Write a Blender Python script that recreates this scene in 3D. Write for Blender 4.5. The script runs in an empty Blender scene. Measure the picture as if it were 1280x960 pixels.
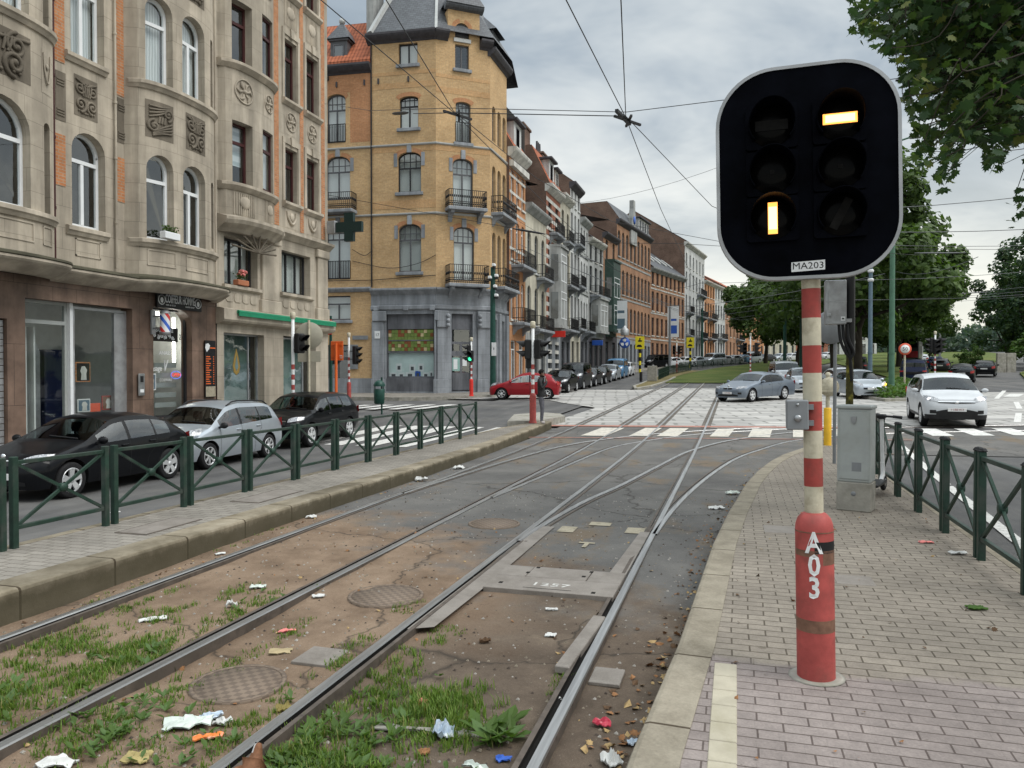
import bpy, math, random
from mathutils import Matrix, Vector, noise
PI = math.pi; R = math.radians
rnd = random.Random(7)
S = bpy.context.scene; C = S.collection

def zt(y):                       # terrain height: level by the stop, then climbing away
    if y < 14: return 0.0
    if y < 26: return .024 * (y - 14) ** 2 / 24
    z = .024 * (y - 20)
    if y > 60: z += .011 * (y - 60)
    return z

def lz(y):                       # the left street lies a step below the tracks near the stop
    t = min(1, max(0, (y-17)/14)); return -.25*(1-t*t*(3-2*t))
def zl(y): return zt(y)+lz(y)
# ------------------------------------------------------------------ mesh builder
class MB:
    def __init__(s): s.v = []; s.f = []; s.mi = []; s.sm = []; s.uv = {}; s.M = Matrix()
    def add(s, vs, fs, mi=0, sm=False, uvs=None):
        b = len(s.v); M = s.M
        s.v += [tuple(M @ Vector(p)) for p in vs]
        for k, f in enumerate(fs):
            if uvs: s.uv[len(s.f)] = [uvs[i] for i in f]
            s.f.append([b + i for i in f]); s.mi.append(mi); s.sm.append(sm)
    def box(s, x0, y0, z0, x1, y1, z1, mi=0, t=0.0):
        # t: taper of the top
        if x0 > x1: x0, x1 = x1, x0
        if y0 > y1: y0, y1 = y1, y0
        if z0 > z1: z0, z1 = z1, z0
        s.add([(x0,y0,z0),(x1,y0,z0),(x1,y1,z0),(x0,y1,z0),(x0+t,y0+t,z1),(x1-t,y0+t,z1),(x1-t,y1-t,z1),(x0+t,y1-t,z1)],
              [(0,3,2,1),(4,5,6,7),(0,1,5,4),(1,2,6,5),(2,3,7,6),(3,0,4,7)], mi)
    def cbox(s, x0, y0, z0, x1, y1, z1, b=.01, mi=0):   # box with chamfered edges
        if x0 > x1: x0, x1 = x1, x0
        if y0 > y1: y0, y1 = y1, y0
        if z0 > z1: z0, z1 = z1, z0
        b = min(b, (x1-x0)*.45, (y1-y0)*.45, (z1-z0)*.45)
        def ring(i, z): return [(x0+b+i,y0+i,z),(x1-b-i,y0+i,z),(x1-i,y0+b+i,z),(x1-i,y1-b-i,z),(x1-b-i,y1-i,z),(x0+b+i,y1-i,z),(x0+i,y1-b-i,z),(x0+i,y0+b+i,z)]
        vs = ring(b*.7, z0)+ring(0, z0+b)+ring(0, z1-b)+ring(b*.7, z1)
        fs = [tuple(range(7,-1,-1)), tuple(range(24,32))]
        for k in range(3):
            for i in range(8): fs.append((k*8+i, k*8+(i+1)%8, (k+1)*8+(i+1)%8, (k+1)*8+i))
        s.add(vs, fs, mi)
    def tube(s, pts, r, n=8, mi=0, cap=True, sm=True):
        pts = [Vector(p) for p in pts]; vs = []; N = len(pts)
        rr = r if isinstance(r, (list, tuple)) else [r]*N
        prev = None
        for i, p in enumerate(pts):
            d = (pts[min(i+1,N-1)] - pts[max(i-1,0)]).normalized()
            if prev is None: a = d.orthogonal().normalized()
            else:
                a = prev - d*prev.dot(d)
                a = a.normalized() if a.length > 1e-6 else d.orthogonal().normalized()
            prev = a; b = d.cross(a)
            for k in range(n):
                t = 2*PI*k/n; vs.append(p + (a*math.cos(t) + b*math.sin(t))*rr[i])
        fs = []
        for i in range(N-1):
            for k in range(n): fs.append((i*n+k, i*n+(k+1)%n, (i+1)*n+(k+1)%n, (i+1)*n+k))
        s.add(vs, fs, mi, sm)
        if cap:
            s.add(vs[:n], [tuple(range(n-1,-1,-1))], mi); s.add(vs[-n:], [tuple(range(n))], mi)
    def cyl(s, p0, p1, r0, r1=None, n=12, mi=0, cap=True): s.tube([p0, p1], [r0, r0 if r1 is None else r1], n, mi, cap)
    def bar(s, p0, p1, w, h=None, mi=0, up=(0,0,1)):
        p0 = Vector(p0); p1 = Vector(p1); h = w if h is None else h
        d = (p1-p0).normalized(); u = Vector(up)
        if abs(d.dot(u)) > .98: u = Vector((0,1,0))
        a = d.cross(u).normalized(); b = a.cross(d)
        vs = [p + a*i*w/2 + b*j*h/2 for p in (p0,p1) for i,j in ((-1,-1),(1,-1),(1,1),(-1,1))]
        s.add(vs, [(3,2,1,0),(4,5,6,7),(0,1,5,4),(1,2,6,5),(2,3,7,6),(3,0,4,7)], mi)
    def lathe(s, prof, c=(0,0,0), n=20, mi=0, axis='z', sm=True, a0=0, a1=2*PI, cap=True):
        vs = []; full = abs(a1-a0-2*PI) < 1e-6; m = n if full else n+1
        for r, z in prof:
            for k in range(m):
                t = a0+(a1-a0)*k/n; x, y = r*math.cos(t), r*math.sin(t)
                q = (x,y,z) if axis == 'z' else ((x,z,y) if axis == 'y' else (z,x,y))
                vs.append((c[0]+q[0], c[1]+q[1], c[2]+q[2]))
        fs = []
        for i in range(len(prof)-1):
            for k in range(n):
                k2 = (k+1)%m
                f = (i*m+k, i*m+k2, (i+1)*m+k2, (i+1)*m+k)
                fs.append(f if axis != 'y' else f[::-1])
        s.add(vs, fs, mi, sm)
        if full and cap:
            for i, flip in ((0, True), (len(prof)-1, False)):
                if prof[i][0] > 1e-4:
                    q = vs[i*m:(i+1)*m]; f = list(range(m))
                    if flip != (axis == 'y'): f.reverse()
                    s.add(q, [f], mi)
    def ext(s, poly, o, u, v, d, mi=0, cap=True, sm=False):
        # polygon (a,b) in plane o+u*a+v*b, extruded by vector d
        o, u, v, d = Vector(o), Vector(u), Vector(v), Vector(d); n = len(poly)
        A = [o+u*a+v*b for a, b in poly]; B = [p+d for p in A]
        flip = u.cross(v).dot(d) > 0
        area = sum(poly[i][0]*poly[(i+1)%n][1]-poly[(i+1)%n][0]*poly[i][1] for i in range(n))
        if area < 0: flip = not flip
        f0 = list(range(n)); f1 = list(range(n, 2*n))
        fs = []
        if cap: fs = [f0[::-1] if flip else f0, f1 if flip else f1[::-1]]
        s.add(A+B, fs, mi, False)
        fs = [((i,(i+1)%n,n+(i+1)%n,n+i) if flip else (n+i,n+(i+1)%n,(i+1)%n,i)) for i in range(n)]
        s.add(A+B, fs, mi, sm)
    def sph(s, c, r, n=10, mi=0, sq=(1,1,1)):
        prof = [(math.sin(PI*i/n)*1.0, -math.cos(PI*i/n)) for i in range(n+1)]
        m = n*2; vs = []
        for a, z in prof:
            for k in range(m): vs.append((c[0]+r*sq[0]*a*math.cos(2*PI*k/m), c[1]+r*sq[1]*a*math.sin(2*PI*k/m), c[2]+r*sq[2]*z))
        s.add(vs, [(i*m+k, i*m+(k+1)%m, (i+1)*m+(k+1)%m, (i+1)*m+k) for i in range(n) for k in range(m)], mi, True)
    def build(s, name, mats, parent=None, sharp=None, weld=False):
        if weld:
            ix = {}; nv = []; mp = []
            for p in s.v:
                k = (round(p[0],4),round(p[1],4),round(p[2],4))
                if k not in ix: ix[k] = len(nv); nv.append(p)
                mp.append(ix[k])
            keep_ = []
            for i, f in enumerate(s.f):
                g = []
                for q in f:
                    if mp[q] not in g: g.append(mp[q])
                if len(g) > 2: keep_.append((g, s.mi[i], s.sm[i]))
            s.v = nv; s.f = [k[0] for k in keep_]; s.mi = [k[1] for k in keep_]; s.sm = [k[2] for k in keep_]; s.uv = {}
        me = bpy.data.meshes.new(name); me.from_pydata(s.v, [], s.f)
        if not isinstance(mats, (list, tuple)): mats = [mats]
        for m in mats: me.materials.append(M[m] if isinstance(m, str) else m)
        me.polygons.foreach_set('material_index', s.mi); me.polygons.foreach_set('use_smooth', s.sm)
        uv = me.uv_layers.new(name='UVMap').data
        for p in me.polygons:
            if p.index in s.uv:
                for li, q in zip(p.loop_indices, s.uv[p.index]): uv[li].uv = q
                continue
            n = p.normal; ax, ay, az = abs(n.x), abs(n.y), abs(n.z)
            for li in p.loop_indices:
                q = me.vertices[me.loops[li].vertex_index].co
                uv[li].uv = (q.x, q.y) if az > .75 else ((q.x, q.z) if ay >= ax else (q.y, q.z))
        me.validate()
        if sharp: me.set_sharp_from_angle(angle=R(sharp))
        o = bpy.data.objects.new(name, me); C.objects.link(o)
        if parent: o.parent = parent
        return o

def tag(o, label=None, cat=None, group=None, kind=None):
    if label: o['label'] = label
    if cat: o['category'] = cat
    if group: o['group'] = group
    if kind: o['kind'] = kind
    return o
def root(name, label, cat, loc=(0,0,0), rz=0, group=None):
    o = bpy.data.objects.new(name, None); o.empty_display_size = .2; C.objects.link(o)
    o.location = loc; o.rotation_euler = (0,0,rz)
    return tag(o, label, cat, group)
KIDS = {}
def dup(o, parent=None, loc=None, rz=None, label=None, group=None):
    c = o.copy(); C.objects.link(c)
    if parent: c.parent = parent
    if loc is not None: c.location = loc
    if rz is not None: c.rotation_euler = (0,0,rz)
    if label: c['label'] = label
    if group: c['group'] = group
    for ch in o.children: dup(ch, c)
    return c
def text(name, body, size, M4, mat, parent, ext=.002, align='CENTER', sx=1.0, bendr=None, bold=0):
    cu = bpy.data.curves.new(name, 'FONT'); cu.body = body; cu.size = size; cu.extrude = ext
    cu.align_x = align; cu.align_y = 'CENTER'; cu.resolution_u = 2; cu.offset = bold
    tmp = bpy.data.objects.new('tmp_text', cu)
    me = bpy.data.meshes.new_from_object(tmp); bpy.data.objects.remove(tmp); bpy.data.curves.remove(cu)
    me.name = name; me.materials.clear(); me.materials.append(M[mat])
    M4 = M4 @ Matrix.Diagonal((sx,1,1,1)); me.transform(M4)
    if bendr:
        for v in me.vertices:
            t = v.co.x/bendr; r = bendr-(v.co.y+bendr)
            v.co.x = r*math.sin(t); v.co.y = -r*math.cos(t)
    o = bpy.data.objects.new(name, me); C.objects.link(o); o.parent = parent
    return o
UPR = Matrix.Rotation(PI/2, 4, 'X')     # text standing up, facing -y
def T(x, y, z): return Matrix.Translation((x, y, z))

# ------------------------------------------------------------------ materials
M = {}
class N:
    def __init__(s, name):
        m = bpy.data.materials.new(name); m.use_nodes = True; s.m = m; s.t = m.node_tree; s.t.nodes.clear()
        s.out = s.n('ShaderNodeOutputMaterial'); s.b = s.n('ShaderNodeBsdfPrincipled'); s.l(s.b, 0, s.out, 0)
        s.tc = s.n('ShaderNodeTexCoord'); M[name] = m
    def n(s, k, **kw):
        o = s.t.nodes.new(k)
        for a, v in kw.items(): setattr(o, a, v)
        return o
    def l(s, a, i, b, j): s.t.links.new(a.outputs[i], b.inputs[j])
    def noise(s, scale, detail=4, rough=.6, co='Object', vec=None, stretch=None):
        t = s.n('ShaderNodeTexNoise'); t.inputs['Scale'].default_value = scale; t.inputs['Detail'].default_value = detail; t.inputs['Roughness'].default_value = rough
        if stretch:
            mp = s.n('ShaderNodeMapping'); mp.inputs['Scale'].default_value = stretch
            s.l(s.tc, co, mp, 0); s.l(mp, 0, t, 'Vector')
        else: s.l(s.tc, co, t, 'Vector')
        return t
    def ramp(s, src, stops, i=0, interp='LINEAR'):
        r = s.n('ShaderNodeValToRGB'); r.color_ramp.interpolation = interp
        e = r.color_ramp.elements
        while len(e) < len(stops): e.new(.5)
        for q, (p, c) in zip(e, stops):
            q.position = p; q.color = (c,c,c,1) if isinstance(c,(int,float)) else (*c,1)
        s.l(src, i, r, 0); return r
    def mix(s, fac, a, b, mode='MIX', fi=0, ai=0, bi=0):
        x = s.n('ShaderNodeMix', data_type='RGBA', blend_type=mode)
        if isinstance(fac, (int,float)): x.inputs[0].default_value = fac
        else: s.l(fac, fi, x, 0)
        for v, idx, oi in ((a,6,ai),(b,7,bi)):
            if isinstance(v, (tuple,list)): x.inputs[idx].default_value = (*v[:3],1)
            elif isinstance(v,(int,float)): x.inputs[idx].default_value = (v,v,v,1)
            else: s.l(v, oi, x, idx)
        return x
    def math(s, op, a, b=0, ai=0, bi=0, clamp=False):
        x = s.n('ShaderNodeMath', operation=op, use_clamp=clamp)
        for v, idx, oi in ((a,0,ai),(b,1,bi)):
            if isinstance(v,(int,float)): x.inputs[idx].default_value = v
            else: s.l(v, oi, x, idx)
        return x
    def bump(s, src, strength=.3, dist=.01, i=0):
        b = s.n('ShaderNodeBump'); b.inputs['Strength'].default_value = strength; b.inputs['Distance'].default_value = dist
        s.l(src, i, b, 'Height'); s.l(b, 0, s.b, 'Normal'); return b
    def fin(s, col=None, oi=None, rough=.6, metal=0, spec=None):
        if col is not None:
            if isinstance(col, (tuple,list)): s.b.inputs['Base Color'].default_value = (*col,1)
            else: s.l(col, (2 if col.bl_idname == 'ShaderNodeMix' else 0) if oi is None else oi, s.b, 'Base Color')
        s.b.inputs['Roughness'].default_value = rough; s.b.inputs['Metallic'].default_value = metal
        if spec is None and metal < .05: spec = .5 if rough < .4 else (.3 if rough < .62 else .16)
        if spec is not None: s.b.inputs['Specular IOR Level'].default_value = spec
        return s.m
def plain(name, col, rough=.6, metal=0, var=.2, scale=4, bump=0, dirt=None, dscale=1.3, spec=None):
    a = N(name)
    n1 = a.noise(scale, 5)
    lo = tuple(c*(1-var) for c in col); hi = tuple(min(1, c*(1+var)) for c in col)
    c = a.ramp(n1, [(.3, lo), (.7, hi)])
    last = c
    if dirt:
        n2 = a.noise(dscale, 6, .65); f = a.ramp(n2, [(.5, 0), (.72, 1)])
        last = a.mix(f, c, dirt)
    if bump: a.bump(a.noise(scale*8, 4), bump, .01)
    return a.fin(last, rough=rough, metal=metal, spec=spec)
def brick(name, c1, c2, mortar=(.3,.27,.23), w=.22, h=.07, stain=.35, ms=.009, rough=.85):
    a = N(name); b = a.n('ShaderNodeTexBrick'); b.inputs['Scale'].default_value = 1
    b.inputs['Brick Width'].default_value = w; b.inputs['Row Height'].default_value = h; b.inputs['Mortar Size'].default_value = ms; b.inputs['Mortar Smooth'].default_value = .3
    b.inputs['Color1'].default_value = (*c1,1); b.inputs['Color2'].default_value = (*c2,1); b.inputs['Mortar'].default_value = (*mortar,1)
    a.l(a.tc, 'UV', b, 'Vector')
    n1 = a.noise(.5, 6, .65); r1 = a.ramp(n1, [(.35, 1-stain), (.65, 1.1)])
    m1 = a.mix(1, b, r1, 'MULTIPLY')
    n2 = a.noise(9, 3); r2 = a.ramp(n2, [(.3,.85),(.7,1.12)])
    m2 = a.mix(1, m1, r2, 'MULTIPLY', ai=2)
    a.bump(b, .25, .004, 1)
    return a.fin(m2, rough=rough)
def stone(name, col, joint=None, w=.9, h=.42, stain=.35, streak=True, rough=.85):
    a = N(name); n1 = a.noise(1.1, 7, .65); r1 = a.ramp(n1, [(.3, tuple(c*(1-stain) for c in col)), (.68, tuple(min(1,c*1.12) for c in col))])
    last = r1; ai = 0
    if streak:
        n2 = a.noise(1, 5, .6, stretch=(2.2,2.2,.22)); r2 = a.ramp(n2, [(.42,.62),(.62,1.05)])
        last = a.mix(.75, r1, r2, 'MULTIPLY'); ai = 2
    if joint:
        b = a.n('ShaderNodeTexBrick'); b.inputs['Scale'].default_value = 1
        b.inputs['Brick Width'].default_value = w; b.inputs['Row Height'].default_value = h; b.inputs['Mortar Size'].default_value = .006; b.inputs['Mortar Smooth'].default_value = .2
        b.inputs['Color1'].default_value = (1,1,1,1); b.inputs['Color2'].default_value = (.93,.93,.93,1); b.inputs['Mortar'].default_value = (joint,joint,joint,1)
        a.l(a.tc, 'UV', b, 'Vector'); last = a.mix(1, last, b, 'MULTIPLY', ai=ai); ai = 2
    a.bump(a.noise(30, 4), .2, .006)
    return a.fin(last, rough=rough)
def emit(name, col, st):
    a = N(name); a.b.inputs['Base Color'].default_value = (*col,1); a.b.inputs['Emission Color'].default_value = (*col,1); a.b.inputs['Emission Strength'].default_value = st
    return a.m
def glass(name, alpha=.5, rough=.03, wob=.02, tcol=(.82,.86,.86,1)):
    # part see-through, part mirror: cheap window glass
    a = N(name); t = a.t; t.nodes.remove(a.b)
    tr = a.n('ShaderNodeBsdfTransparent'); tr.inputs[0].default_value = tcol
    gl = a.n('ShaderNodeBsdfGlossy'); gl.inputs['Roughness'].default_value = rough; gl.inputs[0].default_value = (.9,.93,.95,1)
    fr = a.n('ShaderNodeFresnel'); fr.inputs[0].default_value = 1.5
    f2 = a.math('MULTIPLY_ADD', fr, 1.0); f2.inputs[2].default_value = alpha
    ge = a.n('ShaderNodeNewGeometry'); fb_ = a.math('MULTIPLY', f2, a.math('SUBTRACT', 1.0, ge, bi=6)); cl = a.math('MINIMUM', fb_, .95)
    n1 = a.noise(1.2, 2); b = a.n('ShaderNodeBump'); b.inputs['Strength'].default_value = wob; b.inputs['Distance'].default_value = .3
    a.l(n1, 0, b, 'Height'); a.l(b, 0, gl, 'Normal')
    mx = a.n('ShaderNodeMixShader'); a.l(cl, 0, mx, 0); a.l(tr, 0, mx, 1); a.l(gl, 0, mx, 2); a.l(mx, 0, a.out, 0)
    return a.m
def darkglass(name, col=(.02,.024,.028), rough=.04, spec=.7, var=.5):
    a = N(name); n1 = a.noise(.8, 2); r = a.ramp(n1, [(.4, tuple(c*(1-var) for c in col)), (.6, tuple(c*(1+var) for c in col))])
    a.fin(r, rough=rough, spec=spec); a.bump(n1, .03, .2); return a.m
def carpaint(name, col, metal=.0, rough=.35):
    a = N(name); n1 = a.noise(2.5, 4); r = a.ramp(n1, [(.35, tuple(c*.93 for c in col)), (.65, col)])
    g = a.n('ShaderNodeNewGeometry'); m = a.mix(g, r, (.02,.02,.021), fi=6)
    a.fin(m, rough=rough, metal=metal, spec=.12); a.b.inputs['Coat Weight'].default_value = .3; a.b.inputs['Coat Roughness'].default_value = .02; a.b.inputs['Coat IOR'].default_value = 1.4; return a.m

plain('black_plastic', (.012,.012,.013), .45, var=.3)
plain('signal_black', (.002,.0024,.0042), .5, var=.5, scale=6, spec=.02)
plain('lens_dark', (.003,.003,.003), .2, var=.3, spec=.05)
plain('rubber', (.018,.018,.019), .8, var=.3, scale=9)
plain('chrome', (.62,.63,.64), .22, 1, .08)
plain('steel', (.33,.34,.35), .42, 1, .25, 9)
plain('rim_silver', (.66,.67,.68), .35, .55, .06)
plain('galvanised', (.36,.37,.38), .5, .6, .2, 5, dirt=(.2,.19,.18))
plain('zinc_grey', (.2,.21,.22), .55, .2, .18, 4)
plain('fence_green', (.015,.038,.027), .45, 0, .35, 5, dirt=(.05,.06,.052), dscale=3)
plain('post_green', (.012,.055,.042), .4, 0, .3, 5)
plain('lamp_green', (.07,.15,.10), .5, 0, .15, 3)
plain('lamp_blue', (.10,.15,.19), .5, 0, .15, 3)
plain('white_paint', (.72,.73,.73), .5, 0, .08, 5)
plain('pole_cream', (.50,.46,.35), .6, 0, .2, 6, .2, dirt=(.22,.18,.12), dscale=4)
plain('pole_red', (.33,.055,.045), .55, 0, .2, 6, .2, dirt=(.16,.05,.04), dscale=4)
plain('bollard_red', (.36,.07,.062), .6, 0, .22, 9, .15, dirt=(.21,.06,.05), dscale=5)
plain('bright_red', (.6,.03,.02), .5, 0, .1)
plain('orange_paint', (.72,.14,.03), .5, 0, .1)
plain('yellow_paint', (.72,.42,.03), .5, 0, .12, 5)
plain('sign_yellow', (.75,.62,.03), .5, 0, .06)
plain('sign_blue', (.03,.1,.42), .45, 0, .1)
plain('sign_green', (.02,.35,.16), .5, 0, .1)
plain('tape_brown', (.17,.09,.06), .6, 0, .3, 20)
plain('mossy', (.06,.055,.02), .9, 0, .6, 14, .6, dirt=(.30,.27,.05), dscale=9)
plain('cabinet_grey', (.34,.36,.35), .6, 0, .12, 5, dirt=(.24,.25,.22), dscale=2.5)
plain('concrete', (.30,.285,.25), .9, 0, .25, 5, .3, dirt=(.18,.17,.13), dscale=2)
plain('wire_black', (.01,.01,.011), .5, .2)
plain('wire_grey', (.10,.105,.11), .5, .2)
plain('ghost', (.010,.0095,.009), .4, 0, .4, 20, spec=.05)
emit('signal_amber', (1,.36,.07), 1.6)
emit('signal_core', (1,.66,.25), 2.2)
emit('green_man', (.05,.8,.35), 1.6)
emit('headlamp_on', (.95,.93,1), .9)
emit('indicator_on', (1,.5,.05), 1.6)
emit('shop_tube', (1,.95,.85), 14)
emit('neon_blue', (.15,.2,.8), .7)
emit('neon_red', (.9,.08,.05), .9)

# ------------------------------------------------------------------ camera, sky, sun
TH = math.atan(280/960)
cam = bpy.data.objects.new('camera', bpy.data.cameras.new('camera')); C.objects.link(cam)
cam.location = (0,0,1.93); cam.rotation_euler = (PI/2-math.atan(15/960), 0, TH)
cam.data.sensor_width = 36; cam.data.lens = 27; cam.data.clip_end = 5000; cam.data.clip_start = .05
S.camera = cam
S.view_settings.view_transform = 'Standard'; S.view_settings.look = 'None'; S.view_settings.gamma = 1; S.view_settings.exposure = 0.5
try: S.view_settings.use_curve_mapping = False
except Exception: pass
SUN_EL, SUN_AZ = R(52), R(100)          # azimuth clockwise from +Y
W = bpy.data.worlds.new('World'); S.world = W; W.use_nodes = True; wt = W.node_tree; wt.nodes.clear()
def wn(k, **kw):
    o = wt.nodes.new(k)
    for a, v in kw.items(): setattr(o, a, v)
    return o
wl = wt.links.new
wo = wn('ShaderNodeOutputWorld'); bg = wn('ShaderNodeBackground'); wl(bg.outputs[0], wo.inputs[0]); bg.inputs[1].default_value = .1
sky = wn('ShaderNodeTexSky', sky_type='NISHITA'); sky.sun_disc = False; sky.sun_elevation = SUN_EL; sky.sun_rotation = SUN_AZ
tcw = wn('ShaderNodeTexCoord'); sp = wn('ShaderNodeSeparateXYZ'); wl(tcw.outputs['Generated'], sp.inputs[0])
def wmath(op, a, b=None, c=None):
    x = wn('ShaderNodeMath', operation=op)
    for i, v in enumerate((a,b,c)):
        if v is None: continue
        if isinstance(v,(int,float)): x.inputs[i].default_value = v
        else: wl(v, x.inputs[i])
    return x.outputs[0]
zc = wmath('MAXIMUM', sp.outputs[2], 0.0); den = wmath('ADD', zc, .16)
cx = wmath('DIVIDE', sp.outputs[0], den); cy = wmath('DIVIDE', sp.outputs[1], den)
cv = wn('ShaderNodeCombineXYZ'); wl(cx, cv.inputs[0]); wl(cy, cv.inputs[1])
def wnoise(scale, det, rough, off):
    mp = wn('ShaderNodeMapping'); mp.inputs['Location'].default_value = off; wl(cv.outputs[0], mp.inputs[0])
    n = wn('ShaderNodeTexNoise'); n.inputs['Scale'].default_value = scale; n.inputs['Detail'].default_value = det; n.inputs['Roughness'].default_value = rough
    n.inputs['Distortion'].default_value = .35
    wl(mp.outputs[0], n.inputs[0]); return n.outputs[0]
def wramp(src, stops):
    r = wn('ShaderNodeValToRGB'); e = r.color_ramp.elements
    while len(e) < len(stops): e.new(.5)
    for q, (p, c) in zip(e, stops): q.position = p; q.color = (*c, 1)
    wl(src, r.inputs[0]); return r.outputs[0]
def wmix(f, a, b, mode='MIX'):
    x = wn('ShaderNodeMix', data_type='RGBA', blend_type=mode)
    if isinstance(f,(int,float)): x.inputs[0].default_value = f
    else: wl(f, x.inputs[0])
    for v, i in ((a,6),(b,7)):
        if isinstance(v, tuple): x.inputs[i].default_value = (*v,1)
        else: wl(v, x.inputs[i])
    return x.outputs[2]
n1 = wnoise(.55, 6, .55, (3.1,1.7,0)); n2 = wnoise(1.7, 5, .6, (8,2,0))
nn = wmath('MULTIPLY_ADD', n2, .35, wmath('MULTIPLY', n1, .72))
cloud = wramp(nn, [(.40,(2.35,2.85,3.3)),(.49,(3.1,3.6,4.05)),(.56,(4.6,5.0,5.2)),(.66,(6.3,6.5,6.4))])
# brighter and warmer low over the far end of the avenue
hz = wramp(sp.outputs[2], [(0.0,(1,1,1)),(.09,(.8,.8,.8)),(.17,(.35,.35,.35)),(.32,(0,0,0))])
low = wmix(hz, cloud, (9.0,8.7,7.3))
az = wmath('MINIMUM', wmath('MULTIPLY_ADD', sp.outputs[0], .75, .62), 1.0)
low2 = wmix(wmath('MULTIPLY', az, .9), cloud, low)
full = wmix(.06, low2, sky.outputs[0])
zen = wramp(sp.outputs[2], [(.45,(1,1,1)),(.9,(3.9,3.7,3.45))])
fin = wmix(1.0, full, zen, 'MULTIPLY')
wl(fin, bg.inputs[0])
sun = bpy.data.objects.new('sun', bpy.data.lights.new('sun', 'SUN')); C.objects.link(sun)
sun.data.energy = 1.5; sun.data.angle = R(35); sun.data.color = (1,.965,.92)
sun.rotation_euler = (PI/2-SUN_EL, 0, PI-SUN_AZ)
# ------------------------------------------------------------------ ground materials
def ground_mats():
    # asphalt
    for nm, base, patch in (('asphalt', .115, .6), ('asphalt_road', .108, .4)):
        a = N(nm); g1 = a.noise(260, 2, .7); r1 = a.ramp(g1, [(.3,.6),(.7,1.4)])
        g2 = a.noise(.45, 7, .68); r2 = a.ramp(g2, [(.32,(base*.72,base*.72,base*.74)),(.5,(base,base*.98,base*.96)),(.68,(base*1.35,base*1.3,base*1.22))])
        m1 = a.mix(.6, r2, r1, 'MULTIPLY')
        st = a.noise(1, 5, .6, stretch=(1.6,.12,1)); r3 = a.ramp(st, [(.4,.78),(.6,1.12)])
        m2 = a.mix(.7, m1, r3, 'MULTIPLY', ai=2)
        a.bump(g1, .35, .004); a.fin(m2, rough=.82)
    # tram bed: asphalt giving way to dirt near the stop
    a = N('tram_bed'); sp_ = a.n('ShaderNodeSeparateXYZ'); a.l(a.tc, 'Object', sp_, 0)
    g1 = a.noise(240, 2, .7); r1 = a.ramp(g1, [(.3,.55),(.7,1.45)])
    g2 = a.noise(.6, 7, .7); asp = a.ramp(g2, [(.3,(.095,.092,.089)),(.5,(.135,.130,.123)),(.7,(.185,.177,.164))])
    sm = a.noise(.9, 6, .65, stretch=(1,.45,1)); smf = a.ramp(sm, [(.54,0),(.63,1)])
    asp2 = a.mix(smf, asp, (.17,.135,.10))
    g3 = a.noise(1.6, 8, .7); dirt = a.ramp(g3, [(.28,(.12,.082,.055)),(.5,(.215,.152,.105)),(.72,(.30,.22,.155))])
    # reddish dry dust on the left, dark wet earth on the right
    wx = a.math('MULTIPLY_ADD', sp_, .45); wx.inputs[2].default_value = 1.35
    g4 = a.noise(.8, 5, .6); w2 = a.math('MULTIPLY_ADD', g4, 1.6); a.l(wx, 0, w2, 2)
    wf = a.ramp(a.math('MULTIPLY', w2, .6), [(.62,0),(.85,1)])
    wet = a.ramp(g3, [(.3,(.07,.053,.040)),(.55,(.135,.103,.077)),(.75,(.21,.165,.122))])
    dd = a.mix(wf, dirt, wet)
    yn = a.math('MULTIPLY_ADD', sp_, -.135, ai=1); yn.inputs[2].default_value = 1.22      # 1 near, 0 far
    yx = a.math('MULTIPLY_ADD', sp_, -.085, ai=0); a.l(yn, 0, yx, 2)
    g5 = a.noise(.75, 8, .68); yz = a.math('MULTIPLY_ADD', g5, 1.0); a.l(yx, 0, yz, 2)
    df = a.ramp(yz, [(.80,0),(.98,1)])
    base = a.mix(df, asp2, dd, ai=2, bi=2)
    peb = a.n('ShaderNodeTexVoronoi'); peb.inputs['Scale'].default_value = 55; a.l(a.tc, 'Object', peb, 'Vector')
    pr = a.ramp(peb, [(.0,1.5),(.12,1.0),(.6,.8)])
    b2 = a.mix(.55, base, r1, 'MULTIPLY', ai=2); b3 = a.mix(.5, b2, pr, 'MULTIPLY', ai=2)
    spk = a.noise(38, 3, .8); sr = a.ramp(spk, [(.66,0),(.70,1)]); b4 = a.mix(a.math('MULTIPLY', sr, .55), b3, (.33,.29,.23), ai=2)
    spd = a.noise(17, 4, .8); sd = a.ramp(spd, [(.64,0),(.69,1)]); b5 = a.mix(a.math('MULTIPLY', sd, .6), b4, (.035,.026,.02), ai=2)
    cn = a.noise(.7, 5, .6); ca = a.n('ShaderNodeVectorMath', operation='MULTIPLY_ADD'); a.l(cn, 1, ca, 0); ca.inputs[1].default_value = (1.6,1.6,0); a.l(a.tc, 'Object', ca, 2)
    cv_ = a.n('ShaderNodeTexVoronoi', feature='DISTANCE_TO_EDGE'); cv_.inputs['Scale'].default_value = .28; a.l(ca, 0, cv_, 'Vector'); ck_ = a.ramp(cv_, [(.0,1),(.006,0)])
    b5 = a.mix(a.math('MULTIPLY', ck_, .75), b5, (.03,.026,.022), ai=2)
    hb = a.math('ADD', g1, a.math('MULTIPLY', g3, 3))
    a.bump(hb, .5, .012); a.fin(b5, rough=.85)
    # concrete setts of the crossing: pale rows and dark rows
    a = N('crossing_setts'); b = a.n('ShaderNodeTexBrick'); b.inputs['Scale'].default_value = 1
    mp = a.n('ShaderNodeMapping'); mp.inputs['Rotation'].default_value = (0,0,R(-9)); a.l(a.tc, 'UV', mp, 0)
    b.inputs['Brick Width'].default_value = 1.25; b.inputs['Row Height'].default_value = .85; b.inputs['Mortar Size'].default_value = .07; b.inputs['Mortar Smooth'].default_value = .35
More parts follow.
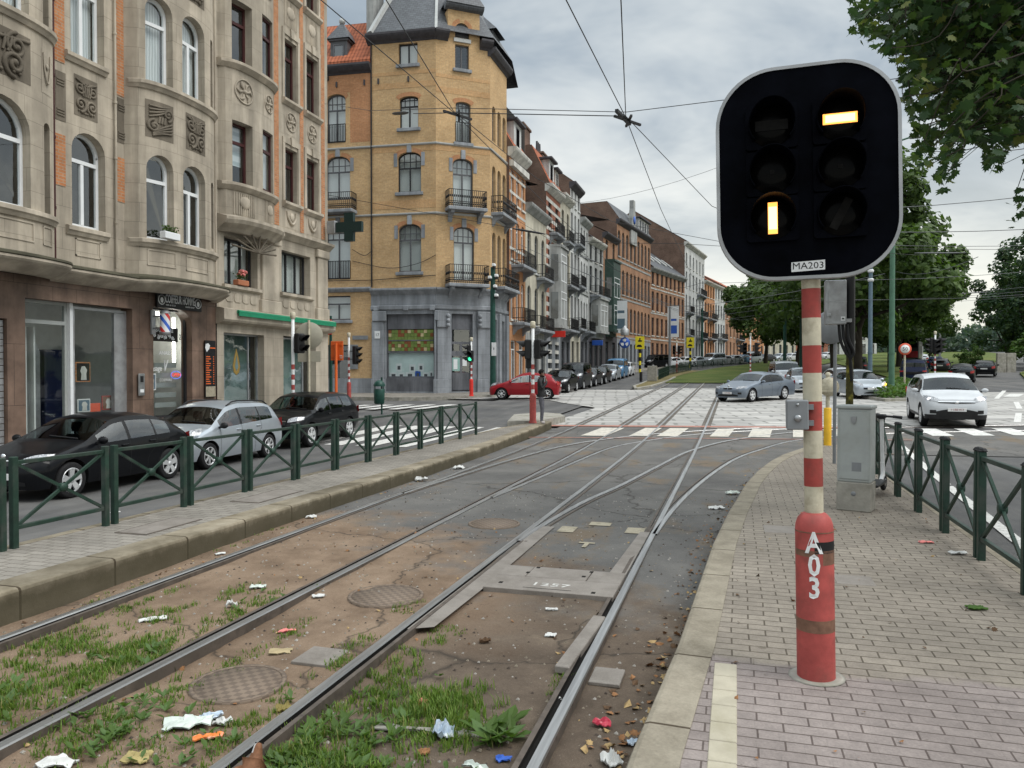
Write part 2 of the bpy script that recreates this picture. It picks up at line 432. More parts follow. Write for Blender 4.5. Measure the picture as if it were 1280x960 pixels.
    b.inputs['Color1'].default_value = (.43,.415,.39,1); b.inputs['Color2'].default_value = (.325,.315,.30,1); b.inputs['Mortar'].default_value = (.22,.215,.2,1)
    dn = a.noise(.8, 4, .6); ad = a.n('ShaderNodeVectorMath', operation='MULTIPLY_ADD'); a.l(dn, 1, ad, 0); ad.inputs[1].default_value = (.5,.35,0); a.l(mp, 0, ad, 2); a.l(ad, 0, b, 'Vector')
    n1_ = a.noise(.5, 6, .7); r = a.ramp(n1_, [(.3,.78),(.6,1.1)]); m = a.mix(.8, b, r, 'MULTIPLY')
    st = a.noise(1, 5, .6, stretch=(.25,2.2,1)); r3 = a.ramp(st, [(.38,.7),(.62,1.15)])
    m = a.mix(.8, m, r3, 'MULTIPLY', ai=2); a.fin(m, rough=.75)
    # paving of the stop: small grey-beige blocks, larger mauve ones by the signal
    a = N('stop_paving'); sp_ = a.n('ShaderNodeSeparateXYZ'); a.l(a.tc, 'Object', sp_, 0)
    def bt(w, h, c1, c2, mo, ms, off=.5):
        b = a.n('ShaderNodeTexBrick'); b.inputs['Scale'].default_value = 1; b.offset = off
        b.inputs['Brick Width'].default_value = w; b.inputs['Row Height'].default_value = h; b.inputs['Mortar Size'].default_value = ms; b.inputs['Mortar Smooth'].default_value = .25
        b.inputs['Color1'].default_value = (*c1,1); b.inputs['Color2'].default_value = (*c2,1); b.inputs['Mortar'].default_value = (*mo,1)
        wv = a.noise(.9, 3, .5); 
        ad = a.n('ShaderNodeVectorMath', operation='MULTIPLY_ADD'); a.l(wv, 1, ad, 0); ad.inputs[1].default_value = (.035,.035,0); a.l(a.tc, 'UV', ad, 2)
        a.l(ad, 0, b, 'Vector'); return b
    b1 = bt(.215, .108, (.222,.194,.162), (.266,.234,.194), (.095,.08,.062), .006)
    b2 = bt(.245, .095, (.222,.19,.176), (.266,.229,.212), (.10,.08,.072), .0055)
    nz = a.noise(1.5, 3); yy = a.math('MULTIPLY_ADD', nz, .5); a.l(sp_, 1, yy, 2)
    f = a.ramp(a.math('MULTIPLY', a.math('ADD', yy, -4.0), .5), [(.48,1),(.52,0)])
    b = a.mix(f, b1, b2)
    # a few red bricks where the two meet
    vr = a.n('ShaderNodeTexVoronoi'); vr.inputs['Scale'].default_value = 3.4; a.l(a.tc, 'Object', vr, 'Vector')
    vf = a.ramp(vr, [(.0,0),(.55,0)], 0)
    n1_ = a.noise(.7, 7, .7); r = a.ramp(n1_, [(.3,.66),(.65,1.12)]); m = a.mix(.85, b, r, 'MULTIPLY', ai=2)
    n2_ = a.noise(14, 4, .7); r2 = a.ramp(n2_, [(.3,.78),(.7,1.2)]); m = a.mix(.6, m, r2, 'MULTIPLY', ai=2)
    n3_ = a.noise(70, 2, .7); r3 = a.ramp(n3_, [(.3,.8),(.7,1.2)]); m = a.mix(.6, m, r3, 'MULTIPLY', ai=2)
    sp2 = a.noise(9, 3, .75); s2 = a.ramp(sp2, [(.70,0),(.73,1)]); m = a.mix(a.math('MULTIPLY', s2, .5), m, (.08,.068,.05), ai=2)
    hb = a.math('ADD', a.math('MULTIPLY', b1, -1.0, ai=1), a.math('MULTIPLY', n3_, .25))
    a.bump(hb, .5, .008); a.fin(m, rough=.85)
    a = N('island_paving')
    b1 = bt(.22, .11, (.215,.197,.172), (.265,.243,.212), (.125,.112,.092), .007)
    n1_ = a.noise(.7, 7, .7); r = a.ramp(n1_, [(.3,.62),(.65,1.12)]); m = a.mix(.85, b1, r, 'MULTIPLY')
    n3_ = a.noise(60, 2, .7); r3 = a.ramp(n3_, [(.3,.8),(.7,1.2)]); m = a.mix(.6, m, r3, 'MULTIPLY', ai=2)
    a.bump(b1, .4, -.006, 1); a.fin(m, rough=.85)
    # kerb stone with joints, mossy patches, upright face darker than the top
    a = N('kerb_stone'); n1_ = a.noise(2, 7, .7); r = a.ramp(n1_, [(.3,(.15,.125,.085)),(.55,(.29,.25,.185)),(.75,(.37,.33,.26))])
    n2_ = a.noise(1, 5, .6, stretch=(1,.35,4)); r2 = a.ramp(n2_, [(.4,.6),(.62,1.1)]); m = a.mix(.7, r, r2, 'MULTIPLY')
    n4_ = a.noise(5, 5, .7); mo = a.ramp(n4_, [(.60,0),(.75,1)]); m = a.mix(a.math('MULTIPLY', mo, .5), m, (.09,.09,.035), ai=2)
    b = a.n('ShaderNodeTexBrick'); b.inputs['Scale'].default_value = 1; b.offset = 0
    b.inputs['Brick Width'].default_value = .98; b.inputs['Row Height'].default_value = 9; b.inputs['Mortar Size'].default_value = .012
    b.inputs['Color1'].default_value = (1,1,1,1); b.inputs['Color2'].default_value = (.82,.82,.82,1); b.inputs['Mortar'].default_value = (.25,.22,.2,1)
    a.l(a.tc, 'UV', b, 'Vector'); m = a.mix(1, m, b, 'MULTIPLY', ai=2)
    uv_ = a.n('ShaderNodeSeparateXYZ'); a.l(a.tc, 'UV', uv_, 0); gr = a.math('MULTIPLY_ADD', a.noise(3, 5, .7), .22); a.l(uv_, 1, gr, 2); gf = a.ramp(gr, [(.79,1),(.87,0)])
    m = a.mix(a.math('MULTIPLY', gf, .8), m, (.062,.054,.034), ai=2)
    a.bump(a.noise(25, 5, .7), .4, .01); a.fin(m, rough=.9)
    # kerb of the stop, worn pale stone
    a = N('kerb_pale'); n1_ = a.noise(3, 7, .7); r = a.ramp(n1_, [(.3,(.19,.165,.125)),(.6,(.31,.275,.215))])
    n3_ = a.noise(50, 3, .7); r3 = a.ramp(n3_, [(.3,.8),(.7,1.15)]); m = a.mix(.6, r, r3, 'MULTIPLY')
    b = a.n('ShaderNodeTexBrick'); b.inputs['Scale'].default_value = 1; b.offset = 0
    b.inputs['Brick Width'].default_value = .98; b.inputs['Row Height'].default_value = 9; b.inputs['Mortar Size'].default_value = .01
    b.inputs['Color1'].default_value = (1,1,1,1); b.inputs['Color2'].default_value = (.85,.85,.85,1); b.inputs['Mortar'].default_value = (.25,.22,.2,1)
    a.l(a.tc, 'UV', b, 'Vector'); m = a.mix(1, m, b, 'MULTIPLY', ai=2)
    a.bump(n3_, .4, .008); a.fin(m, rough=.9)
    # worn road paint
    for nm, c in (('road_paint',(.62,.61,.58)), ('zebra_cream',(.55,.515,.45)), ('paint_red',(.38,.19,.15)), ('paint_yellow',(.36,.32,.24))):
        a = N(nm); n1_ = a.noise(7, 6, .75); f = a.ramp(n1_, [(.36,0),(.52,1)])
        n2_ = a.noise(60, 2); r2 = a.ramp(n2_, [(.3,.82),(.7,1.12)])
        m = a.mix(f, tuple(v*.62 for v in c), c); m = a.mix(.8, m, r2, 'MULTIPLY', ai=2); a.fin(m, rough=.8)
    a = N('lawn'); n1_ = a.noise(.35, 6, .65); r = a.ramp(n1_, [(.3,(.05,.075,.018)),(.5,(.085,.115,.028)),(.7,(.15,.14,.05))])
    n2_ = a.noise(18, 4, .7); r2 = a.ramp(n2_, [(.3,.55),(.7,1.4)]); m = a.mix(.8, r, r2, 'MULTIPLY'); a.bump(n2_, .6, .03); a.fin(m, rough=.95)
    a = N('dry_verge'); n1_ = a.noise(.9, 6, .65); r = a.ramp(n1_, [(.3,(.09,.085,.03)),(.5,(.16,.13,.06)),(.7,(.21,.17,.09))])
    n2_ = a.noise(14, 4, .7); r2 = a.ramp(n2_, [(.3,.6),(.7,1.4)]); m = a.mix(.8, r, r2, 'MULTIPLY'); a.fin(m, rough=.95)
    # rail: polished crown
    a = N('rail_steel'); n1_ = a.noise(1, 5, .6, stretch=(30,1.2,30)); r = a.ramp(n1_, [(.35,(.36,.36,.36)),(.65,(.56,.56,.555))]); a.fin(r, rough=.40, metal=1)
    plain('rail_rust', (.105,.085,.07), .75, .3, .4, 12, dirt=(.05,.043,.036), dscale=6)
    plain('rail_groove', (.012,.011,.01), .9, 0, .3)
    a = N('plate_grey'); n1_ = a.noise(3, 6, .7); r = a.ramp(n1_, [(.3,(.15,.13,.11)),(.6,(.235,.21,.185))]); n2_ = a.noise(80, 3, .7); r2 = a.ramp(n2_, [(.3,.8),(.7,1.15)]); m = a.mix(.7, r, r2, 'MULTIPLY'); a.fin(m, rough=.7, metal=.1)
    a = N('manhole_iron'); ck = a.n('ShaderNodeTexChecker'); ck.inputs['Scale'].default_value = 22; a.l(a.tc, 'UV', ck, 'Vector'); ck.inputs[1].default_value = (.205,.155,.115,1); ck.inputs[2].default_value = (.14,.105,.08,1)
    a.bump(ck, .4, .006, 1); a.fin(ck, rough=.7, metal=.3, oi=0)
ground_mats()

# ------------------------------------------------------------------ ground sheets
def interp(tab, x):
    if x <= tab[0][0]: return tab[0][1]
    for (a, p), (b, q) in zip(tab, tab[1:]):
        if x <= b: return p + (q-p)*(x-a)/(b-a)
    return tab[-1][1]
def bend(y): return interp([(76,0),(88,1.2),(103,3.3),(118,6.9),(134,9.1),(150,12.1),(182,15.3),(240,22)], y)
def kerb_x(y): return interp([(-4,-.62),(3.3,-.47),(5,-.35),(8,-.22),(9.85,-.09),(11,.02),(12.4,.14),(14,.35),(15.6,.62),(17,.95),(18.4,1.42),(19.0,1.8),(19.4,2.25)], y)
def frange(a, b, st):
    n = max(1, int(math.ceil((b-a)/st))); return [a+(b-a)*i/n for i in range(n+1)]
def strip(name, ys, xl, xr, mat, dz, zf=zt, nx=1, kind='structure', rough=None, build=True, mb=None):
    mb = mb or MB(); vs = []; ys = list(ys)
    for y in ys:
        a, b = (xl(y) if callable(xl) else xl), (xr(y) if callable(xr) else xr)
        for i in range(nx+1):
            x = a+(b-a)*i/nx; z = zf(y)+dz
            if rough: z += rough(x, y)
            vs.append((x, y, z))
    m = nx+1
    mb.add(vs, [(j*m+i, j*m+i+1, (j+1)*m+i+1, (j+1)*m+i) for j in range(len(ys)-1) for i in range(nx)], 0, rough is not None)
    if build:
        o = mb.build(name, mat); tag(o, kind=kind); return o
YS = [-8,0,4,8,12,14]+frange(14.5,26,.5)+[30,35,40,45,50,55,60,65,70,75,80,85,90]+frange(95,300,10)
YG = [-60,-30]+YS+[400,600,1200]
m = MB(); vs = []; XG = [-900,-6.9,-6.5,900]
for y in YG:
    for x in XG: vs.append((x,y,zt(y)-.06+(lz(y)-.02 if x < -6.6 else 0)-(.3 if y < 13 and x > -6.6 else 0)))
m.add(vs, [(j*4+i,j*4+i+1,(j+1)*4+i+1,(j+1)*4+i) for j in range(len(YG)-1) for i in range(3)])
tag(m.build('ground', 'asphalt'), kind='structure')
strip('road', [y for y in YS if y <= 200], lambda y: interp([(0,-13.3),(26,-13.6),(34,-12.1)],y)+bend(y), lambda y: -6.85+bend(y), 'asphalt_road', -.02, zl)
strip('road', [y for y in YS if y <= 140], lambda y: 2.5, lambda y: 12+max(0,(y-40)*.22), 'asphalt_road', -.024)
def bed_z(y):                                     # the near bed is worn down below rail height
    return zt(y) - .045*(1-min(1,max(0,(y-4.5)/3.5)))
def bed_rough(x, y):
    k = min(1, max(0, (9-y)/5))
    return k*(.035*noise.noise(Vector((x*1.3,y*1.3,0)))+.014*noise.noise(Vector((x*5,y*5,3))))-k*.012
strip('tram_bed', frange(-1,9,.12)+frange(9.5,26,.5), -5.6, lambda y: kerb_x(y)+.04 if y < 19.4 else interp([(19.4,2.3),(20,9),(26,9)], y), 'tram_bed', -.008, bed_z, 44, rough=bed_rough)
strip('tram_bed', [26,30,35,40,45,51,56,62.5], lambda y: -6.0 if y > 51.4 else -5.6, 2.4, 'asphalt', -.012)
# the block paved crossing between the two zebra lines
def cr(y, side):
    if side < 0: return interp([(25.4,-6.3),(33.8,-6.0),(34,-6.05),(37,-8.2),(39.2,-9.4),(39.6,-30),(50.5,-30)], y)
    return interp([(25.4,1.9),(26.4,3.0),(28.2,6.8),(29.5,14),(30,22),(52,30)], y)
strip('crossing', [25.4,25.6,26]+frange(26.4,39.2,.4)+[39.4,39.6,42,45,48,51], lambda y: cr(y,-1), lambda y: cr(y,1), 'crossing_setts', .004)
strip('crossing', [51,52,54], lambda y: interp([(51,-5.9),(54,-4.8)],y), lambda y: 6.2, 'crossing_setts', .003)
# painted markings
def quad(mb, p, dz=.008, zf=zt):
    # subdivided along y so that paint follows the slope
    n = 6; vs = []
    for i in range(n+1):
        t = i/n
        a = Vector(p[0]).lerp(Vector(p[3]), t); b = Vector(p[1]).lerp(Vector(p[2]), t)
        vs += [(a.x,a.y,zf(a.y)+dz),(b.x,b.y,zf(b.y)+dz)]
    mb.add(vs, [(2*i,2*i+1,2*i+3,2*i+2) for i in range(n)])
m = MB()
for x0, x1, y0, y1 in ((-4.36,-3.62,22.1,24.75),(-2.98,-2.45,22.35,25.0),(-2.2,-1.62,22.45,25.1),(-.72,-.2,22.7,25.2),(.33,.93,22.8,25.4),(1.55,2.1,23.0,25.6),(2.75,3.4,23.2,25.9),(-3.62,-3.2,22.15,24.8)):
    if x0 == -3.62: continue
    s = .12*(y1-y0); quad(m, [(x0,y0),(x1,y0+.06),(x1+s*.55,y1+.06),(x0+s*.55,y1)])
tag(m.build('road_marking', 'zebra_cream'), kind='structure')
m = MB()
quad(m, [(-5.7,21.2),(4.6,22.95),(4.6,23.05),(-5.7,21.32)]); quad(m, [(-6.1,24.9),(3.9,26.25),(3.9,26.75),(-6.1,25.35)], .0095)
tag(m.build('road_marking', 'paint_red'), kind='structure')
m = MB()
for k in range(5):
    x = 5.4+k*1.12; quad(m, [(x,24.4+k*.35),(x+.58,24.5+k*.35),(x+.6,26.7+k*.3),(x+.02,26.6+k*.3)], .0)
quad(m, [(2.95,9),(3.1,9),(3.55,14.6),(3.4,14.6)], -.008); quad(m, [(3.42,14.8),(3.57,14.8),(4.25,22.9),(4.1,22.9)], -.008)
quad(m, [(2.75,1),(2.9,1),(3.1,8.9),(2.95,8.9)], -.008)
for k in range(3): quad(m, [(5.82-k*.3,23.2-k*3.2),(5.97-k*.3,23.2-k*3.2),(6.02-k*.3,23.8-k*3.0),(5.87-k*.3,23.8-k*3.0)], -.008)
for x0, y0, x1, y1 in ((9.0,29.6,10.4,34),(11.2,36.5,12.6,41.5),(12.5,44,15.5,53),(10,31,10.5,33)):
    quad(m, [(x0,y0),(x0+.22,y0),(x1+.22,y1),(x1,y1)], .01)
for k in range(6): quad(m, [(13.5+k*1.3,46+k*.6),(14.2+k*1.3,46+k*.6),(15.4+k*1.3,49+k*.6),(14.7+k*1.3,49+k*.6)], .01)
for k in range(6):       # zebra across the side road behind the fence
    x = -12.6+k*1.02; quad(m, [(x,20.0),(x+.58,20.0),(x+1.2,25.2),(x+.62,25.2)], -.008, zl)
for k in range(7):       # second one in front of the corner shop
    x = -20+k*1.0; quad(m, [(x,30.2+k*.25),(x+.5,30.2+k*.25),(x+1.1,33.4+k*.25),(x+.6,33.4+k*.25)], .0, zl)
tag(m.build('road_marking', 'road_paint'), kind='structure')

# raised island on the left, with its kerb
def isl_l(y): return interp([(-6,-6.98),(18,-6.98),(20,-6.9),(22,-6.75),(24.6,-6.2)], y)
def isl_r(y): return interp([(-6,-5.83),(14,-5.83),(18,-5.88),(20,-5.98),(24.6,-6.12)], y)
ys = frange(-6,14,2)+frange(14.4,24.6,.6)
strip('pavement', ys, isl_l, isl_r, 'island_paving', .2)
m = MB()
def kerb_run(m, pts, w, h, side, mi=0, low=-.4, zf=zt):
    # pts: kerb line; w: width towards `side` (+1 = right of travel); profile with a rounded arris
    vs = []; uv = []; L = 0; P = [Vector(p) for p in pts]
    for i, p in enumerate(P):
        d = (P[min(i+1,len(P)-1)]-P[max(i-1,0)]).normalized(); nrm = Vector((d.y,-d.x))*side
        if i: L += (p-P[i-1]).length
        z = zf(p.y)
        prof = [(0,low),(.0,h-.03),(.012,h-.008),(.035,h),(w,h),(w,low)]
        q = 0
        for k, (a, b) in enumerate(prof):
            vs.append((p.x+nrm.x*a, p.y+nrm.y*a, z+b))
            if k: q += math.hypot(a-prof[k-1][0], b-prof[k-1][1])
            uv.append((L, .15+q))
    n = 6; fs = []
    for i in range(len(P)-1):
        for k in range(n-1):
            f = (i*n+k, (i+1)*n+k, (i+1)*n+k+1, i*n+k+1)
            fs.append(f if side < 0 else f[::-1])
    m.add(vs, fs, mi, False, uv)
    m.add(vs[:n], [tuple(range(n))], mi); m.add(vs[-n:], [tuple(range(n-1,-1,-1))], mi)
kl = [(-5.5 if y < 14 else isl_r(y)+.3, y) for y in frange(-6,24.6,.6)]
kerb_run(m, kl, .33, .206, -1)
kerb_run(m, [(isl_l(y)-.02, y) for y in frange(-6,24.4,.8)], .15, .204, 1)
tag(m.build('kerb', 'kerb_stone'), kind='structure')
# concrete nose at the tip of the island
m = MB(); pl = [(-6.95,23.3),(-6.1,24.0),(-5.8,26.6),(-6.35,28.2),(-7.25,28.9),(-7.85,27.2)]
m.ext(pl, (0,0,.08), (1,0,0), (0,1,0), (0,0,.29))
tag(m.build('island_nose', 'concrete'), 'low concrete nose block at the tip of the paved island beside the standing man', 'kerb block')
# stop platform on the right
ys = frange(-6,13,.5)+frange(13.25,19.4,.25)
def plat_r(y): return interp([(-6,2.42),(15,2.5),(18,2.9),(19.4,2.9)], y)
strip('pavement', ys, lambda y: kerb_x(y)+.22, plat_r, 'stop_paving', .2)
m = MB()
kerb_run(m, [(kerb_x(y), y) for y in ys], .23, .206, 1)
kerb_run(m, [(kerb_x(19.4),19.4),(2.6,19.5),(2.9,19.38)], .2, .206, 1)
kerb_run(m, [(plat_r(y)+.0, y) for y in ys], .14, .203, -1)
tag(m.build('kerb', 'kerb_pale'), kind='structure')
# pale guide tiles set into the mauve blocks
plain('guide_tile', (.40,.365,.285), .8, 0, .12, 8, .2, dirt=(.33,.3,.22), dscale=3)
m = MB()
for k in range(31):
    y = -1.5+k*.2
    m.cbox(-.115, y+.004, .17, .012, y+.196, .2045, .004)
tag(m.build('guide_strip', 'guide_tile'), 'strip of pale guide tiles set in the mauve blocks left of the red bollard', 'paving strip')
# pavements along the houses
m = MB()
NK = lambda y: interp([(-6,-13.0),(24,-13.7),(27.5,-15)],y)
strip('', frange(-6,14,4)+frange(14.5,28,.5), -19, NK, '', .12, zl, mb=m, build=False)
ys = [39.5,42,44,46,50,55,60]+frange(65,220,5)
strip('', [38.2,39.5,41,42,43,44.5], lambda y: -60, lambda y: interp([(38.2,-17.5),(39.5,-14.8),(42,-13.0),(44.5,-12.3)],y), '', .12, mb=m, build=False)
strip('', [44.5]+ys[3:], lambda y: -16+bend(y), lambda y: -12.1+bend(y), '', .12, mb=m, build=False)
tag(m.build('pavement', 'island_paving'), kind='structure')
m = MB()
kerb_run(m, [(NK(y),y) for y in frange(-6,14,4)+frange(14.5,28,.5)], .15, .125, -1, zf=zl)
kerb_run(m, [(-60,38.2),(-17.5,38.2),(-14.8,39.5),(-13.0,42),(-12.3,44.5)], .15, .125, -1)
kerb_run(m, [(-12.1+bend(y),y) for y in ys[2:]], .15, .125, -1)
tag(m.build('kerb', 'concrete'), kind='structure')
# reservation beyond the crossing
strip('verge', frange(51.6,66,1.2)+frange(68,90,4), lambda y: interp([(51.6,-6.5),(55,-7.1),(90,-7.3)],y)+bend(y), lambda y: interp([(51.6,-6.3),(56,-5.75),(66,-5.3),(90,-5.3)],y)+bend(y), 'dry_verge', .1)
strip('lawn', [62,64,68,72,76]+frange(80,240,5), lambda y: -5.4+bend(y), lambda y: interp([(62,1.6),(70,2.2),(240,3)],y)+bend(y), 'lawn', .06)
m = MB()
kerb_run(m, [(interp([(51.6,-6.3),(56,-5.75),(66,-5.3),(72,-5.3)],y),y) for y in frange(51.4,72,1.2)], .2, .12, -1)
kerb_run(m, [(interp([(51.6,-6.5),(55,-7.1),(90,-7.3)],y)+bend(y),y) for y in frange(51.4,90,2)], .2, .12, 1)
kerb_run(m, [(1.6,62),(1.2,60.5),(2.0,59.6),(3.4,60.5),(4.4,64),(4.6,72),(4.8,90)], .2, .14, -1)
tag(m.build('kerb', 'concrete'), kind='structure')
strip('lawn', frange(60,90,3)+frange(95,200,7), lambda y: interp([(60,1.6),(62,1.7),(90,2.6),(200,3)],y)+bend(y), lambda y: interp([(60,2.2),(64,3.3),(90,3.8),(200,10)],y)+bend(y), 'lawn', .1)
# planted refuge on the right
m = MB(); pl = [(6.3,43.2),(6.9,40.6),(8.6,41.6),(10.3,46.5),(12.2,60),(10.5,62)]
m.ext(pl, (0,0,.6), (1,0,0), (0,1,0), (0,0,.06)); 
def slope_ext(m, pl, dz, h):
    n = len(pl); A = [(x,y,zt(y)-.2) for x,y in pl]; B = [(x,y,zt(y)+h) for x,y in pl]
    m.add(A+B, [tuple(range(n,2*n))]+[(i,(i+1)%n,n+(i+1)%n,n+i) for i in range(n)])
m = MB(); slope_ext(m, pl, 0, .14); tag(m.build('traffic_island', 'concrete'), kind='structure')
# park ground right of the avenue and between the carriageways
m = MB(); slope_ext(m, [(12.5,66),(15,64),(20,78),(60,200),(70,260),(24,260),(14,120)], 0, .1); tag(m.build('park_ground', 'lawn'), kind='structure')
m = MB(); slope_ext(m, [(21,66),(60,60),(200,66),(260,300),(120,300),(26,84)], 0, .1); tag(m.build('park_ground', 'lawn'), kind='structure')

# ------------------------------------------------------------------ rails
def catmull(pts, n=8):
    P = [Vector(p) for p in pts]; out = []
    for i in range(len(P)-1):
        a, b, c, d = P[max(i-1,0)], P[i], P[i+1], P[min(i+2,len(P)-1)]
        for k in range(n):
            t = k/n
            out.append(.5*((2*b)+(c-a)*t+(2*a-5*b+4*c-d)*t*t+(3*b-a-3*c+d)*t**3))
    return out+[P[-1]]
def rail(root_, pts, side, name='rail'):
    # grooved rail: polished head, dark groove, rusty guard lip on `side`; foot showing where the bed is worn
    m = MB(); P = [Vector(p) for p in pts]
    prof = [(-.034,-.12),(-.034,-.004),(-.028,.006),(.028,.006),(.034,-.004),(.034,-.032),(.072,-.032),(.072,-.001),(.104,-.001),(.104,-.12)]
    mi = [1,0,0,0,2,2,2,1,1]; vs = []
    for i, p in enumerate(P):
        d = (P[min(i+1,len(P)-1)]-P[max(i-1,0)]).normalized(); nr = Vector((d.y,-d.x))*side; z = zt(p.y)+.004
        for a, b in prof: vs.append((p.x+nr.x*a, p.y+nr.y*a, z+b))
    n = len(prof)
    for i in range(len(P)-1):
        for k in range(n-1):
            f = (i*n+k, (i+1)*n+k, (i+1)*n+k+1, i*n+k+1)
            m.add([vs[q] for q in (f if side < 0 else f[::-1])], [(0,1,2,3)], mi[k])
    return m.build(name, ['rail_steel','rail_rust','rail_groove'], root_)
YR = frange(-2,14,2)+frange(14.5,26,.75)+[30,35,40,45,50,55,60,63,67,72,76]+frange(80,120,5)
for xl, xr, lab in ((-2.42,-.94,'nearer straight tram track, polished rails running beside the paved stop'),(-5.1,-3.63,'straight tram track along the left kerb, rails partly sunk in weeds')):
    t = root('tram_track', lab, 'tram track', (0,0,0))
    rail(t, [(xl+bend(y),y) for y in YR], 1); rail(t, [(xr+bend(y),y) for y in YR], -1)
t = root('tram_track', 'curved branch track swinging right towards the signal from the nearer track', 'tram track')
rail(t, catmull([(-2.38,8.4),(-2.30,9.8),(-2.14,11.4),(-1.88,13),(-1.5,16),(-1.03,19.1),(0.0,22.1),(1.87,24.85),(4.2,26.6),(9,28.6)]), 1)
rail(t, catmull([(-.92,9.2),(-.84,10.9),(-.66,13),(-.38,15.3),(.0,17.6),(.52,19.5),(1.5,22.1),(3.1,24.0),(5.2,25.3),(9.5,27.1)]), -1)
t = root('tram_track', 'faint branch track crossing over from the left track before the zebra crossing', 'tram track')
rail(t, catmull([(-5.08,11.2),(-4.98,13),(-4.75,16),(-4.32,19),(-3.74,20.8),(-2.6,22.8),(-.8,24.7),(1.4,26.3),(5,28.4)]), 1)
rail(t, catmull([(-3.6,11.2),(-3.43,13.8),(-3.3,16),(-3.03,19),(-2.5,20.8),(-1.2,23.2),(.6,24.9),(3,26.6)]), -1)

m = MB()
for x in (-5.1,-3.63,-2.42,-.94):
    for a, b in ((-.15,-.036),(.036,.15)):
        lo, hi = (a,b) if x in (-5.1,-2.42) else (-b,-a)
        ys_ = frange(25.4,62,1.5)
        for y0, y1 in zip(ys_, ys_[1:]): m.add([(x+lo,y0,zt(y0)+.0068),(x+hi,y0,zt(y0)+.0068),(x+hi,y1,zt(y1)+.0068),(x+lo,y1,zt(y1)+.0068)], [(0,1,2,3)])
plain('rail_edge', (.105,.092,.078), .85, 0, .4, 8, dirt=(.2,.19,.17), dscale=3)
tag(m.build('road_marking', 'rail_edge'), kind='structure')
# pale concrete strips, cover plate and marks between the near rails
m = MB()
m.add([(x,y,bed_z(y)+dz) for x,y,dz in [(-2.37,5.3,.03),(-2.19,5.4,.03),(-2.16,6.4,.02),(-2.16,9.3,.0045),(-2.33,9.3,.0045),(-2.36,6.4,.02)]], [(0,1,2,5),(2,3,4,5)])
m.add([(x,y,bed_z(y)+dz) for x,y,dz in [(-1.18,6.6,.02),(-1.0,6.5,.02),(-.985,9.3,.0045),(-1.1,9.3,.0045)]], [(0,1,2,3)])
tag(m.build('concrete_strip', 'plate_grey'), kind='structure')
t = root('cover_plate', 'wide pinkish steel cover plate with number 1257 lying between the near rails', 'cover plate', (-1.62,6.95,bed_z(6.95)+.012))
m = MB(); m.cbox(-.55,-.45,-.05,.62,-.02,.012,.004); m.cbox(-.55,-.012,-.05,-.28,.36,.011,.004); m.cbox(-.272,-.012,-.05,.30,.36,.013,.004); m.cbox(.308,-.012,-.05,.62,.36,.011,.004); m.build('plate', 'plate_grey', t)
m = MB(); m.box(-.2,-.375,.0125,.24,-.365,.0135); m.build('slot', 'rail_groove', t)
for x, y in ((-.3,.1),(-.25,.3),(.24,.1),(.28,.28),(-.45,-.3),(.42,-.4)): m = MB(); m.box(x,y,.0125,x+.035,y+.05,.0145); m.build('slot', 'rail_groove', t)
text('number', '1257', .135, T(.02,-.24,.0132), 'road_paint', t, .0006, sx=1.35)
m = MB()
for x, y, w, d in ((-2.08,9.05,.2,.34),(-1.78,9.55,.27,.22),(-1.28,9.2,.22,.34)): m.add([(x,y,.0),(x+w,y,.0),(x+w+.0,y+d,.0),(x,y+d,.0)], [(0,1,2,3)])
m.add([(-1.7,8.52,0),(-1.52,8.52,0),(-1.52,8.58,0),(-1.7,8.58,0)], [(0,1,2,3)]); m.add([(-1.63,8.32,0),(-1.58,8.32,0),(-1.58,8.518,0),(-1.63,8.518,0)], [(0,1,2,3)])
tag(m.build('road_marking', 'paint_yellow'), kind='structure')
def manhole(x, y, r, lab, z=0):
    t = root('manhole_cover', lab, 'manhole cover', (x,y,z))
    m = MB(); m.lathe([(r,-.02),(r,.006),(r-.03,.008),(r-.03,.002)], n=28); m.build('ring', 'manhole_iron', t)
    m = MB(); m.lathe([(r-.032,-.02),(r-.032,.004),(.001,.005)], n=28); m.build('cover', 'manhole_iron', t)
manhole(-2.95,6.15,.33,'round rusty manhole cover with chequered face between left and near tracks',bed_z(6.15)-.012)
manhole(-2.95,9.3,.33,'round manhole cover with orange dust further up between the tracks',.0)
manhole(-3.05,4.2,.3,'dirt covered manhole cover nearest the stop',bed_z(4.2)-.016)
for x, y, w, d, lab, zz in ((-6.2,7.15,.42,.9,'damp rectangular cover set in the left island paving',.2),(-6.25,9.3,.45,1.1,'dark rectangular grid cover further along the island',.2)):
    t = root('inspection_cover', lab, 'inspection cover', (x,y,zz))
    m = MB(); m.cbox(-w/2,-d/2,-.02,w/2,d/2,.006,.003); m.build('frame', 'rail_rust', t)
    m = MB(); m.cbox(-w/2+.03,-d/2+.03,-.01,w/2-.03,d/2-.03,.009,.003); m.build('cover', 'plate_grey', t)
for x, y, w, d, lab, zz in ((-.79,4.9,.2,.26,'small square lid in the dirt right of the near rail',bed_z(4.9)+.01),(.55,8.9,.5,.4,'grey hydrant lid in the stop paving behind the bollard',.2),(.95,6.9,.3,.3,'small grey lid in the paving right of the bollard',.2),(-2.75,4.7,.28,.3,'cracked grey slab in the dirt left of the near rail',bed_z(4.7)+.01)):
    m = MB(); m.cbox(x-w/2,y-d/2,zz-.02,x+w/2,y+d/2,zz+.003,.004); tag(m.build('lid', 'plate_grey'), lab, 'lid')
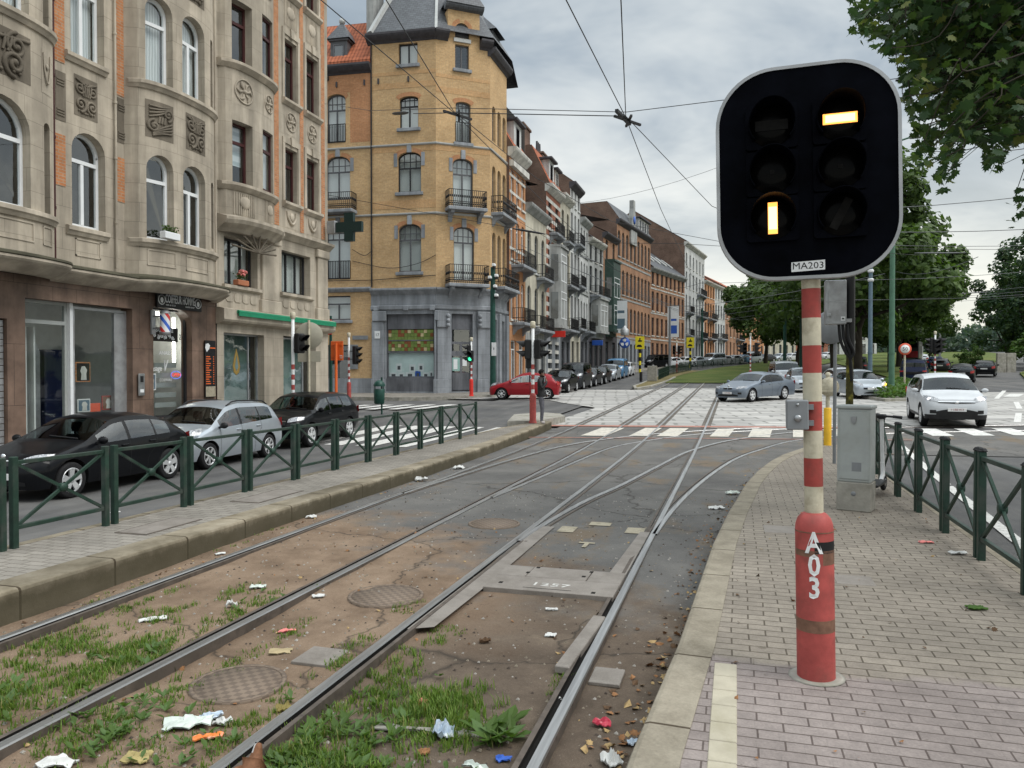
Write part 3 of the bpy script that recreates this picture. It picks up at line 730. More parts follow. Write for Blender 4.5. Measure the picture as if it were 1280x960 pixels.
m = MB(); m.cbox(-.05,-1.1,-.02,.05,.0,.03,.006); o = m.build('plank', 'plate_grey'); o.location = (-1.02,5.95,bed_z(5.5)+.02); o.rotation_euler = (0,0,R(-3)); tag(o, 'loose grey plank lying along the left side of the near rail', 'plank')
# ------------------------------------------------------------------ barrier fences
def make_fence(h, L, cap=True):
    t = root('fence_panel', '', 'fence panel')
    for x in (0, L):
        m = MB(); m.cbox(x-.032,-.032,-.02,x+.032,.032,h-.0,.006)
        if cap:
            m.cbox(x-.038,-.038,h,x+.038,.038,h+.012,.004,1); m.lathe([(.044,h+.012),(.03,h+.03),(.001,h+.038)], (x,0,0), 4, 1, sm=False)
        m.build('post', ['fence_green','black_plastic'], t)
    for z in (h-.06, .2):
        m = MB(); m.cbox(.0325,-.02,z-.02,L-.0325,.02,z+.02,.005); m.build('rail', 'fence_green', t)
    za, zb = .215, h-.075; cx, cz = L/2, (za+zb)/2
    for s_ in (1,-1):
        m = MB(); m.bar((.034,.003*s_,za if s_ > 0 else zb),(L-.034,.003*s_,zb if s_ > 0 else za),.026,.03); m.build('brace', 'fence_green', t)
    m = MB(); m.lathe([(.001,-.03),(.045,-.03),(.048,0),(.045,.03),(.001,.03)], (cx,0,cz), 16, 0, 'y'); m.build('boss', 'fence_green', t)
    return t
def where(n): return ['nearest','second','third','fourth','fifth','sixth','seventh','eighth','ninth','tenth','eleventh','twelfth'][n]
proto = make_fence(.90, 1.14, False); first = True
beside = ['before the black hatchback at the left edge','in front of the rear wheel of the black hatchback','in front of the silver estate front wheel','in front of the silver estate rear wheel','by the nose of the dark crossover','by the rear wheel of the dark crossover','just past the dark crossover','eighth along the island','ninth along the island','next to last towards the standing man','last one towards the standing man']
for k in range(11):
    y = 5.84+k*1.27; lab = 'green crossed barrier panel '+beside[k]; z = zt(y)+.2
    if first: o = proto; first = False
    else: o = dup(proto)
    o.location = (-6.79,y,z); o.rotation_euler = (0, -math.atan((zt(y+1.14)-zt(y))/1.14), PI/2); tag(o, lab, None, 'green barrier panels on the left island')
    if k > 8: o.rotation_euler[2] = PI/2-.03
o = dup(proto); o.location = (-6.79,4.57,.2); tag(o, 'green crossed barrier panel cut by the left edge of the picture', None, 'green barrier panels on the left island')
protoR = make_fence(1.0, 1.14); first = True
nR = ['cut by the right edge, nearest the camera','second from the right edge','third from the right edge','fourth from the right edge','fifth from the right edge','sixth from the right edge, beyond the middle','next to last, beside the scooter','last, behind the grey cabinet']
for k in range(8):
    y = 4.32+k*1.25
    o = protoR if first else dup(protoR); first = False
    o.location = (2.17,y,.2); o.rotation_euler = (0,0,PI/2+(.0 if k < 7 else -.12)); tag(o, 'dark green capped barrier panel '+nR[k], None, 'green barrier panels on the right pavement')

# ------------------------------------------------------------------ the tram signal
sg = root('tram_signal', 'large black tram signal on a striped pole with red base reading A03', 'tram signal', (.445,4.65,.2)); sg.rotation_euler = (0,R(-1.05),R(0))
m = MB(); m.lathe([(.103,0),(.103,.835),(.1,.87),(.088,.905),(.068,.928),(.052,.937),(.03,.938)], n=36); m.lathe([(.1045,.832),(.1045,.838)], n=36, mi=1)
m.lathe([(.1038,.275),(.1038,.345)], n=36, mi=2); m.lathe([(.1036,.72),(.1036,.785)], n=30, mi=3, a0=R(-95), a1=R(35)); m.lathe([(.1034,.655),(.1036,.735)], n=30, mi=2, a0=R(-70), a1=R(35))
m.lathe([(.1034,.70),(.1036,.735)], n=30, mi=2, a0=R(-170), a1=R(-85))
bol = m.build('bollard', ['bollard_red','tape_brown','tape_brown','black_plastic'], sg, 35)
for ch, z, fl in (('A',.775,1),('0',.65,1),('3',.525,1)): text('letter', ch, .165, T(-.012,-.1045,z)@UPR, 'white_paint', bol, .0012, sx=.8, bendr=.1045, bold=.004)
m = MB(); zs = [(.93,1.085,0),(1.085,1.245,1),(1.245,1.40,0),(1.40,1.565,1),(1.565,1.725,0),(1.725,1.88,1),(1.88,2.035,0),(2.035,2.2,1),(2.2,2.42,0),(2.42,3.3,2)]
for a, b, i in zs: m.lathe([(.051,a),(.051,b)], n=24, mi=i)
m.build('pole', ['pole_cream','pole_red','black_plastic'], sg)
# back plate: rounded square with an aluminium rim
def sq(w, h, r, n=10):
    out = []
    for cx_, cy_, a0 in ((w-r,h-r,0),(-w+r,h-r,PI/2),(-w+r,-h+r,PI),(w-r,-h+r,1.5*PI)):
        for i in range(n+1):
            t = a0+PI/2*i/n; out.append((cx_+r*math.cos(t), cy_+r*math.sin(t)))
    return out
HZ = 2.846; hx = -0.022
m = MB(); P = sq(.483,.596,.318,12)
m.ext(P, (hx,-.075,HZ), (1,0,0), (0,0,1), (0,.03,0)); plate = m.build('back_plate', 'signal_black', sg, 40)
m = MB(); Q = sq(.465,.578,.302,12); n = len(P); A = [(hx+a,-.082,HZ+b) for a,b in P]; B = [(hx+a,-.082,HZ+b) for a,b in Q]; A2 = [(hx+a*1.004,-.04,HZ+b*1.004) for a,b in P]; B2 = [(hx+a,-.0745,HZ+b) for a,b in Q]
for X_, Y_ in ((B,A),(A,A2),(B2,B)): m.add(X_+Y_, [(i,(i+1)%n,n+(i+1)%n,n+i) for i in range(n)], 0, True)
m.build('rim', 'galvanised', sg, 30)
m = MB(); m.box(-.03,-.044,HZ-.5,.03,.05,HZ-.44); m.box(-.03,-.044,HZ+.3,.03,.05,HZ+.36); m.build('bracket', 'black_plastic', sg)
for ci, cx_ in enumerate((-.205,.148)):
    for ri, dz in enumerate((.26,.0,-.256)):
        z = HZ+dz; m = MB()
        m.ext(sq(.138,.124,.02,3), (cx_,-.0765,z), (1,0,0), (0,0,1), (0,-.03,0))
        f = m.build('lamp_module', 'signal_black', sg, 40)
        m = MB(); m.lathe([(.117,-.107),(.114,-.113),(.06,-.122),(.001,-.125)], (cx_,0,z), 26, 0, 'y'); m.build('lens', 'lens_dark', f)
        m = MB()                          # hood round the upper three quarters
        for k in range(24):
            a0_, a1_ = R(-40)+R(260)*k/24, R(-40)+R(260)*(k+1)/24
            def L(a): return .07+.09*max(0,math.sin(a))**.7
            q = [(cx_+.124*math.cos(a),-.106,z+.124*math.sin(a)) for a in (a0_,a1_)]+[(cx_+.122*math.cos(a),-.106-L(a),z+.121*math.sin(a)) for a in (a1_,a0_)]
            m.add(q, [(0,1,2,3)], 0, True)
            q2 = [((p[0]-cx_)*.965+cx_,p[1],(p[2]-z)*.965+z) for p in q]; m.add(q2, [(3,2,1,0)], 0, True)
            m.add([q[3],q[2],q2[2],q2[3]], [(0,1,2,3)], 0)
        m.build('hood', 'signal_black', f)
        lit = (ci,ri) in ((1,0),(0,2))
        m = MB(); w, h = ((.087,.028) if ri == 0 else (.025,.087)) if ri != 1 else (.012,.012)
        if (ci,ri) == (1,2):
            for k in range(2):
                y_ = -.128-.0*k; c_, s_ = math.cos(R(62)), math.sin(R(62)); pts = [(-.09,-.022),(.09,-.022),(.09,.022),(-.09,.022)]
                m.add([(cx_+a*c_-b*s_,-.128,z+a*s_+b*c_) for a,b in pts], [(0,1,2,3)]); break
        elif lit:
            m.ext([(-w,-h),(w,-h),(w,h),(-w,h)], (cx_,-.125,z), (1,0,0), (0,0,1), (0,-.006,0), 0)
            m.ext([(-w*.86,-h*.72),(w*.86,-h*.72),(w*.86,h*.72),(-w*.86,h*.72)], (cx_,-.1312,z), (1,0,0), (0,0,1), (0,-.002,0), 1)
        else: m.ext([(-w,-h),(w,-h),(w,h),(-w,h)], (cx_,-.124,z), (1,0,0), (0,0,1), (0,-.004,0))
        o = m.build('bar_light', ['signal_amber','signal_core'] if lit else ['ghost'], f) if True else None
m = MB(); m.ext([(-.088,-.027),(.088,-.027),(.088,.027),(-.088,.027)], (-.02,-.0765,HZ-.525), (1,0,.035), (0,0,1), (0,-.002,0)); st = m.build('sticker', 'white_paint', sg)
text('lettering', 'MA●03'.replace('●','2'), .052, T(-.02,-.0792,HZ-.525)@UPR, 'black_plastic', st, .0004, sx=1.1)
t = sg
m = MB(); m.cbox(-.145,-.115,1.41,-.03,-.0,1.575,.006); m.box(-.04,-.07,1.43,.0,.0,1.46); m.box(-.04,-.07,1.52,.0,.0,1.55); kb = m.build('key_box', 'zinc_grey', sg)
m = MB(); m.lathe([(.019,-.115),(.019,-.13),(.012,-.133),(.001,-.135)], (-.088,0,1.475), 14, 0, 'y'); m.lathe([(.008,-.115),(.008,-.123),(.001,-.124)], (-.088,0,1.55), 10, 0, 'y'); m.build('key_switch', 'steel', kb)
m = MB(); m.lathe([(.14,-.004),(.155,.002),(.13,.006),(.09,.006)], n=24); m.build('footing', 'concrete', sg)

# ------------------------------------------------------------------ things behind the signal
t = root('service_cabinet', 'grey steel roadside cabinet on a stained concrete base behind the signal', 'cabinet', (1.41,10.33,.2), R(-18))
m = MB(); m.cbox(-.2,-.02,.0,.2,.33,.36,.012); m.build('plinth', 'concrete', t)
m = MB(); m.cbox(-.195,-.015,.362,.195,.325,1.27,.012); b_ = m.build('body', 'cabinet_grey', t)
m = MB(); m.cbox(-.21,-.03,1.272,.21,.34,1.315,.012); m.build('lid', 'cabinet_grey', t)
m = MB(); m.cbox(-.165,-.024,.4,.175,-.0155,1.235,.004); d_ = m.build('door', 'cabinet_grey', t)
m = MB(); m.ext([(-.03,.05),(.03,.05),(.03,-.01),(0,-.05),(-.03,-.01)], (-.0,-.0245,1.13), (1,0,0), (0,0,1), (0,-.012,0)); m.build('handle', 'steel', d_)
m = MB(); m.lathe([(.03,-.0215),(.024,-.027),(.001,-.026)], (0,0,.22), 14, 0, 'y'); m.build('cap', 'zinc_grey', t)
m = MB(); m.box(-.02,-.0255,.5,.09,-.0245,.61); m.build('vent', 'zinc_grey', d_)
t = root('sign_post', 'thin grey post behind the signal carrying the back of a round sign', 'sign post', (1.79,15.6,.2))
m = MB(); m.cyl((0,0,0),(0,0,2.95),.033,n=12); m.build('post', 'zinc_grey', t)
m = MB(); m.lathe([(.001,-.055),(.305,-.055),(.315,-.045),(.305,-.04),(.001,-.04)], (-.08,0,2.57), 32, 0, 'y'); m.box(-.34,-.038,2.43,.2,-.02,2.46); m.build('sign_disc', 'zinc_grey', t)
t = root('cable_pole', 'mossy dark pole with black cables and a grey junction box on top, behind the cabinet', 'pole', (1.6,12.2,.2))
m = MB(); m.cyl((0,0,-.05),(0,0,2.02),.055,.05,14); m.build('shaft', 'mossy', t)
m = MB(); m.cyl((0,0,2.0),(0,0,4.2),.07,.06,14); m.build('cable_duct', 'black_plastic', t)
m = MB(); m.cbox(-.36,-.22,2.42,-.075,-.02,3.06,.01); m.box(-.3,-.2,2.45,0,-.04,2.5); jb = m.build('junction_box', 'galvanised', t)
m = MB(); m.box(-.335,-.227,2.42,-.315,-.219,3.06); m.cbox(-.345,-.24,2.53,-.285,-.222,2.58,.003); m.box(-.36,-.224,2.74,-.075,-.2195,2.75); m.build('latch', 'steel', jb)
m = MB(); m.box(-.15,-.2235,2.47,-.095,-.2205,2.53); stk = m.build('sticker', 'white_paint', jb)
m = MB(); m.ext([(-.018,-.012),(.018,-.012),(.012,.015),(.004,.004),(-.004,.015),(-.014,.006)], (-.122,-.2238,2.5), (1,0,0), (0,0,1), (0,-.001,0)); m.build('emblem', 'black_plastic', stk)
for k, dx in enumerate((-.16,-.11,-.05)):
    m = MB(); m.tube(catmull([(dx,-.08,2.43),(dx+.02,-.1,2.2),(dx+.09,-.085,2.02),(.0,-.07,1.9),(.02,-.06,1.6)], 6), .022, 8); m.build('cable', 'black_plastic', t)
t = root('bollard', 'yellow tube bollard with a slim khaki signpost at the end of the platform', 'bollard', (2.04,19.1,zt(19.1)+.2))
m = MB(); m.lathe([(.085,0),(.085,.86),(.075,.875),(.03,.88)], n=20); m.build('sleeve', 'yellow_paint', t)
m = MB(); m.cyl((0,0,.8),(0,0,1.62),.045,n=14); m.lathe([(.055,1.62),(.055,1.68),(.02,1.7)], n=12); m.build('post', 'pole_cream', t)
m = MB(); m.lathe([(.001,-.07),(.215,-.07),(.22,-.06),(.215,-.055),(.001,-.055)], (.02,0,1.36), 28, 0, 'y'); m.box(-.2,-.075,1.25,.22,-.072,1.28); m.build('sign_disc', 'pole_cream', t)

# electric scooter leaning behind the cabinet
t = root('kick_scooter', 'parked electric kick scooter with black handlebar standing between cabinet and fence', 'scooter', (1.93,11.9,.2), R(70))
def wheel_(px, nm='wheel'):
    m = MB(); m.lathe([(.06,-.025),(.1,-.03),(.115,-.015),(.115,.015),(.1,.03),(.06,.025)], (px,0,.115), 24, 0, 'y'); m.lathe([(.001,-.03),(.055,-.03),(.06,-.02),(.06,.02),(.055,.03),(.001,.03)], (px,0,.115), 16, 1, 'y'); m.build(nm, ['rubber','steel'], t)
wheel_(.45); wheel_(-.45)
m = MB(); m.cbox(-.36,-.08,.13,.28,.08,.175,.015); m.build('deck', 'black_plastic', t)
m = MB(); m.tube([(.27,0,.16),(.40,0,.24),(.37,0,.42)], .03, 10); m.cyl((.42,0,.13),(.28,0,1.05),.027,n=12); m.build('stem', 'white_paint', t)
m = MB(); m.tube([(.27,-.26,1.08),(.28,-.1,1.09),(.28,.1,1.09),(.27,.26,1.08)], .016, 8); m.cbox(.2,-.06,1.06,.34,.06,1.12,.015); m.tube([(.33,.08,1.06),(.36,.1,.9),(.34,.02,.75)], .006, 6); m.tube([(.27,-.27,1.08),(.28,-.15,1.09)], .022, 8); m.tube([(.27,.27,1.08),(.28,.15,1.09)], .022, 8); m.build('handlebar', 'black_plastic', t)
m = MB(); m.tube([(-.56,0,.17),(-.48,0,.245),(-.38,0,.24)], [.02,.03,.03], 8); m.build('mudguard', 'black_plastic', t)

# ------------------------------------------------------------------ traffic lights
def visor_head(t, p, ang, lit=None, n=3, s=1.0):
    # black signal head at p facing angle ang (0 = towards -y)
    Mx = T(*p) @ Matrix.Rotation(ang, 4, 'Z')
    m = MB(); m.M = Mx; H_ = .31*n*s
    m.cbox(-.15*s,-.02,-H_/2,.15*s,.2,H_/2,.03); 
    hd = m.build('signal_head', 'black_plastic', t)
    for k in range(n):
        z = H_/2-.155*s-.31*s*k
        m = MB(); m.M = Mx
        m.lathe([(.001,-.03),(.1*s,-.025),(.105*s,-.015)], (0,0,z), 16, 0, 'y'); m.build('lens', [lit[1]] if lit and lit[0] == k else ['lens_dark'], hd)
        m = MB(); m.M = Mx
        N_ = 14
        for j in range(N_):
            a0, a1 = R(-30)+R(240)*j/N_, R(-30)+R(240)*(j+1)/N_
            q = [(.12*s*math.cos(a),-.02,z+.12*s*math.sin(a)) for a in (a0,a1)]+[(.12*s*math.cos(a),-.10-.22*max(0,.35+math.sin(a))/1.35,z+.125*s*math.sin(a)-.02) for a in (a1,a0)]
            m.add(q, [(0,1,2,3)]); m.add([(x*.97,y,(zz-z)*.97+z) for x,y,zz in q], [(3,2,1,0)])
        m.build('visor', 'black_plastic', hd)
def striped(t, r, z0, z1, bands, top=None):
    m = MB(); zz = z0
    st = sorted(bands)
    for a, b in st:
        if a > zz: m.lathe([(r,zz),(r,a)], n=14, mi=0)
        m.lathe([(r,a),(r,b)], n=14, mi=1); zz = b
    m.lathe([(r,zz),(r,z1),(r*.5,z1+.01)], n=14, mi=0)
    return m.build('pole', ['white_paint','bollard_red'], t)
def traffic_light(lab, x, y, h, heads, bol='bollard_red', base=.12, bolh=.95, name='traffic_light', cap=True, group=None):
    t = root(name, lab, 'traffic light', (x,y,(zl(y) if x < -8 else zt(y))+base), 0, group)
    m = MB(); m.lathe([(.13,0),(.115,.05),(.105,.1),(.105,bolh-.1),(.09,bolh-.03),(.06,bolh)], n=18); m.build('bollard', bol, t)
    striped(t, .052, bolh-.02, h, [(bolh+.12+.32*k, bolh+.28+.32*k) for k in range(4) if bolh+.28+.32*k < h-.9])
    if cap:
        m = MB(); m.lathe([(.075,h-.02),(.085,h),(.085,h+.16),(.06,h+.19),(.001,h+.2)], n=14); m.build('cap', 'pole_cream', t)
    for p, a, lit, n_ in heads:
        visor_head(t, p, a, lit, n_)
        m = MB(); m.bar((0,0,p[2]+.2),(p[0]*.9,p[1]*.9,p[2]+.2),.04); m.bar((0,0,p[2]-.2),(p[0]*.9,p[1]*.9,p[2]-.2),.04); m.build('bracket', 'black_plastic', t)
    return t
traffic_light('red and white traffic light beside the standing man, heads turned to both sides', -6.22,23.7,3.05, [((-.25,.02,2.35),R(-80),None,2),((.28,-.02,2.35),R(80),None,2),((-.1,.24,2.2),R(180),None,3)], base=.21)
tl = traffic_light('slim pedestrian light, green figure lit, on a bright red bollard by the corner shop', -14.0,40.0,3.05, [((-.22,-.02,2.35),R(-60),None,3),((.0,-.2,2.2),R(0),(1,'green_man'),2)], 'bright_red')
traffic_light('striped traffic light on the near pavement beside the round sign back', -13.4,21.3,3.65, [((.32,-.02,2.85),R(75),None,2)])
traffic_light('traffic light with black heads on both sides behind the orange panel', -18.8,35,3.25, [((-.75,.1,2.3),R(170),None,3),((.45,0,2.3),R(85),None,3)])
traffic_light('far traffic light with black heads on the lawn edge above the grey saloon', 1.06,62,3.6, [((-.4,0,2.6),R(10),None,3),((.5,0,2.6),R(85),None,3),((-.75,-.1,2.6),R(-90),None,2)], base=.1)
traffic_light('striped traffic light with black heads behind the white SUV', 12.05,54,3.4, [((-.3,0,2.7),R(-80),None,3),((.35,0,2.7),R(85),None,3),((.05,-.2,2.6),R(20),None,3)], base=.1)
traffic_light('distant traffic light with a dark red bollard at the head of the reservation', -6.1,84,3.2, [((-.3,0,2.4),R(0),None,3),((.3,0,2.4),R(60),None,3)], base=.1)
# ------------------------------------------------------------------ signs and posts
t = root('road_sign', 'khaki back of a round road sign on a thin post by the shop window', 'road sign', (-13.25,22,zl(22)+.12), R(25))
m = MB(); m.cyl((0,0,0),(0,0,3.6),.04,n=12); m.build('post', 'pole_cream', t)
plain('sign_back', (.30,.28,.22), .5, .1, .1)
m = MB(); m.lathe([(.001,.05),(.43,.05),(.44,.06),(.43,.066),(.001,.066)], (0,0,3.1), 32, 0, 'y'); m.build('sign_disc', 'sign_back', t)
m = MB(); m.cbox(-.36,.05,2.25,.36,.066,2.6,.004); m.build('plate', 'sign_back', t)
t = root('direction_panel', 'orange sign panel seen from behind on an orange post at the corner', 'sign', (-18.97,34,zt(34)+.12))
m = MB(); m.cyl((0,0,0),(0,0,2.9),.07,n=12); m.build('post', 'orange_paint', t)
m = MB(); m.cbox(-.34,.08,2.05,.34,.12,3.0,.01); m.box(-.3,.05,2.2,.3,.08,2.25); m.box(-.3,.05,2.8,.3,.08,2.85); pn = m.build('panel', 'orange_paint', t)
m = MB(); m.box(.16,.074,2.15,.3,.0795,2.3); m.build('sticker', 'white_paint', pn)
t = root('lamp_post', 'dark green post with a small red sign behind the orange panel', 'post', (-19.6,34.6,zt(34)+.12))
m = MB(); m.cyl((0,0,0),(0,0,4.3),.09,.07,12); m.build('post', 'post_green', t); m = MB(); m.cbox(-.11,-.12,3.35,.11,-.09,4.1,.01); pl_ = m.build('plate', 'bright_red', t); m = MB(); m.box(-.03,-.128,3.5,.03,-.1205,3.95); m.build('symbol', 'white_paint', pl_)
t = root('camera_mast', 'dark green street mast with white surveillance cameras at the shop corner', 'camera mast', (-13.17,41.3,zt(41.3)+.12))
m = MB(); m.cyl((0,0,0),(0,0,7.2),.17,.13,14); m.build('mast', 'post_green', t)
for z, dx, dy in ((7.3,.1,-.1),(6.7,.25,-.1),(6.1,.2,-.18),(5.6,.25,-.1),(6.6,-.1,-.2)):
    m = MB(); m.cbox(dx-.09,dy-.16,z-.08,dx+.09,dy+.12,z+.08,.03); m.lathe([(.09,-.1),(.1,.02),(.05,.08),(.001,.09)], (dx+.02,dy-.05,z-.1), 10, 1); m.bar((0,0,z),(dx,dy,z),.05); m.build('camera', ['white_paint','black_plastic'], t)
m = MB(); m.cbox(-.02,-.2,2.2,.26,-.17,2.95,.02); pl_ = m.build('plate', 'white_paint', t); m = MB(); m.ext([(-.02,-.05),(.02,-.05),(.02,.07),(-.02,.07)], (.12,-.201,2.6), (1,0,0), (0,0,1), (0,-.003,0)); m.build('symbol', 'black_plastic', pl_)
t = root('litter_bin', 'dark green domed litter bin on a post at the near pavement corner', 'litter bin', (-13.25,27.3,zt(27.3)+.1))
m = MB(); m.cyl((0,.0,0),(0,0,1.45),.035,n=10); m.build('post', 'post_green', t)
m = MB(); m.lathe([(.17,.42),(.2,.46),(.215,.98),(.2,1.0)], (0,-.22,0), 20); m.build('bin', 'post_green', t)
m = MB(); m.lathe([(.22,1.1),(.225,1.16),(.17,1.27),(.08,1.33),(.001,1.34)], (0,-.22,0), 20); m.bar((-.18,-.22,1.0),(-.18,-.22,1.12),.03); m.bar((.18,-.22,1.0),(.18,-.22,1.12),.03); m.build('hood', 'post_green', t)
# yellow works signs on yellow/black posts
for x, y, lab in ((-9.79,82,'nearer yellow works sign on a yellow and black post by the brick school'),(-5.58,100,'farther yellow works sign on a yellow and black post')):
    t = root('works_sign', lab, 'road sign', (x,y,zt(y)+.1), 0, 'yellow works signs')
    m = MB()
    for k in range(6): m.lathe([(.13,k*.42),(.13,k*.42+.42)], n=12, mi=k%2)
    m.build('post', ['sign_yellow','black_plastic'], t)
    m = MB(); m.cbox(-.48,-.16,2.52,.48,-.12,3.85,.02); pn = m.build('panel', 'sign_yellow', t)
    m = MB(); m.ext([(-.2,0),(.2,0),(.2,.16),(.05,.16),(.05,.4),(-.08,.4),(-.08,.16),(-.2,.16)], (.03,-.163,3.3), (1,0,0), (0,0,1), (0,-.01,0)); m.build('symbol', 'black_plastic', pn)
    m = MB(); m.ext([(-.3,0),(.25,0),(.25,.12),(.1,.25),(-.15,.25),(-.3,.12)], (-.02,-.163,2.75), (1,0,0), (0,0,1), (0,-.01,0)); m.build('symbol', 'black_plastic', pn)
t = root('cycle_sign', 'round blue and white road sign under a grey lantern on the left street', 'road sign', (-10.84,78,zt(78)+.1))
m = MB(); m.cyl((0,0,0),(0,0,4.6),.06,n=10); m.build('post', 'zinc_grey', t)
m = MB(); m.lathe([(.001,-.1),(.55,-.1),(.55,-.06),(.001,-.06)], (0,0,3.2), 24, 0, 'y'); dd_ = m.build('sign_disc', 'sign_blue', t)
m = MB()
for a in (90,210,330):
    c_, s_ = math.cos(R(a)), math.sin(R(a)); m.ext([(.1,-.08),(.36,-.2),(.42,.0),(.3,.22),(.14,.1)], (0,-.103,3.2), (c_,0,s_), (-s_,0,c_), (0,-.006,0))
m.build('symbol', 'white_paint', dd_)
m = MB(); m.lathe([(.42,3.95),(.45,4.5),(.3,4.62),(.05,4.95)], n=8); m.build('lantern', 'galvanised', t)
t = root('speed_sign', 'round speed limit sign reading 50 on a thin post by the planted island', 'road sign', (9.55,50,zt(50)+.14))
m = MB(); m.cyl((0,0,0),(0,0,2.75),.055,n=10); m.build('post', 'pole_cream', t)
m = MB(); m.lathe([(.001,-.1),(.34,-.1),(.35,-.08),(.34,-.06),(.001,-.06)], (0,0,2.42), 30, 0, 'y'); pass
plain('sign_red', (.62,.10,.05), .5, 0, .08)
d1 = m.build('border', 'sign_red', t); m = MB(); m.lathe([(.001,-.106),(.25,-.106),(.25,-.1015)], (0,0,2.42), 30, 0, 'y'); d2 = m.build('face', 'white_paint', t)
text('numerals', '50', .30, T(0,-.109,2.42)@UPR, 'black_plastic', d2, .002)
for x, y, mat_, h, r, lab in ((8.32,47,'lamp_green',13.6,.16,'tall green lamp mast rising from the planted island'),(8.6,56,'lamp_blue',11.5,.15,'tall blue-grey catenary mast left of the green mast')):
    t = root('lamp_mast', lab, 'mast', (x,y,zt(y)+.1))
    m = MB(); m.cyl((0,0,0),(0,0,h),r,r*.72,16); m.lathe([(r*1.5,0),(r*1.5,.3),(r*1.05,.5)], n=16); m.lathe([(r*1.12,2.2),(r*1.12,2.3)], n=16); m.build('mast', mat_, t)
    if mat_ == 'lamp_green':
        m = MB(); m.tube(catmull([(0,0,h-.1),(.1,-.1,h+.25),(.9,-.6,h+.4)],6), .05, 8); m.build('arm', mat_, t); m = MB(); m.cbox(.7,-.85,h+.3,1.3,-.4,h+.42,.04); m.build('lamp_head', 'galvanised', t)
    else:
        for z in (7.0,7.6,8.3): m = MB(); m.lathe([(r*1.05,z),(r*1.3,z+.05),(r*1.3,z+.16),(r*1.05,z+.2)], n=12); m.build('collar', 'white_paint', t)
for x, y, h, lab in ((-7.5,92,7.5,'grey tram mast standing in front of the brick school'),(-4.9,118,8.5,'far dark tram mast on the reservation'),(4.3,75,7.5,'dark tram mast behind the grey saloon'),(6.4,84,7.5,'tram mast at the foot of the big trees'),(28.5,125,11,'distant lamp mast in the gap between the trees')):
    t = root('tram_mast', lab, 'mast', (x,y,zt(y))); m = MB(); m.cyl((0,0,0),(0,0,h),.17,.13,12); m.build('mast', 'zinc_grey' if x < -6 else ('post_green' if x < 10 else 'galvanised'), t)
    if x > 20:
        m = MB(); m.bar((-.9,0,h),(.9,0,h),.16,.1); m.build('lamp_head', 'galvanised', t)
# concrete block at the head of the reservation
t = root('concrete_block', 'pale concrete block with a dark post at the head of the reservation', 'block', (-6.6,63.5,zt(63.5)+.1))
m = MB(); m.cbox(-.35,-.2,0,.4,.3,1.25,.03); m.build('block', 'concrete', t); m = MB(); m.cyl((-.75,-1.2,-.05),(-.75,-1.2,.75),.12,n=12); m.build('post', 'black_plastic', t)
# far railings along the reservation
fp = None
for k in range(34):
    y = 66+k*2.6; x = -6.3+bend(y) if k < 9 else interp([(89,-6.3),(105,-2.9),(130,2.6),(155,8)],y)
    x2 = (-6.3+bend(y+2.5)) if k < 9 else interp([(89,-6.3),(105,-2.9),(130,2.6),(155,8)],y+2.5)
    if fp is None:
        fp = root('railing', 'low dark railing panel along the tram reservation', 'railing', group='railings along the reservation')
        m = MB()
        for i in range(6): m.bar((.0+i*.48,0,0),(.0+i*.48,0,.95),.05)
        m.build('post', 'fence_green', fp)
        m = MB(); m.bar((0,0,.93),(2.5,0,.93),.05); m.bar((0,0,.5),(2.5,0,.5),.04); m.build('rail', 'fence_green', fp); o = fp
    else: o = dup(fp)
    o.location = (x,y,zt(y)+.06); o.rotation_euler = (0,-math.atan((zt(y+2.5)-zt(y))/2.5),math.atan2(2.5,x2-x))
# ------------------------------------------------------------------ cars
carpaint('paint_black', (.004,.0045,.006)); carpaint('paint_silver', (.42,.46,.50), .55, .32); carpaint('paint_red', (.27,.016,.022))
carpaint('paint_grey', (.17,.20,.24), .5, .32); carpaint('paint_white', (.52,.54,.56)); carpaint('paint_navy', (.012,.018,.05)); carpaint('paint_blue', (.09,.22,.38), .3)
carpaint('paint_graphite', (.03,.032,.036), .3); carpaint('paint_lightgrey', (.36,.38,.40), .5)
glass('car_glass', alpha=.0, tcol=(.26,.30,.30,1), wob=0); glass('car_glass_clear', alpha=.13, tcol=(.5,.58,.58,1), wob=0); plain('seat_dark', (.018,.018,.019), .85, 0, .3, 9); plain('seat_orange', (.30,.075,.03), .85, 0, .2, 6)
plain('trim_black', (.014,.014,.015), .5, 0, .2)
a_ = N('lamp_glass'); v_ = a_.n('ShaderNodeTexVoronoi'); v_.inputs['Scale'].default_value = 16; a_.l(a_.tc, 'Object', v_, 'Vector'); r_ = a_.ramp(v_, [(.1,(.72,.74,.76)),(.45,(.22,.23,.25)),(.8,(.5,.52,.54))]); a_.fin(r_, rough=.08, spec=.8)
plain('lamp_red', (.35,.015,.015), .12, 0, .3, 12); plain('lamp_amber', (.8,.25,.02), .15, 0, .1); plain('plate_white', (.66,.66,.66), .5, 0, .05); plain('plate_ink', (.22,.03,.03), .5, 0, .05)
def tab(t_, x):
    return sum(interp(t_, x+d) for d in (-.022,-.011,0,.011,.022))/5
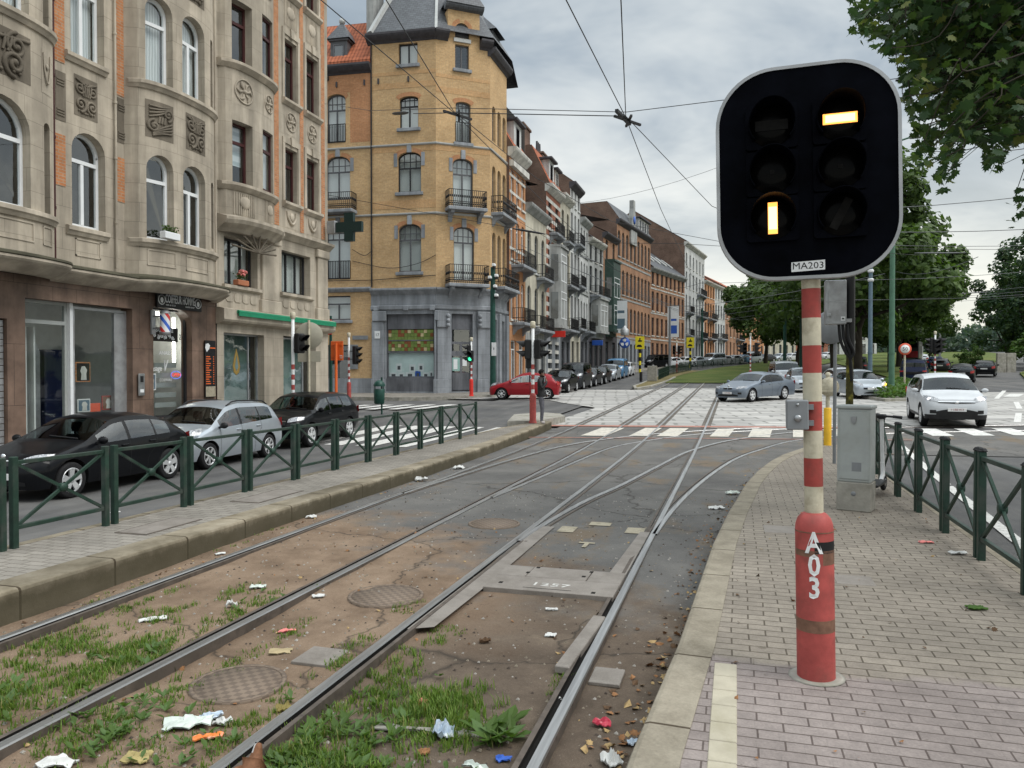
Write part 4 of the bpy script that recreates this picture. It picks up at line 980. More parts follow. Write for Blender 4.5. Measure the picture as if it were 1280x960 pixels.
STY = {
 'hatch': dict(L=4.0,W=1.75,H=1.42,top=[(0,.49),(.03,.545),(.24,.655),(.27,.68),(.45,.96),(.55,1.0),(.72,.98),(.86,.895),(.955,.71),(.98,.63),(1,.57)],
   belt=[(0,.475),(.05,.52),(.25,.62),(.9,.685),(.97,.66),(1,.56)], cowl=.265, wst=.44, roofend=.885, rwb=.965, side=[(.335,.515),(.535,.70),(.715,.815)], wheels=(.175,.805), r=.315),
 'estate': dict(L=3.98,W=1.72,H=1.50,top=[(0,.47),(.03,.53),(.2,.63),(.23,.66),(.40,.95),(.52,1.0),(.80,.975),(.90,.92),(.97,.68),(.985,.6),(1,.55)],
   belt=[(0,.45),(.05,.51),(.22,.59),(.9,.675),(.97,.64),(1,.54)], cowl=.225, wst=.395, roofend=.895, rwb=.97, side=[(.29,.49),(.51,.70),(.715,.86)], wheels=(.185,.80), r=.30),
 'suv': dict(L=4.6,W=1.85,H=1.69,top=[(0,.52),(.03,.575),(.22,.64),(.245,.665),(.40,.955),(.52,1.0),(.82,.97),(.90,.93),(.965,.70),(.985,.64),(1,.58)],
   belt=[(0,.50),(.05,.55),(.24,.625),(.9,.70),(.97,.67),(1,.57)], cowl=.24, wst=.395, roofend=.90, rwb=.965, side=[(.29,.475),(.495,.68),(.70,.835)], wheels=(.185,.785), r=.36),
 'saloon': dict(L=4.84,W=1.84,H=1.46,top=[(0,.47),(.03,.52),(.26,.645),(.285,.665),(.44,.965),(.54,1.0),(.68,.965),(.73,.93),(.845,.72),(.86,.705),(.97,.69),(.99,.64),(1,.55)],
   belt=[(0,.455),(.05,.50),(.27,.61),(.8,.675),(.97,.66),(1,.54)], cowl=.28, wst=.435, roofend=.725, rwb=.85, side=[(.335,.505),(.525,.68),(.69,.745)], wheels=(.165,.76), r=.33),
 'small': dict(L=3.84,W=1.65,H=1.43,top=[(0,.44),(.03,.51),(.22,.63),(.25,.655),(.45,.96),(.56,1.0),(.80,.955),(.88,.89),(.965,.66),(.985,.6),(1,.54)],
   belt=[(0,.43),(.05,.49),(.24,.60),(.9,.66),(.97,.63),(1,.53)], cowl=.245, wst=.445, roofend=.875, rwb=.965, side=[(.33,.575),(.595,.80)], wheels=(.19,.825), r=.29),
 'van': dict(L=4.4,W=1.81,H=1.83,top=[(0,.45),(.03,.52),(.17,.60),(.19,.625),(.33,.95),(.45,1.0),(.9,.985),(.96,.95),(.985,.66),(.992,.55),(1,.50)],
   belt=[(0,.43),(.05,.49),(.2,.56),(.93,.60),(.98,.59),(1,.49)], cowl=.19, wst=.33, roofend=.955, rwb=.985, side=[(.24,.43),(.45,.66),(.68,.93)], wheels=(.185,.79), r=.31),
}
def make_car(kind, label, paint, group=None, opts=None):
    st = dict(STY[kind]); st.update(opts or {}); L, W, H, r = st['L'], st['W'], st['H'], st['r']
    t0 = root('car', label, 'car', group=group)
    zb0 = .2 if kind != 'suv' else .26; wm = W/2; ra = r+.055
    detail = st.get('detail', True); black_low = st.get('clad', 0)
    def offy(y, front): f = min(1, abs(y)/wm); return (.05*f**2+.30*f**7) if front else (.03*f**2+.14*f**7)
    def offz(z, front):
        k = z/H
        return (.16*max(0,(k-.36)/.2)**1.6 if k > .36 else .05*((.36-k)/.22)**2) if front else (.05*max(0,(k-.42)/.3)**1.5 if k > .42 else .05*((.42-k)/.25)**2)
    def X(t, y, z):
        x = L/2-t*L
        bf = max(0, 1-t/.24); br = max(0, (t-.8)/.2)
        x -= bf**1.3*(offy(y,True)+offz(min(z,.6*H),True)); x += br**1.3*(offy(y,False)+offz(min(z,.62*H),False))
        return x
    def wside(t):        # half width along the length
        return wm*interp([(0,.955),(.06,.985),(.2,1),(.8,1),(.95,.965),(1,.93)], t)
    NS, NG, NT = 9, 5, 5
    wsh = .72 if kind != 'van' else .80
    def ring(t):
        w = wside(t); zbel = tab(st['belt'],t)*H; zt_ = max(tab(st['top'],t)*H, zbel+.02)
        x_w = X(t, w, .4); zl = zb0+.02
        for tw in st['wheels']:
            xw = L/2-tw*L; d = abs(x_w-xw)
            if d < ra: zl = max(zl, r+math.sqrt(ra*ra-d*d))
        inn = wm-.30; P = [(0,zb0+.02),(inn,zb0+.02),(inn,zl)]
        # flank, tumblehome
        wb = w*.955 if t < .9 else w*.94
        for k in range(NS):
            s = k/(NS-1); z = zl+(zbel-zl)*s; q = (z-zb0)/(zbel-zb0)
            bulge = interp([(0,.945),(.12,.975),(.45,1.0),(.72,.992),(.86,.985),(1,.955)], q)
            P.append((w*bulge, z))
        gh = interp([(st['cowl']-.02,0),(st['cowl'],0.02),(st['wst'],1),(st['roofend'],1),(st['rwb'],.15),(1,0)], t)
        wr = W/2*wsh
        we = (w*.955*.93)*(1-gh)+wr*gh; ze = zt_-(.015+.05*gh)
        ze = max(ze, zbel+.01)
        w0 = P[-1][0]
        for k in range(1, NG+1):
            s = k/NG; c = .02*math.sin(PI*s)*gh
            P.append((w0+(we-w0)*s+c, zbel+(ze-zbel)*s))
        for k in range(1, NT+1):
            s = k/NT; y = we*(1-s); P.append((y, ze+(zt_-ze)*(1-(1-s)**2.2)))
        return P
    ts = set(frange(0,1,.02))
    for tw in st['wheels']:
        for k in range(-10,11): ts.add(round(min(.999,max(.001,tw+k*ra/L/9.0)),4))
    for a, b in st['side']: ts |= {a, b}
    ts |= {st['cowl'],st['wst'],st['roofend'],st['rwb'],.005,.01}
    ts = sorted(ts); ts = [t for i,t in enumerate(ts) if i == 0 or t-ts[i-1] > .0025]
    rings = [ring(t) for t in ts]; K = len(rings[0])
    parts = {}
    def mb(n): return parts.setdefault(n, MB())
    iS0, iG0, iT0 = 3, 3+NS, 3+NS+NG       # first indices
    def put(key, vs, mi=0): mb(key).add(vs, [(0,1,2,3)], mi, True)
    for i in range(len(ts)-1):
        tm = (ts[i]+ts[i+1])/2
        for k in range(K-1):
            quads = []
            for sgn in (1,-1):
                q = [(X(ts[j],rings[j][kk][0],rings[j][kk][1]), sgn*rings[j][kk][0], rings[j][kk][1]) for j,kk in ((i,k),(i,k+1),(i+1,k+1),(i+1,k))]
                if sgn > 0: q = q[::-1]
                key = 'body'; mi = 0
                if k < 2: mi = 1
                elif k < iG0-1:
                    zz = sum(p[2] for p in q)/4
                    if zz < zb0+black_low or k == 2: mi = 1
                elif k < iT0-1:
                    kk = k-(iG0-1)
                    side = 'L' if sgn > 0 else 'R'
                    for wi, (a, b) in enumerate(st['side']):
                        if a <= tm <= b and kk < NG-1: key = f'side_window{wi}{side}'
                    if st['side'][0][0] < tm < st['side'][-1][1] and key == 'body' and kk < NG-1: mi = 1
                else:
                    if st['cowl']+.012 < tm < st['wst']-.008: key = 'windscreen'
                    elif st['roofend']+.01 < tm < st['rwb']-.008: key = 'rear_window'
                put(key, q, mi)
    # front and rear caps
    NL = 10
    for front, rg in ((True, rings[0]), (False, rings[-1])):
        t = 0 if front else 1
        rows = rg[1:]
        for a in range(len(rows)-1):
            for b in range(NL):
                vs = []
                for (rr, f) in ((a,b),(a+1,b),(a+1,b+1),(a,b+1)):
                    y, z = rows[rr]; vs.append((y*f/NL, z))
                for sgn in (1,-1):
                    q = [(X(t,y,z), sgn*y, z) for y,z in vs]
                    if (sgn > 0) != front: q = q[::-1]
                    zz = sum(p[2] for p in q)/4
                    put('body', q[::-1], 1 if zz < zb0+black_low+.03 else 0)
    def face_strip(y0, y1, lo, hi, front, off, mat, name, parent, n=8, mz=3):
        # a patch lying on the nose or tail between two curves
        m = MB(); vs = []; d = off if front else -off; t = 0 if front else 1
        for i in range(n+1):
            y = y0+(y1-y0)*i/n; f = i/n
            for j in range(mz+1):
                z = (lo(f) if callable(lo) else lo); z2 = (hi(f) if callable(hi) else hi); zz = z+(z2-z)*j/mz
                vs.append((X(t,y,zz)+d, y*(1+.006*(abs(y)>.6)), zz))
        fs = []; q = mz+1
        for i in range(n):
            for j in range(mz):
                f = (i*q+j, (i+1)*q+j, (i+1)*q+j+1, i*q+j+1); fs.append(f if front else f[::-1])
        m.add(vs, fs, 0, True)
        return m.build(name, mat, parent, None, True)
    body = parts['body'].build('body', [paint,'trim_black'], t0, 38, True)
    for key, m in parts.items():
        if key == 'body': continue
        nm = 'side_window' if key.startswith('side') else key
        m.build(nm, 'car_glass_clear' if st.get('clear') and nm == 'side_window' else 'car_glass', t0, None, True)
    # cabin: floor, dash, seats, steering wheel
    tc_ = st['cowl']; sm_ = st.get('seat','seat_dark'); yb_ = W*.40
    m = MB(); xf, xr = X(tc_+.02,0,.8), X(st['roofend'],0,.8); m.box(xr-.1,-yb_,zb0+.1,xf+.05,yb_,zb0+.14); zd = tab(st['belt'],tc_+.05)*H
    m.cbox(xf-.55,-yb_,zd-.3,xf-.12,yb_,zd-.0,.06); m.cbox(xr-.25,-yb_,zd-.25,xr+.12,yb_,zd-.06,.03); m.build('dashboard', 'seat_dark', t0)
    for sx, ys in ((st['side'][0][1]-.02,(.36,-.36)),(st['side'][1][1]+.03 if len(st['side']) > 2 else .72,(.42,0,-.42))):
        for y in ys:
            x = L/2-sx*L; m = MB(); wd = .24 if len(ys) == 2 else .2
            m.cbox(x-.02,y-wd,zb0+.2,x+.5,y+wd,zb0+.36,.06); m.cbox(x-.16,y-wd,zb0+.3,x+.02,y+wd,zd+.1,.07); m.cbox(x-.15,y-.13,zd+.15,x-.04,y+.13,min(zd+.34,H-.14),.05); m.bar((x-.1,y-.05,zd+.08),(x-.1,y-.05,zd+.2),.02); m.bar((x-.1,y+.05,zd+.08),(x-.1,y+.05,zd+.2),.02); m.build('seat', sm_, t0)
    m = MB(); m.tube([(xf-.62+.06*math.sin(a)*-1,.36+.18*math.cos(a),zd+.0+.16*math.sin(a)) for a in [2*PI*k/16 for k in range(17)]], .016, 6); m.build('steering_wheel', 'trim_black', t0)
    # wheels
    def wheel(tw, sgn):
        x = L/2-tw*L; yo = wm-.012; m = MB()
        prof = [(r*.66,-.19),(r*.95,-.2),(r,-.17),(r,-.04),(r*.97,-.012),(r*.9,0),(r*.68,-.008)]
        m.lathe([(a, sgn*(yo+b)) for a, b in (prof if sgn > 0 else prof)], (x,0,r), 28, 0, 'y', cap=False)
        w = MB(); w.M = Matrix(); tyre = None
        wr_ = bpy.data.objects.new('wheel', None); C.objects.link(wr_); wr_.parent = t0
        m.build('tyre', 'rubber', wr_)
        m = MB(); rr = r*.69
        m.lathe([(rr,sgn*(yo-.19)),(rr,sgn*(yo-.006)),(rr*.93,sgn*(yo-.004)),(rr*.9,sgn*(yo-.03))], (x,0,r), 28, 0, 'y', cap=False)
        m.lathe([(.001,sgn*(yo-.06)),(rr*.92,sgn*(yo-.06))], (x,0,r), 20, 1, 'y')
        ns = st.get('spokes',5)
        for k in range(ns):
            a = 2*PI*k/ns+.3
            for da in ((-.16,.16) if st.get('twin') else (0,)):
                c0 = (x+rr*.16*math.cos(a+da*1.5), sgn*(yo-.028), r+rr*.16*math.sin(a+da*1.5)); c1 = (x+rr*.94*math.cos(a+da), sgn*(yo-.014), r+rr*.94*math.sin(a+da))
                m.bar(c0, c1, (.055 if st.get('twin') else 1.9*rr/ns*.6), .03, 0, up=(0,1,0))
        m.lathe([(.065,sgn*(yo-.045)),(.06,sgn*(yo-.012)),(.001,sgn*(yo-.01))], (x,0,r), 14, 0, 'y')
        m.build('rim', ['rim_silver','black_plastic'], wr_)
    for tw in st['wheels']:
        for s_ in (1,-1): wheel(tw, s_)
    m = MB()
    for tw in st['wheels']:
        x = L/2-tw*L; m.cyl((x,-(wm-.31),r),(x,wm-.31,r),.05,n=8)
    m.build('axle', 'trim_black', t0) if False else None
    # lamps, grille, plates
    fz = st.get('front', {})
    hl = fz.get('lamp', (.50,.62,.58,.94,.06)); z0, z1, ya, yb, rise = hl
    for s_ in (1,-1):
        l_ = face_strip(s_*ya*wm, s_*yb*wm, lambda f: H*(z0-.02+.03*f+rise*f*.5), lambda f: H*(z0+.045+rise*f+.02*math.sin(PI*f)), True, .012, fz.get('lampmat','lamp_glass'), 'headlight', t0, 8, 3)
        if fz.get('fog'): face_strip(s_*.62*wm, s_*.80*wm, .27*H, .335*H, True, .01, 'trim_black', 'fog_light', t0, 4, 2)
    g = fz.get('grille', (.46,.5,.34))
    if fz.get('kidney'):
        for s_ in (1,-1): face_strip(s_*.03, s_*.25, lambda f: H*(g[0]-.0+.01*f), lambda f: H*(g[1]+.0-.01*f), True, .02, 'trim_black', 'grille', t0, 4, 3); face_strip(s_*.02, s_*.26, H*g[1], H*(g[1]+.012), True, .024, 'chrome', 'grille_trim', t0, 4, 1)
    else: face_strip(-g[2]*wm, g[2]*wm, lambda f: H*(g[0]+.012*abs(2*f-1)), lambda f: H*g[1], True, .01, 'trim_black', 'grille', t0, 10, 2)
    if fz.get('chrome'): face_strip(-g[2]*wm*1.0, g[2]*wm*1.0, H*(g[1]-.0), H*(g[1]+.014), True, .016, 'chrome', 'grille_trim', t0, 10, 1)
    li = fz.get('lower', (.20,.30,.6)); face_strip(-li[2]*wm, li[2]*wm, lambda f: H*li[0], lambda f: H*(li[1]-.05*abs(2*f-1)**2), True, .008, 'trim_black', 'air_intake', t0, 10, 2)
    if fz.get('badge', True):
        m = MB(); z = H*(g[1]-.015 if not fz.get('kidney') else g[1]+.045); x = X(0,0,z)+.018; m.lathe([(.055,x-.01),(.05,x+.004),(.001,x+.006)], (0,0,z), 14, 0, 'x'); m.build('emblem', 'chrome', t0)
    z = H*fz.get('plate',.335); x = X(0,.2,z)+.022
    m = MB(); m.cbox(x-.01,-.26,z-.055,x+.004,.26,z+.055,.004); p_ = m.build('number_plate', 'plate_white', t0)
    if st.get('reg'): text('registration', st['reg'], .085, T(x+.005,0,z) @ Matrix.Rotation(PI/2,4,'Z') @ UPR, 'plate_ink', p_, .0008)
    for s_ in (1,-1): face_strip(s_*.66*wm, s_*.95*wm, lambda f: H*(.50+.03*f), lambda f: H*(.62+.05*f) if kind not in ('van',) else H*.58, False, .012, 'lamp_red', 'tail_light', t0, 6, 3)
    z = H*(.50 if kind != 'suv' else .55); x = X(1,.2,z)-.02
    m = MB(); m.cbox(x-.004,-.26,z-.055,x+.01,.26,z+.055,.004); m.build('number_plate', 'plate_white', t0)
    face_strip(-.62*wm, .62*wm, .2*H, .27*H, False, .008, 'trim_black', 'rear_bumper', t0, 8, 2)
    # mirrors
    tm_ = st['side'][0][0]+.0; zb_ = tab(st['belt'],tm_)*H
    for s_ in (1,-1):
        m = MB(); x = X(tm_,wm,zb_); y = wside(tm_)*.955
        m.sph((x+.05, s_*(y+.13), zb_+.07), .1, 6, 0, (.55,1.05,.72)); m.bar((x+.03,s_*(y-.03),zb_+.01),(x+.05,s_*(y+.08),zb_+.04),.05,.05,1)
        m.build('mirror', [st.get('mirror',paint),'trim_black'], t0, 50)
    # door shuts and handles, on the flank
    def flank(t, s):
        rg = ring(t)[iS0:iS0+NS]; u = s*(NS-1); k = min(NS-2,int(u)); f = u-k
        y = rg[k][0]+(rg[k+1][0]-rg[k][0])*f; z = rg[k][1]+(rg[k+1][1]-rg[k][1])*f
        return (X(t,y,z), y, z)
    if detail:
        cuts = [st['side'][0][0]-.005]+[(a[1]+b[0])/2 for a, b in zip(st['side'],st['side'][1:])]
        if kind in ('hatch','estate','suv','saloon','van') and len(st['side']) > 2: cuts[-1] = st['side'][1][1]+.01
        for s_ in (1,-1):
            m = MB()
            for t in cuts:
                q0 = max(t, st['wheels'][0]+ra/L+.02)
                pts = []
                for k in range(9):
                    s = k/8; tt = t if s > .35 else t
                    if t > st['wheels'][1]-ra/L-.01: tt = t-(.07 if s < .45 else .07*max(0,(.75-s)/.3))
                    a, b = flank(tt-.0011, s), flank(tt+.0011, s)
                    pts.append(((a[0],s_*(a[1]+.003),a[2]),(b[0],s_*(b[1]+.003),b[2])))
                for a, b in zip(pts, pts[1:]):
                    q = [a[0],a[1],b[1],b[0]]; m.add(q if s_ < 0 else q[::-1], [(0,1,2,3)])
            m.build('door_gap', 'trim_black', t0)
            for c in cuts[1:]:
                p = flank(c-.035, .86); m = MB(); m.cbox(p[0]-.09,s_*(p[1]-.005),p[2]-.018,p[0]+.09,s_*(p[1]+.03),p[2]+.018,.01); m.build('door_handle', st.get('handle',paint), t0)
        m = MB(); m.tube([(X(st['cowl']+.02,.5,0),.55,tab(st['top'],st['cowl']+.02)*H+.0),(X(st['cowl']+.03,.1,0),-.1,tab(st['top'],st['cowl']+.03)*H+.015)], .012, 6); m.build('wiper', 'trim_black', t0)
    if st.get('rails'):
        for s_ in (1,-1):
            pts = []
            for k in range(9):
                t = st['wst']+.03+(st['roofend']-st['wst']-.05)*k/8; y = W/2*wsh*.97; z = tab(st['top'],t)*H-.045+(.045 if 0 < k < 8 else -.01)
                pts.append((X(t,y,z),s_*y,z))
            m = MB(); m.tube(pts, .018, 6); m.build('roof_rail', 'trim_black', t0)
    return t0
def place(o, x, y, rz, label=None, paint=None, base=0.0, group=None):
    dz = (zt(y+1.2)-zt(y-1.2))/2.4
    o.location = (x,y,zt(y)+base); sl = math.atan(dz*math.sin(rz))
    o.rotation_euler = (0,-sl,rz)
    if label: o['label'] = label
    if group: o['group'] = group
    if paint:
        for c in o.children:
            if c.name.split('.')[0] in ('body','mirror','door_handle'):
                for sl_ in c.material_slots:
                    if sl_.material and sl_.material.name.startswith('paint_'):
                        sl_.link = 'OBJECT'; sl_.material = M[paint]
    return o
DOWN = -PI/2      # facing the camera
bm = dict(lamp=(.475,.62,.50,.93,.045), grille=(.425,.49,.3), kidney=True, lower=(.2,.29,.62), plate=.31)
c = make_car('hatch', 'black five door hatchback parked nearest the camera in front of the brown tiled shop', 'paint_black', None, dict(front=bm, twin=True, reg='1·KAJ·330', clear=True)); place(c, -12.0, 11.95, DOWN+R(2), base=-.27)
c = make_car('estate', 'silver estate car with black roof rails parked before the barber shop', 'paint_silver', None, dict(rails=True, spokes=7, clear=True, seat='seat_orange', mirror='trim_black', front=dict(lamp=(.47,.62,.50,.96,.12), grille=(.44,.48,.4), lower=(.2,.31,.6)))); place(c, -12.3, 15.95, DOWN+R(2.5), base=-.27)
c = make_car('suv', 'dark crossover parked behind the silver estate, before the green awning shop', 'paint_black', None, dict(H=1.52,W=1.79,L=4.15,spokes=5,twin=True,clear=True,r=.33,front=dict(lamp=(.50,.62,.55,.95,.03), grille=(.42,.50,.5), chrome=True))); place(c, -12.6, 20.75, DOWN+R(3), base=-.235)
c = make_car('small', 'red three door hatchback driving across the junction behind the standing man', 'paint_red', None, dict(clear=True,spokes=6, front=dict(lamp=(.46,.6,.45,.97,.12), grille=(.40,.43,.4), lower=(.19,.30,.62)))); place(c, -10.95, 40.15, PI+R(8), base=.0)
c = make_car('saloon', 'grey-blue saloon turning across the tram tracks', 'paint_grey', None, dict(twin=True, front=dict(bm, lamp=(.46,.6,.50,.95,.03), fog=True), reg='1·FZM·806')); place(c, .95, 40.9, PI+R(56))
tt = c
for s_ in (1,-1):
    m = MB(); m.sph((2.17,s_*.66,.71),.06,6); m.build('headlight', 'headlamp_on', c)
c = make_car('suv', 'white SUV with lit headlights driving towards the camera on the right', 'paint_white', None, dict(clad=.1, twin=True, reg='1·UBE·813', front=dict(lamp=(.50,.6,.52,.95,.05), grille=(.455,.485,.55), chrome=True, lower=(.235,.36,.62), fog=True, plate=.345))); place(c, 6.78, 29.2, DOWN-R(3.7))
for s_ in (1,-1):
    m = MB(); m.sph((2.06,s_*.70,.905),.075,6,0,(.5,1.5,.7)); m.build('headlight', 'headlamp_on', c)
m = MB(); m.cbox(2.16,-.62,.345,2.235,.62,.42,.02); m.build('skid_plate', 'rim_silver', c)
c2 = make_car('small', 'silver small hatchback waiting on the right behind the signal, indicator lit', 'paint_silver', None, dict(H=1.5, front=dict(lamp=(.47,.6,.55,.96,.12), grille=(.33,.40,.55), lower=(.2,.27,.5), plate=.365))); place(c2, 6.25, 44.3, DOWN+R(12))
m = MB(); m.sph((1.66,.70,.76),.075,6); m.build('indicator', 'indicator_on', c2)
# cars parked facing us along the left street: one master per body, then copies in other colours
hm = make_car('hatch', 'dark hatchback parked first in the left street, behind the red car', 'paint_black', 'cars parked along the left street', dict(detail=False)); place(hm, -10.75, 47.8, DOWN)
vm = make_car('van', 'dark people carrier parked second in the left street', 'paint_graphite', 'cars parked along the left street', dict(detail=False)); place(vm, -10.75, 52.6, DOWN)
row = [(hm,57.4,'paint_graphite','small dark grey hatchback parked third in the left street'),(hm,61.9,'paint_black','black hatchback parked fourth in the left street'),(hm,67.3,'paint_silver','bright silver hatchback parked fifth in the left street'),(vm,72.0,'paint_blue','blue-grey people carrier parked sixth in the left street'),(hm,77,'paint_white','white car parked last in the near row of the left street')]
for o, y, p, lab in row: place(dup(o), -10.75, y, DOWN, lab, p)
fars = [(102,-9.2,'paint_black','black car, first of the far parked row by the railings'),(104.5,-7.5,'paint_white','white car, second of the far parked row'),(107,-5.9,'paint_white','white car, third of the far parked row'),(110,-4.6,'paint_silver','silver car, fourth of the far parked row'),(116,-2.2,'paint_silver','silver car below the second yellow sign'),(119,-1.0,'paint_white','white hatchback right of the second yellow sign'),(122,.4,'paint_white','white hatchback in the middle of the far row'),(125.5,1.7,'paint_blue','bright blue car in the far row'),(128.5,3.2,'paint_silver','silver car right of the blue one in the far row'),(133,5.6,'paint_graphite','dark car behind the far traffic light'),(138,8.0,'paint_silver','silver car behind the tram mast'),(142,10.0,'paint_white','white car under the left edge of the trees'),(146,12.2,'paint_lightgrey','light grey car under the trees'),(150,14.5,'paint_silver','silver car under the trees, next to last'),(154,17,'paint_white','white car under the trees at the right end of the far row')]
for k, (y, x, p, lab) in enumerate(fars): place(dup(hm if k % 4 else vm), x-1.0, y, DOWN-R(35), lab, p, group='cars parked far up the avenue')
# moving and waiting cars on the right
R_ = [(c2,3.9,50.3,DOWN+R(4),'silver hatchback with white bonnet queuing behind the grey saloon','paint_silver'),(vm,3.3,57.5,DOWN+R(6),'grey people carrier queuing further back behind the saloon','paint_lightgrey'),(hm,6.6,53.5,DOWN+R(10),'white hatchback between the cabinet pole and the silver hatchback','paint_white'),
 (vm,12.6,62.5,PI/2-R(14),'navy people carrier seen from behind beside the planted island','paint_navy'),(vm,10.9,78,PI/2-R(10),'dark minivan parked under the trees left of the green mast','paint_graphite'),
 (hm,16.6,66,PI/2-R(16),'black car seen from behind, half hidden by the white SUV','paint_black'),(hm,21.3,77.5,PI/2-R(18),'black hatchback seen from behind right of the white SUV','paint_black'),(hm,20.2,88,PI/2-R(16),'dark red car seen from behind in the queue','paint_graphite'),(hm,22.2,99,PI/2-R(16),'dark car with pale rear window further up the right road','paint_navy'),
 (hm,27.0,81.5,DOWN-R(12),'dark car parked facing the camera beside the wall','paint_graphite'),(hm,31.0,84,DOWN-R(12),'black car at the right edge of the picture','paint_black'),(hm,25.2,120,PI/2-R(16),'white car far up the right road','paint_white'),(vm,27,134,PI/2-R(16),'pale van far up the right road','paint_white')]
for o, x, y, rz, lab, p in R_: place(dup(o), x, y, rz, lab, p, group='traffic on the right road')
# lorry with open back far up the right road
t = root('lorry', 'dark box lorry with a red tail seen from behind up the right road', 'lorry', (22.0,112,zt(112)), -R(16))
m = MB(); m.cbox(-1.25,-3,.9,1.25,3,3.6,.05); bx_ = m.build('cargo_box', 'paint_graphite', t)
m = MB(); m.cbox(-1.05,-3.05,2.3,1.05,-3.005,3.4,.01); m.build('rear_window', 'car_glass', bx_)
m = MB(); m.cbox(-1.15,-3.08,1.0,1.15,-3.01,1.8,.02); m.build('tailboard', 'paint_red', bx_)
m = MB(); m.cbox(-1.2,3.1,.7,1.2,4.9,2.7,.1); m.build('cab', 'paint_white', t)
for x in (-.95,.95):
    for y in (-2,3.9):
        m = MB(); m.lathe([(.2,-.14),(.48,-.14),(.5,-.1),(.5,.1),(.48,.14),(.2,.14)], (x,y,.5), 18, 0, 'x'); m.lathe([(.001,-.12),(.2,-.12),(.2,.12),(.001,.12)], (x,y,.5), 12, 1, 'x'); m.build('wheel', ['rubber','steel'], t)
# ------------------------------------------------------------------ facade tools
def fallback(fn, *a): return fn(*a)
_add = MB.add
def _wadd(s, vs, fs, mi=0, sm=False, uvs=None):
    w = getattr(s, 'warp', None)
    if w: vs = [(p[0], p[1]-w(p[0]), p[2]) for p in vs]
    _add(s, vs, fs, mi, sm, uvs)
MB.add = _wadd
def arch_pts(xa, xb, zt_, rise, n=10):
    c, h = (xa+xb)/2, (xb-xa)/2
    return [(c-h*math.cos(PI*i/n), zt_-rise*(1-math.sin(PI*i/n))) for i in range(n+1)]
def wall(m, x0, x1, z0, z1, ops, depth=.22, mi=0, y=0, xsub=None, rmi=None):
    rmi = mi if rmi is None else rmi
    xs = {x0, x1}
    for o in ops: xs |= {o[0], o[1]}
    if xsub: xs |= {x0+(x1-x0)*i/xsub for i in range(xsub+1)}
    xs = sorted(xs); xs = [x for i, x in enumerate(xs) if i == 0 or x-xs[i-1] > 1e-5]
    for a, b in zip(xs, xs[1:]):
        mid = (a+b)/2; c = sorted([(o[2],o[3]) for o in ops if o[0]-1e-6 <= a and b <= o[1]+1e-6])
        z = z0
        for za, zb in c+[(z1,z1)]:
            if za > z+1e-5: m.add([(a,y,z),(b,y,z),(b,y,za),(a,y,za)], [(0,1,2,3)], mi)
            z = max(z, zb)
    for xa, xb, za, zb, rise in ops:
        yd = y+depth
        if rise > 0:
            P = arch_pts(xa, xb, zb, rise)
            for (a, c), (b, d) in zip(P, P[1:]):
                m.add([(a,y,c),(b,y,d),(b,y,zb),(a,y,zb)], [(0,1,2,3)], mi); m.add([(a,y,c),(a,yd,c),(b,yd,d),(b,y,d)], [(0,1,2,3)], rmi)
        else: m.add([(xa,y,zb),(xa,yd,zb),(xb,yd,zb),(xb,y,zb)], [(0,1,2,3)], rmi)
        zs = zb-rise
        m.add([(xa,y,za),(xa,yd,za),(xa,yd,zs),(xa,y,zs)], [(0,1,2,3)], rmi); m.add([(xb,y,za),(xb,y,zs),(xb,yd,zs),(xb,yd,za)], [(0,1,2,3)], rmi)
        m.add([(xa,y,za),(xb,y,za),(xb,yd,za),(xa,yd,za)], [(0,1,2,3)], rmi)
def frame(m, xa, xb, za, zb, rise, y, w=.07, d=.06, mi=0, tr=None, mul=None, bars=0):
    zs = zb-rise
    m.box(xa,y,za,xa+w,y+d,zs,mi); m.box(xb-w,y,za,xb,y+d,zs,mi); m.box(xa+w,y,za,xb-w,y+d,za+w*1.2,mi)
    if rise > 0:
        P = arch_pts(xa,xb,zb,rise); Q = arch_pts(xa+w,xb-w,zb-w,max(.02,rise-.2*w))
        for i in range(len(P)-1):
            f = [(P[i][0],y,P[i][1]),(P[i+1][0],y,P[i+1][1]),(Q[i+1][0],y,Q[i+1][1]),(Q[i][0],y,Q[i][1])]; m.add(f, [(0,3,2,1)], mi)
            m.add([f[3],f[2],(f[2][0],y+d,f[2][2]),(f[3][0],y+d,f[3][2])], [(0,3,2,1)], mi)
    else: m.box(xa+w,y,zb-w,xb-w,y+d,zb,mi)
    if tr: m.box(xa+w,y-.012,tr-w*.6,xb-w,y+d,tr+w*.6,mi)
    if mul:
        c = (xa+xb)/2; m.box(c-w*.6,y-.006,za+w*1.2,c+w*.6,y+d,(tr-w*.6) if tr else zb-w,mi)
    if bars and tr:
        for i in range(1,bars+1):
            x = xa+(xb-xa)*i/(bars+1); m.box(x-.02,y+.005,tr+w*.6,x+.02,y+d,zb-w-(rise*abs(i/(bars+1)*2-1)**2 if rise else 0),mi)
        if tr+.45 < zb-w: m.box(xa+w,y+.006,tr+.36,xb-w,y+d,tr+.40,mi)
def pane_poly(xa, xb, za, zb, rise):
    return [(xa,za),(xb,za)]+[(a,b) for a,b in reversed(arch_pts(xa,xb,zb,rise))] if rise > 0 else [(xa,za),(xb,za),(xb,zb),(xa,zb)]
def sheet_at(m, poly, y, mi=0): m.add([(a,y,b) for a,b in poly], [tuple(range(len(poly)))], mi)
plain('awning_green', (.012,.2,.10), .5, 0, .15); plain('window_teal', (.16,.23,.22), .7, 0, .2, 1.5); plain('brass', (.5,.33,.1), .35, .8, .1); plain('terracotta', (.38,.15,.08), .8, 0, .1); plain('cross_dark', (.012,.03,.028), .4, 0, .3, 20)
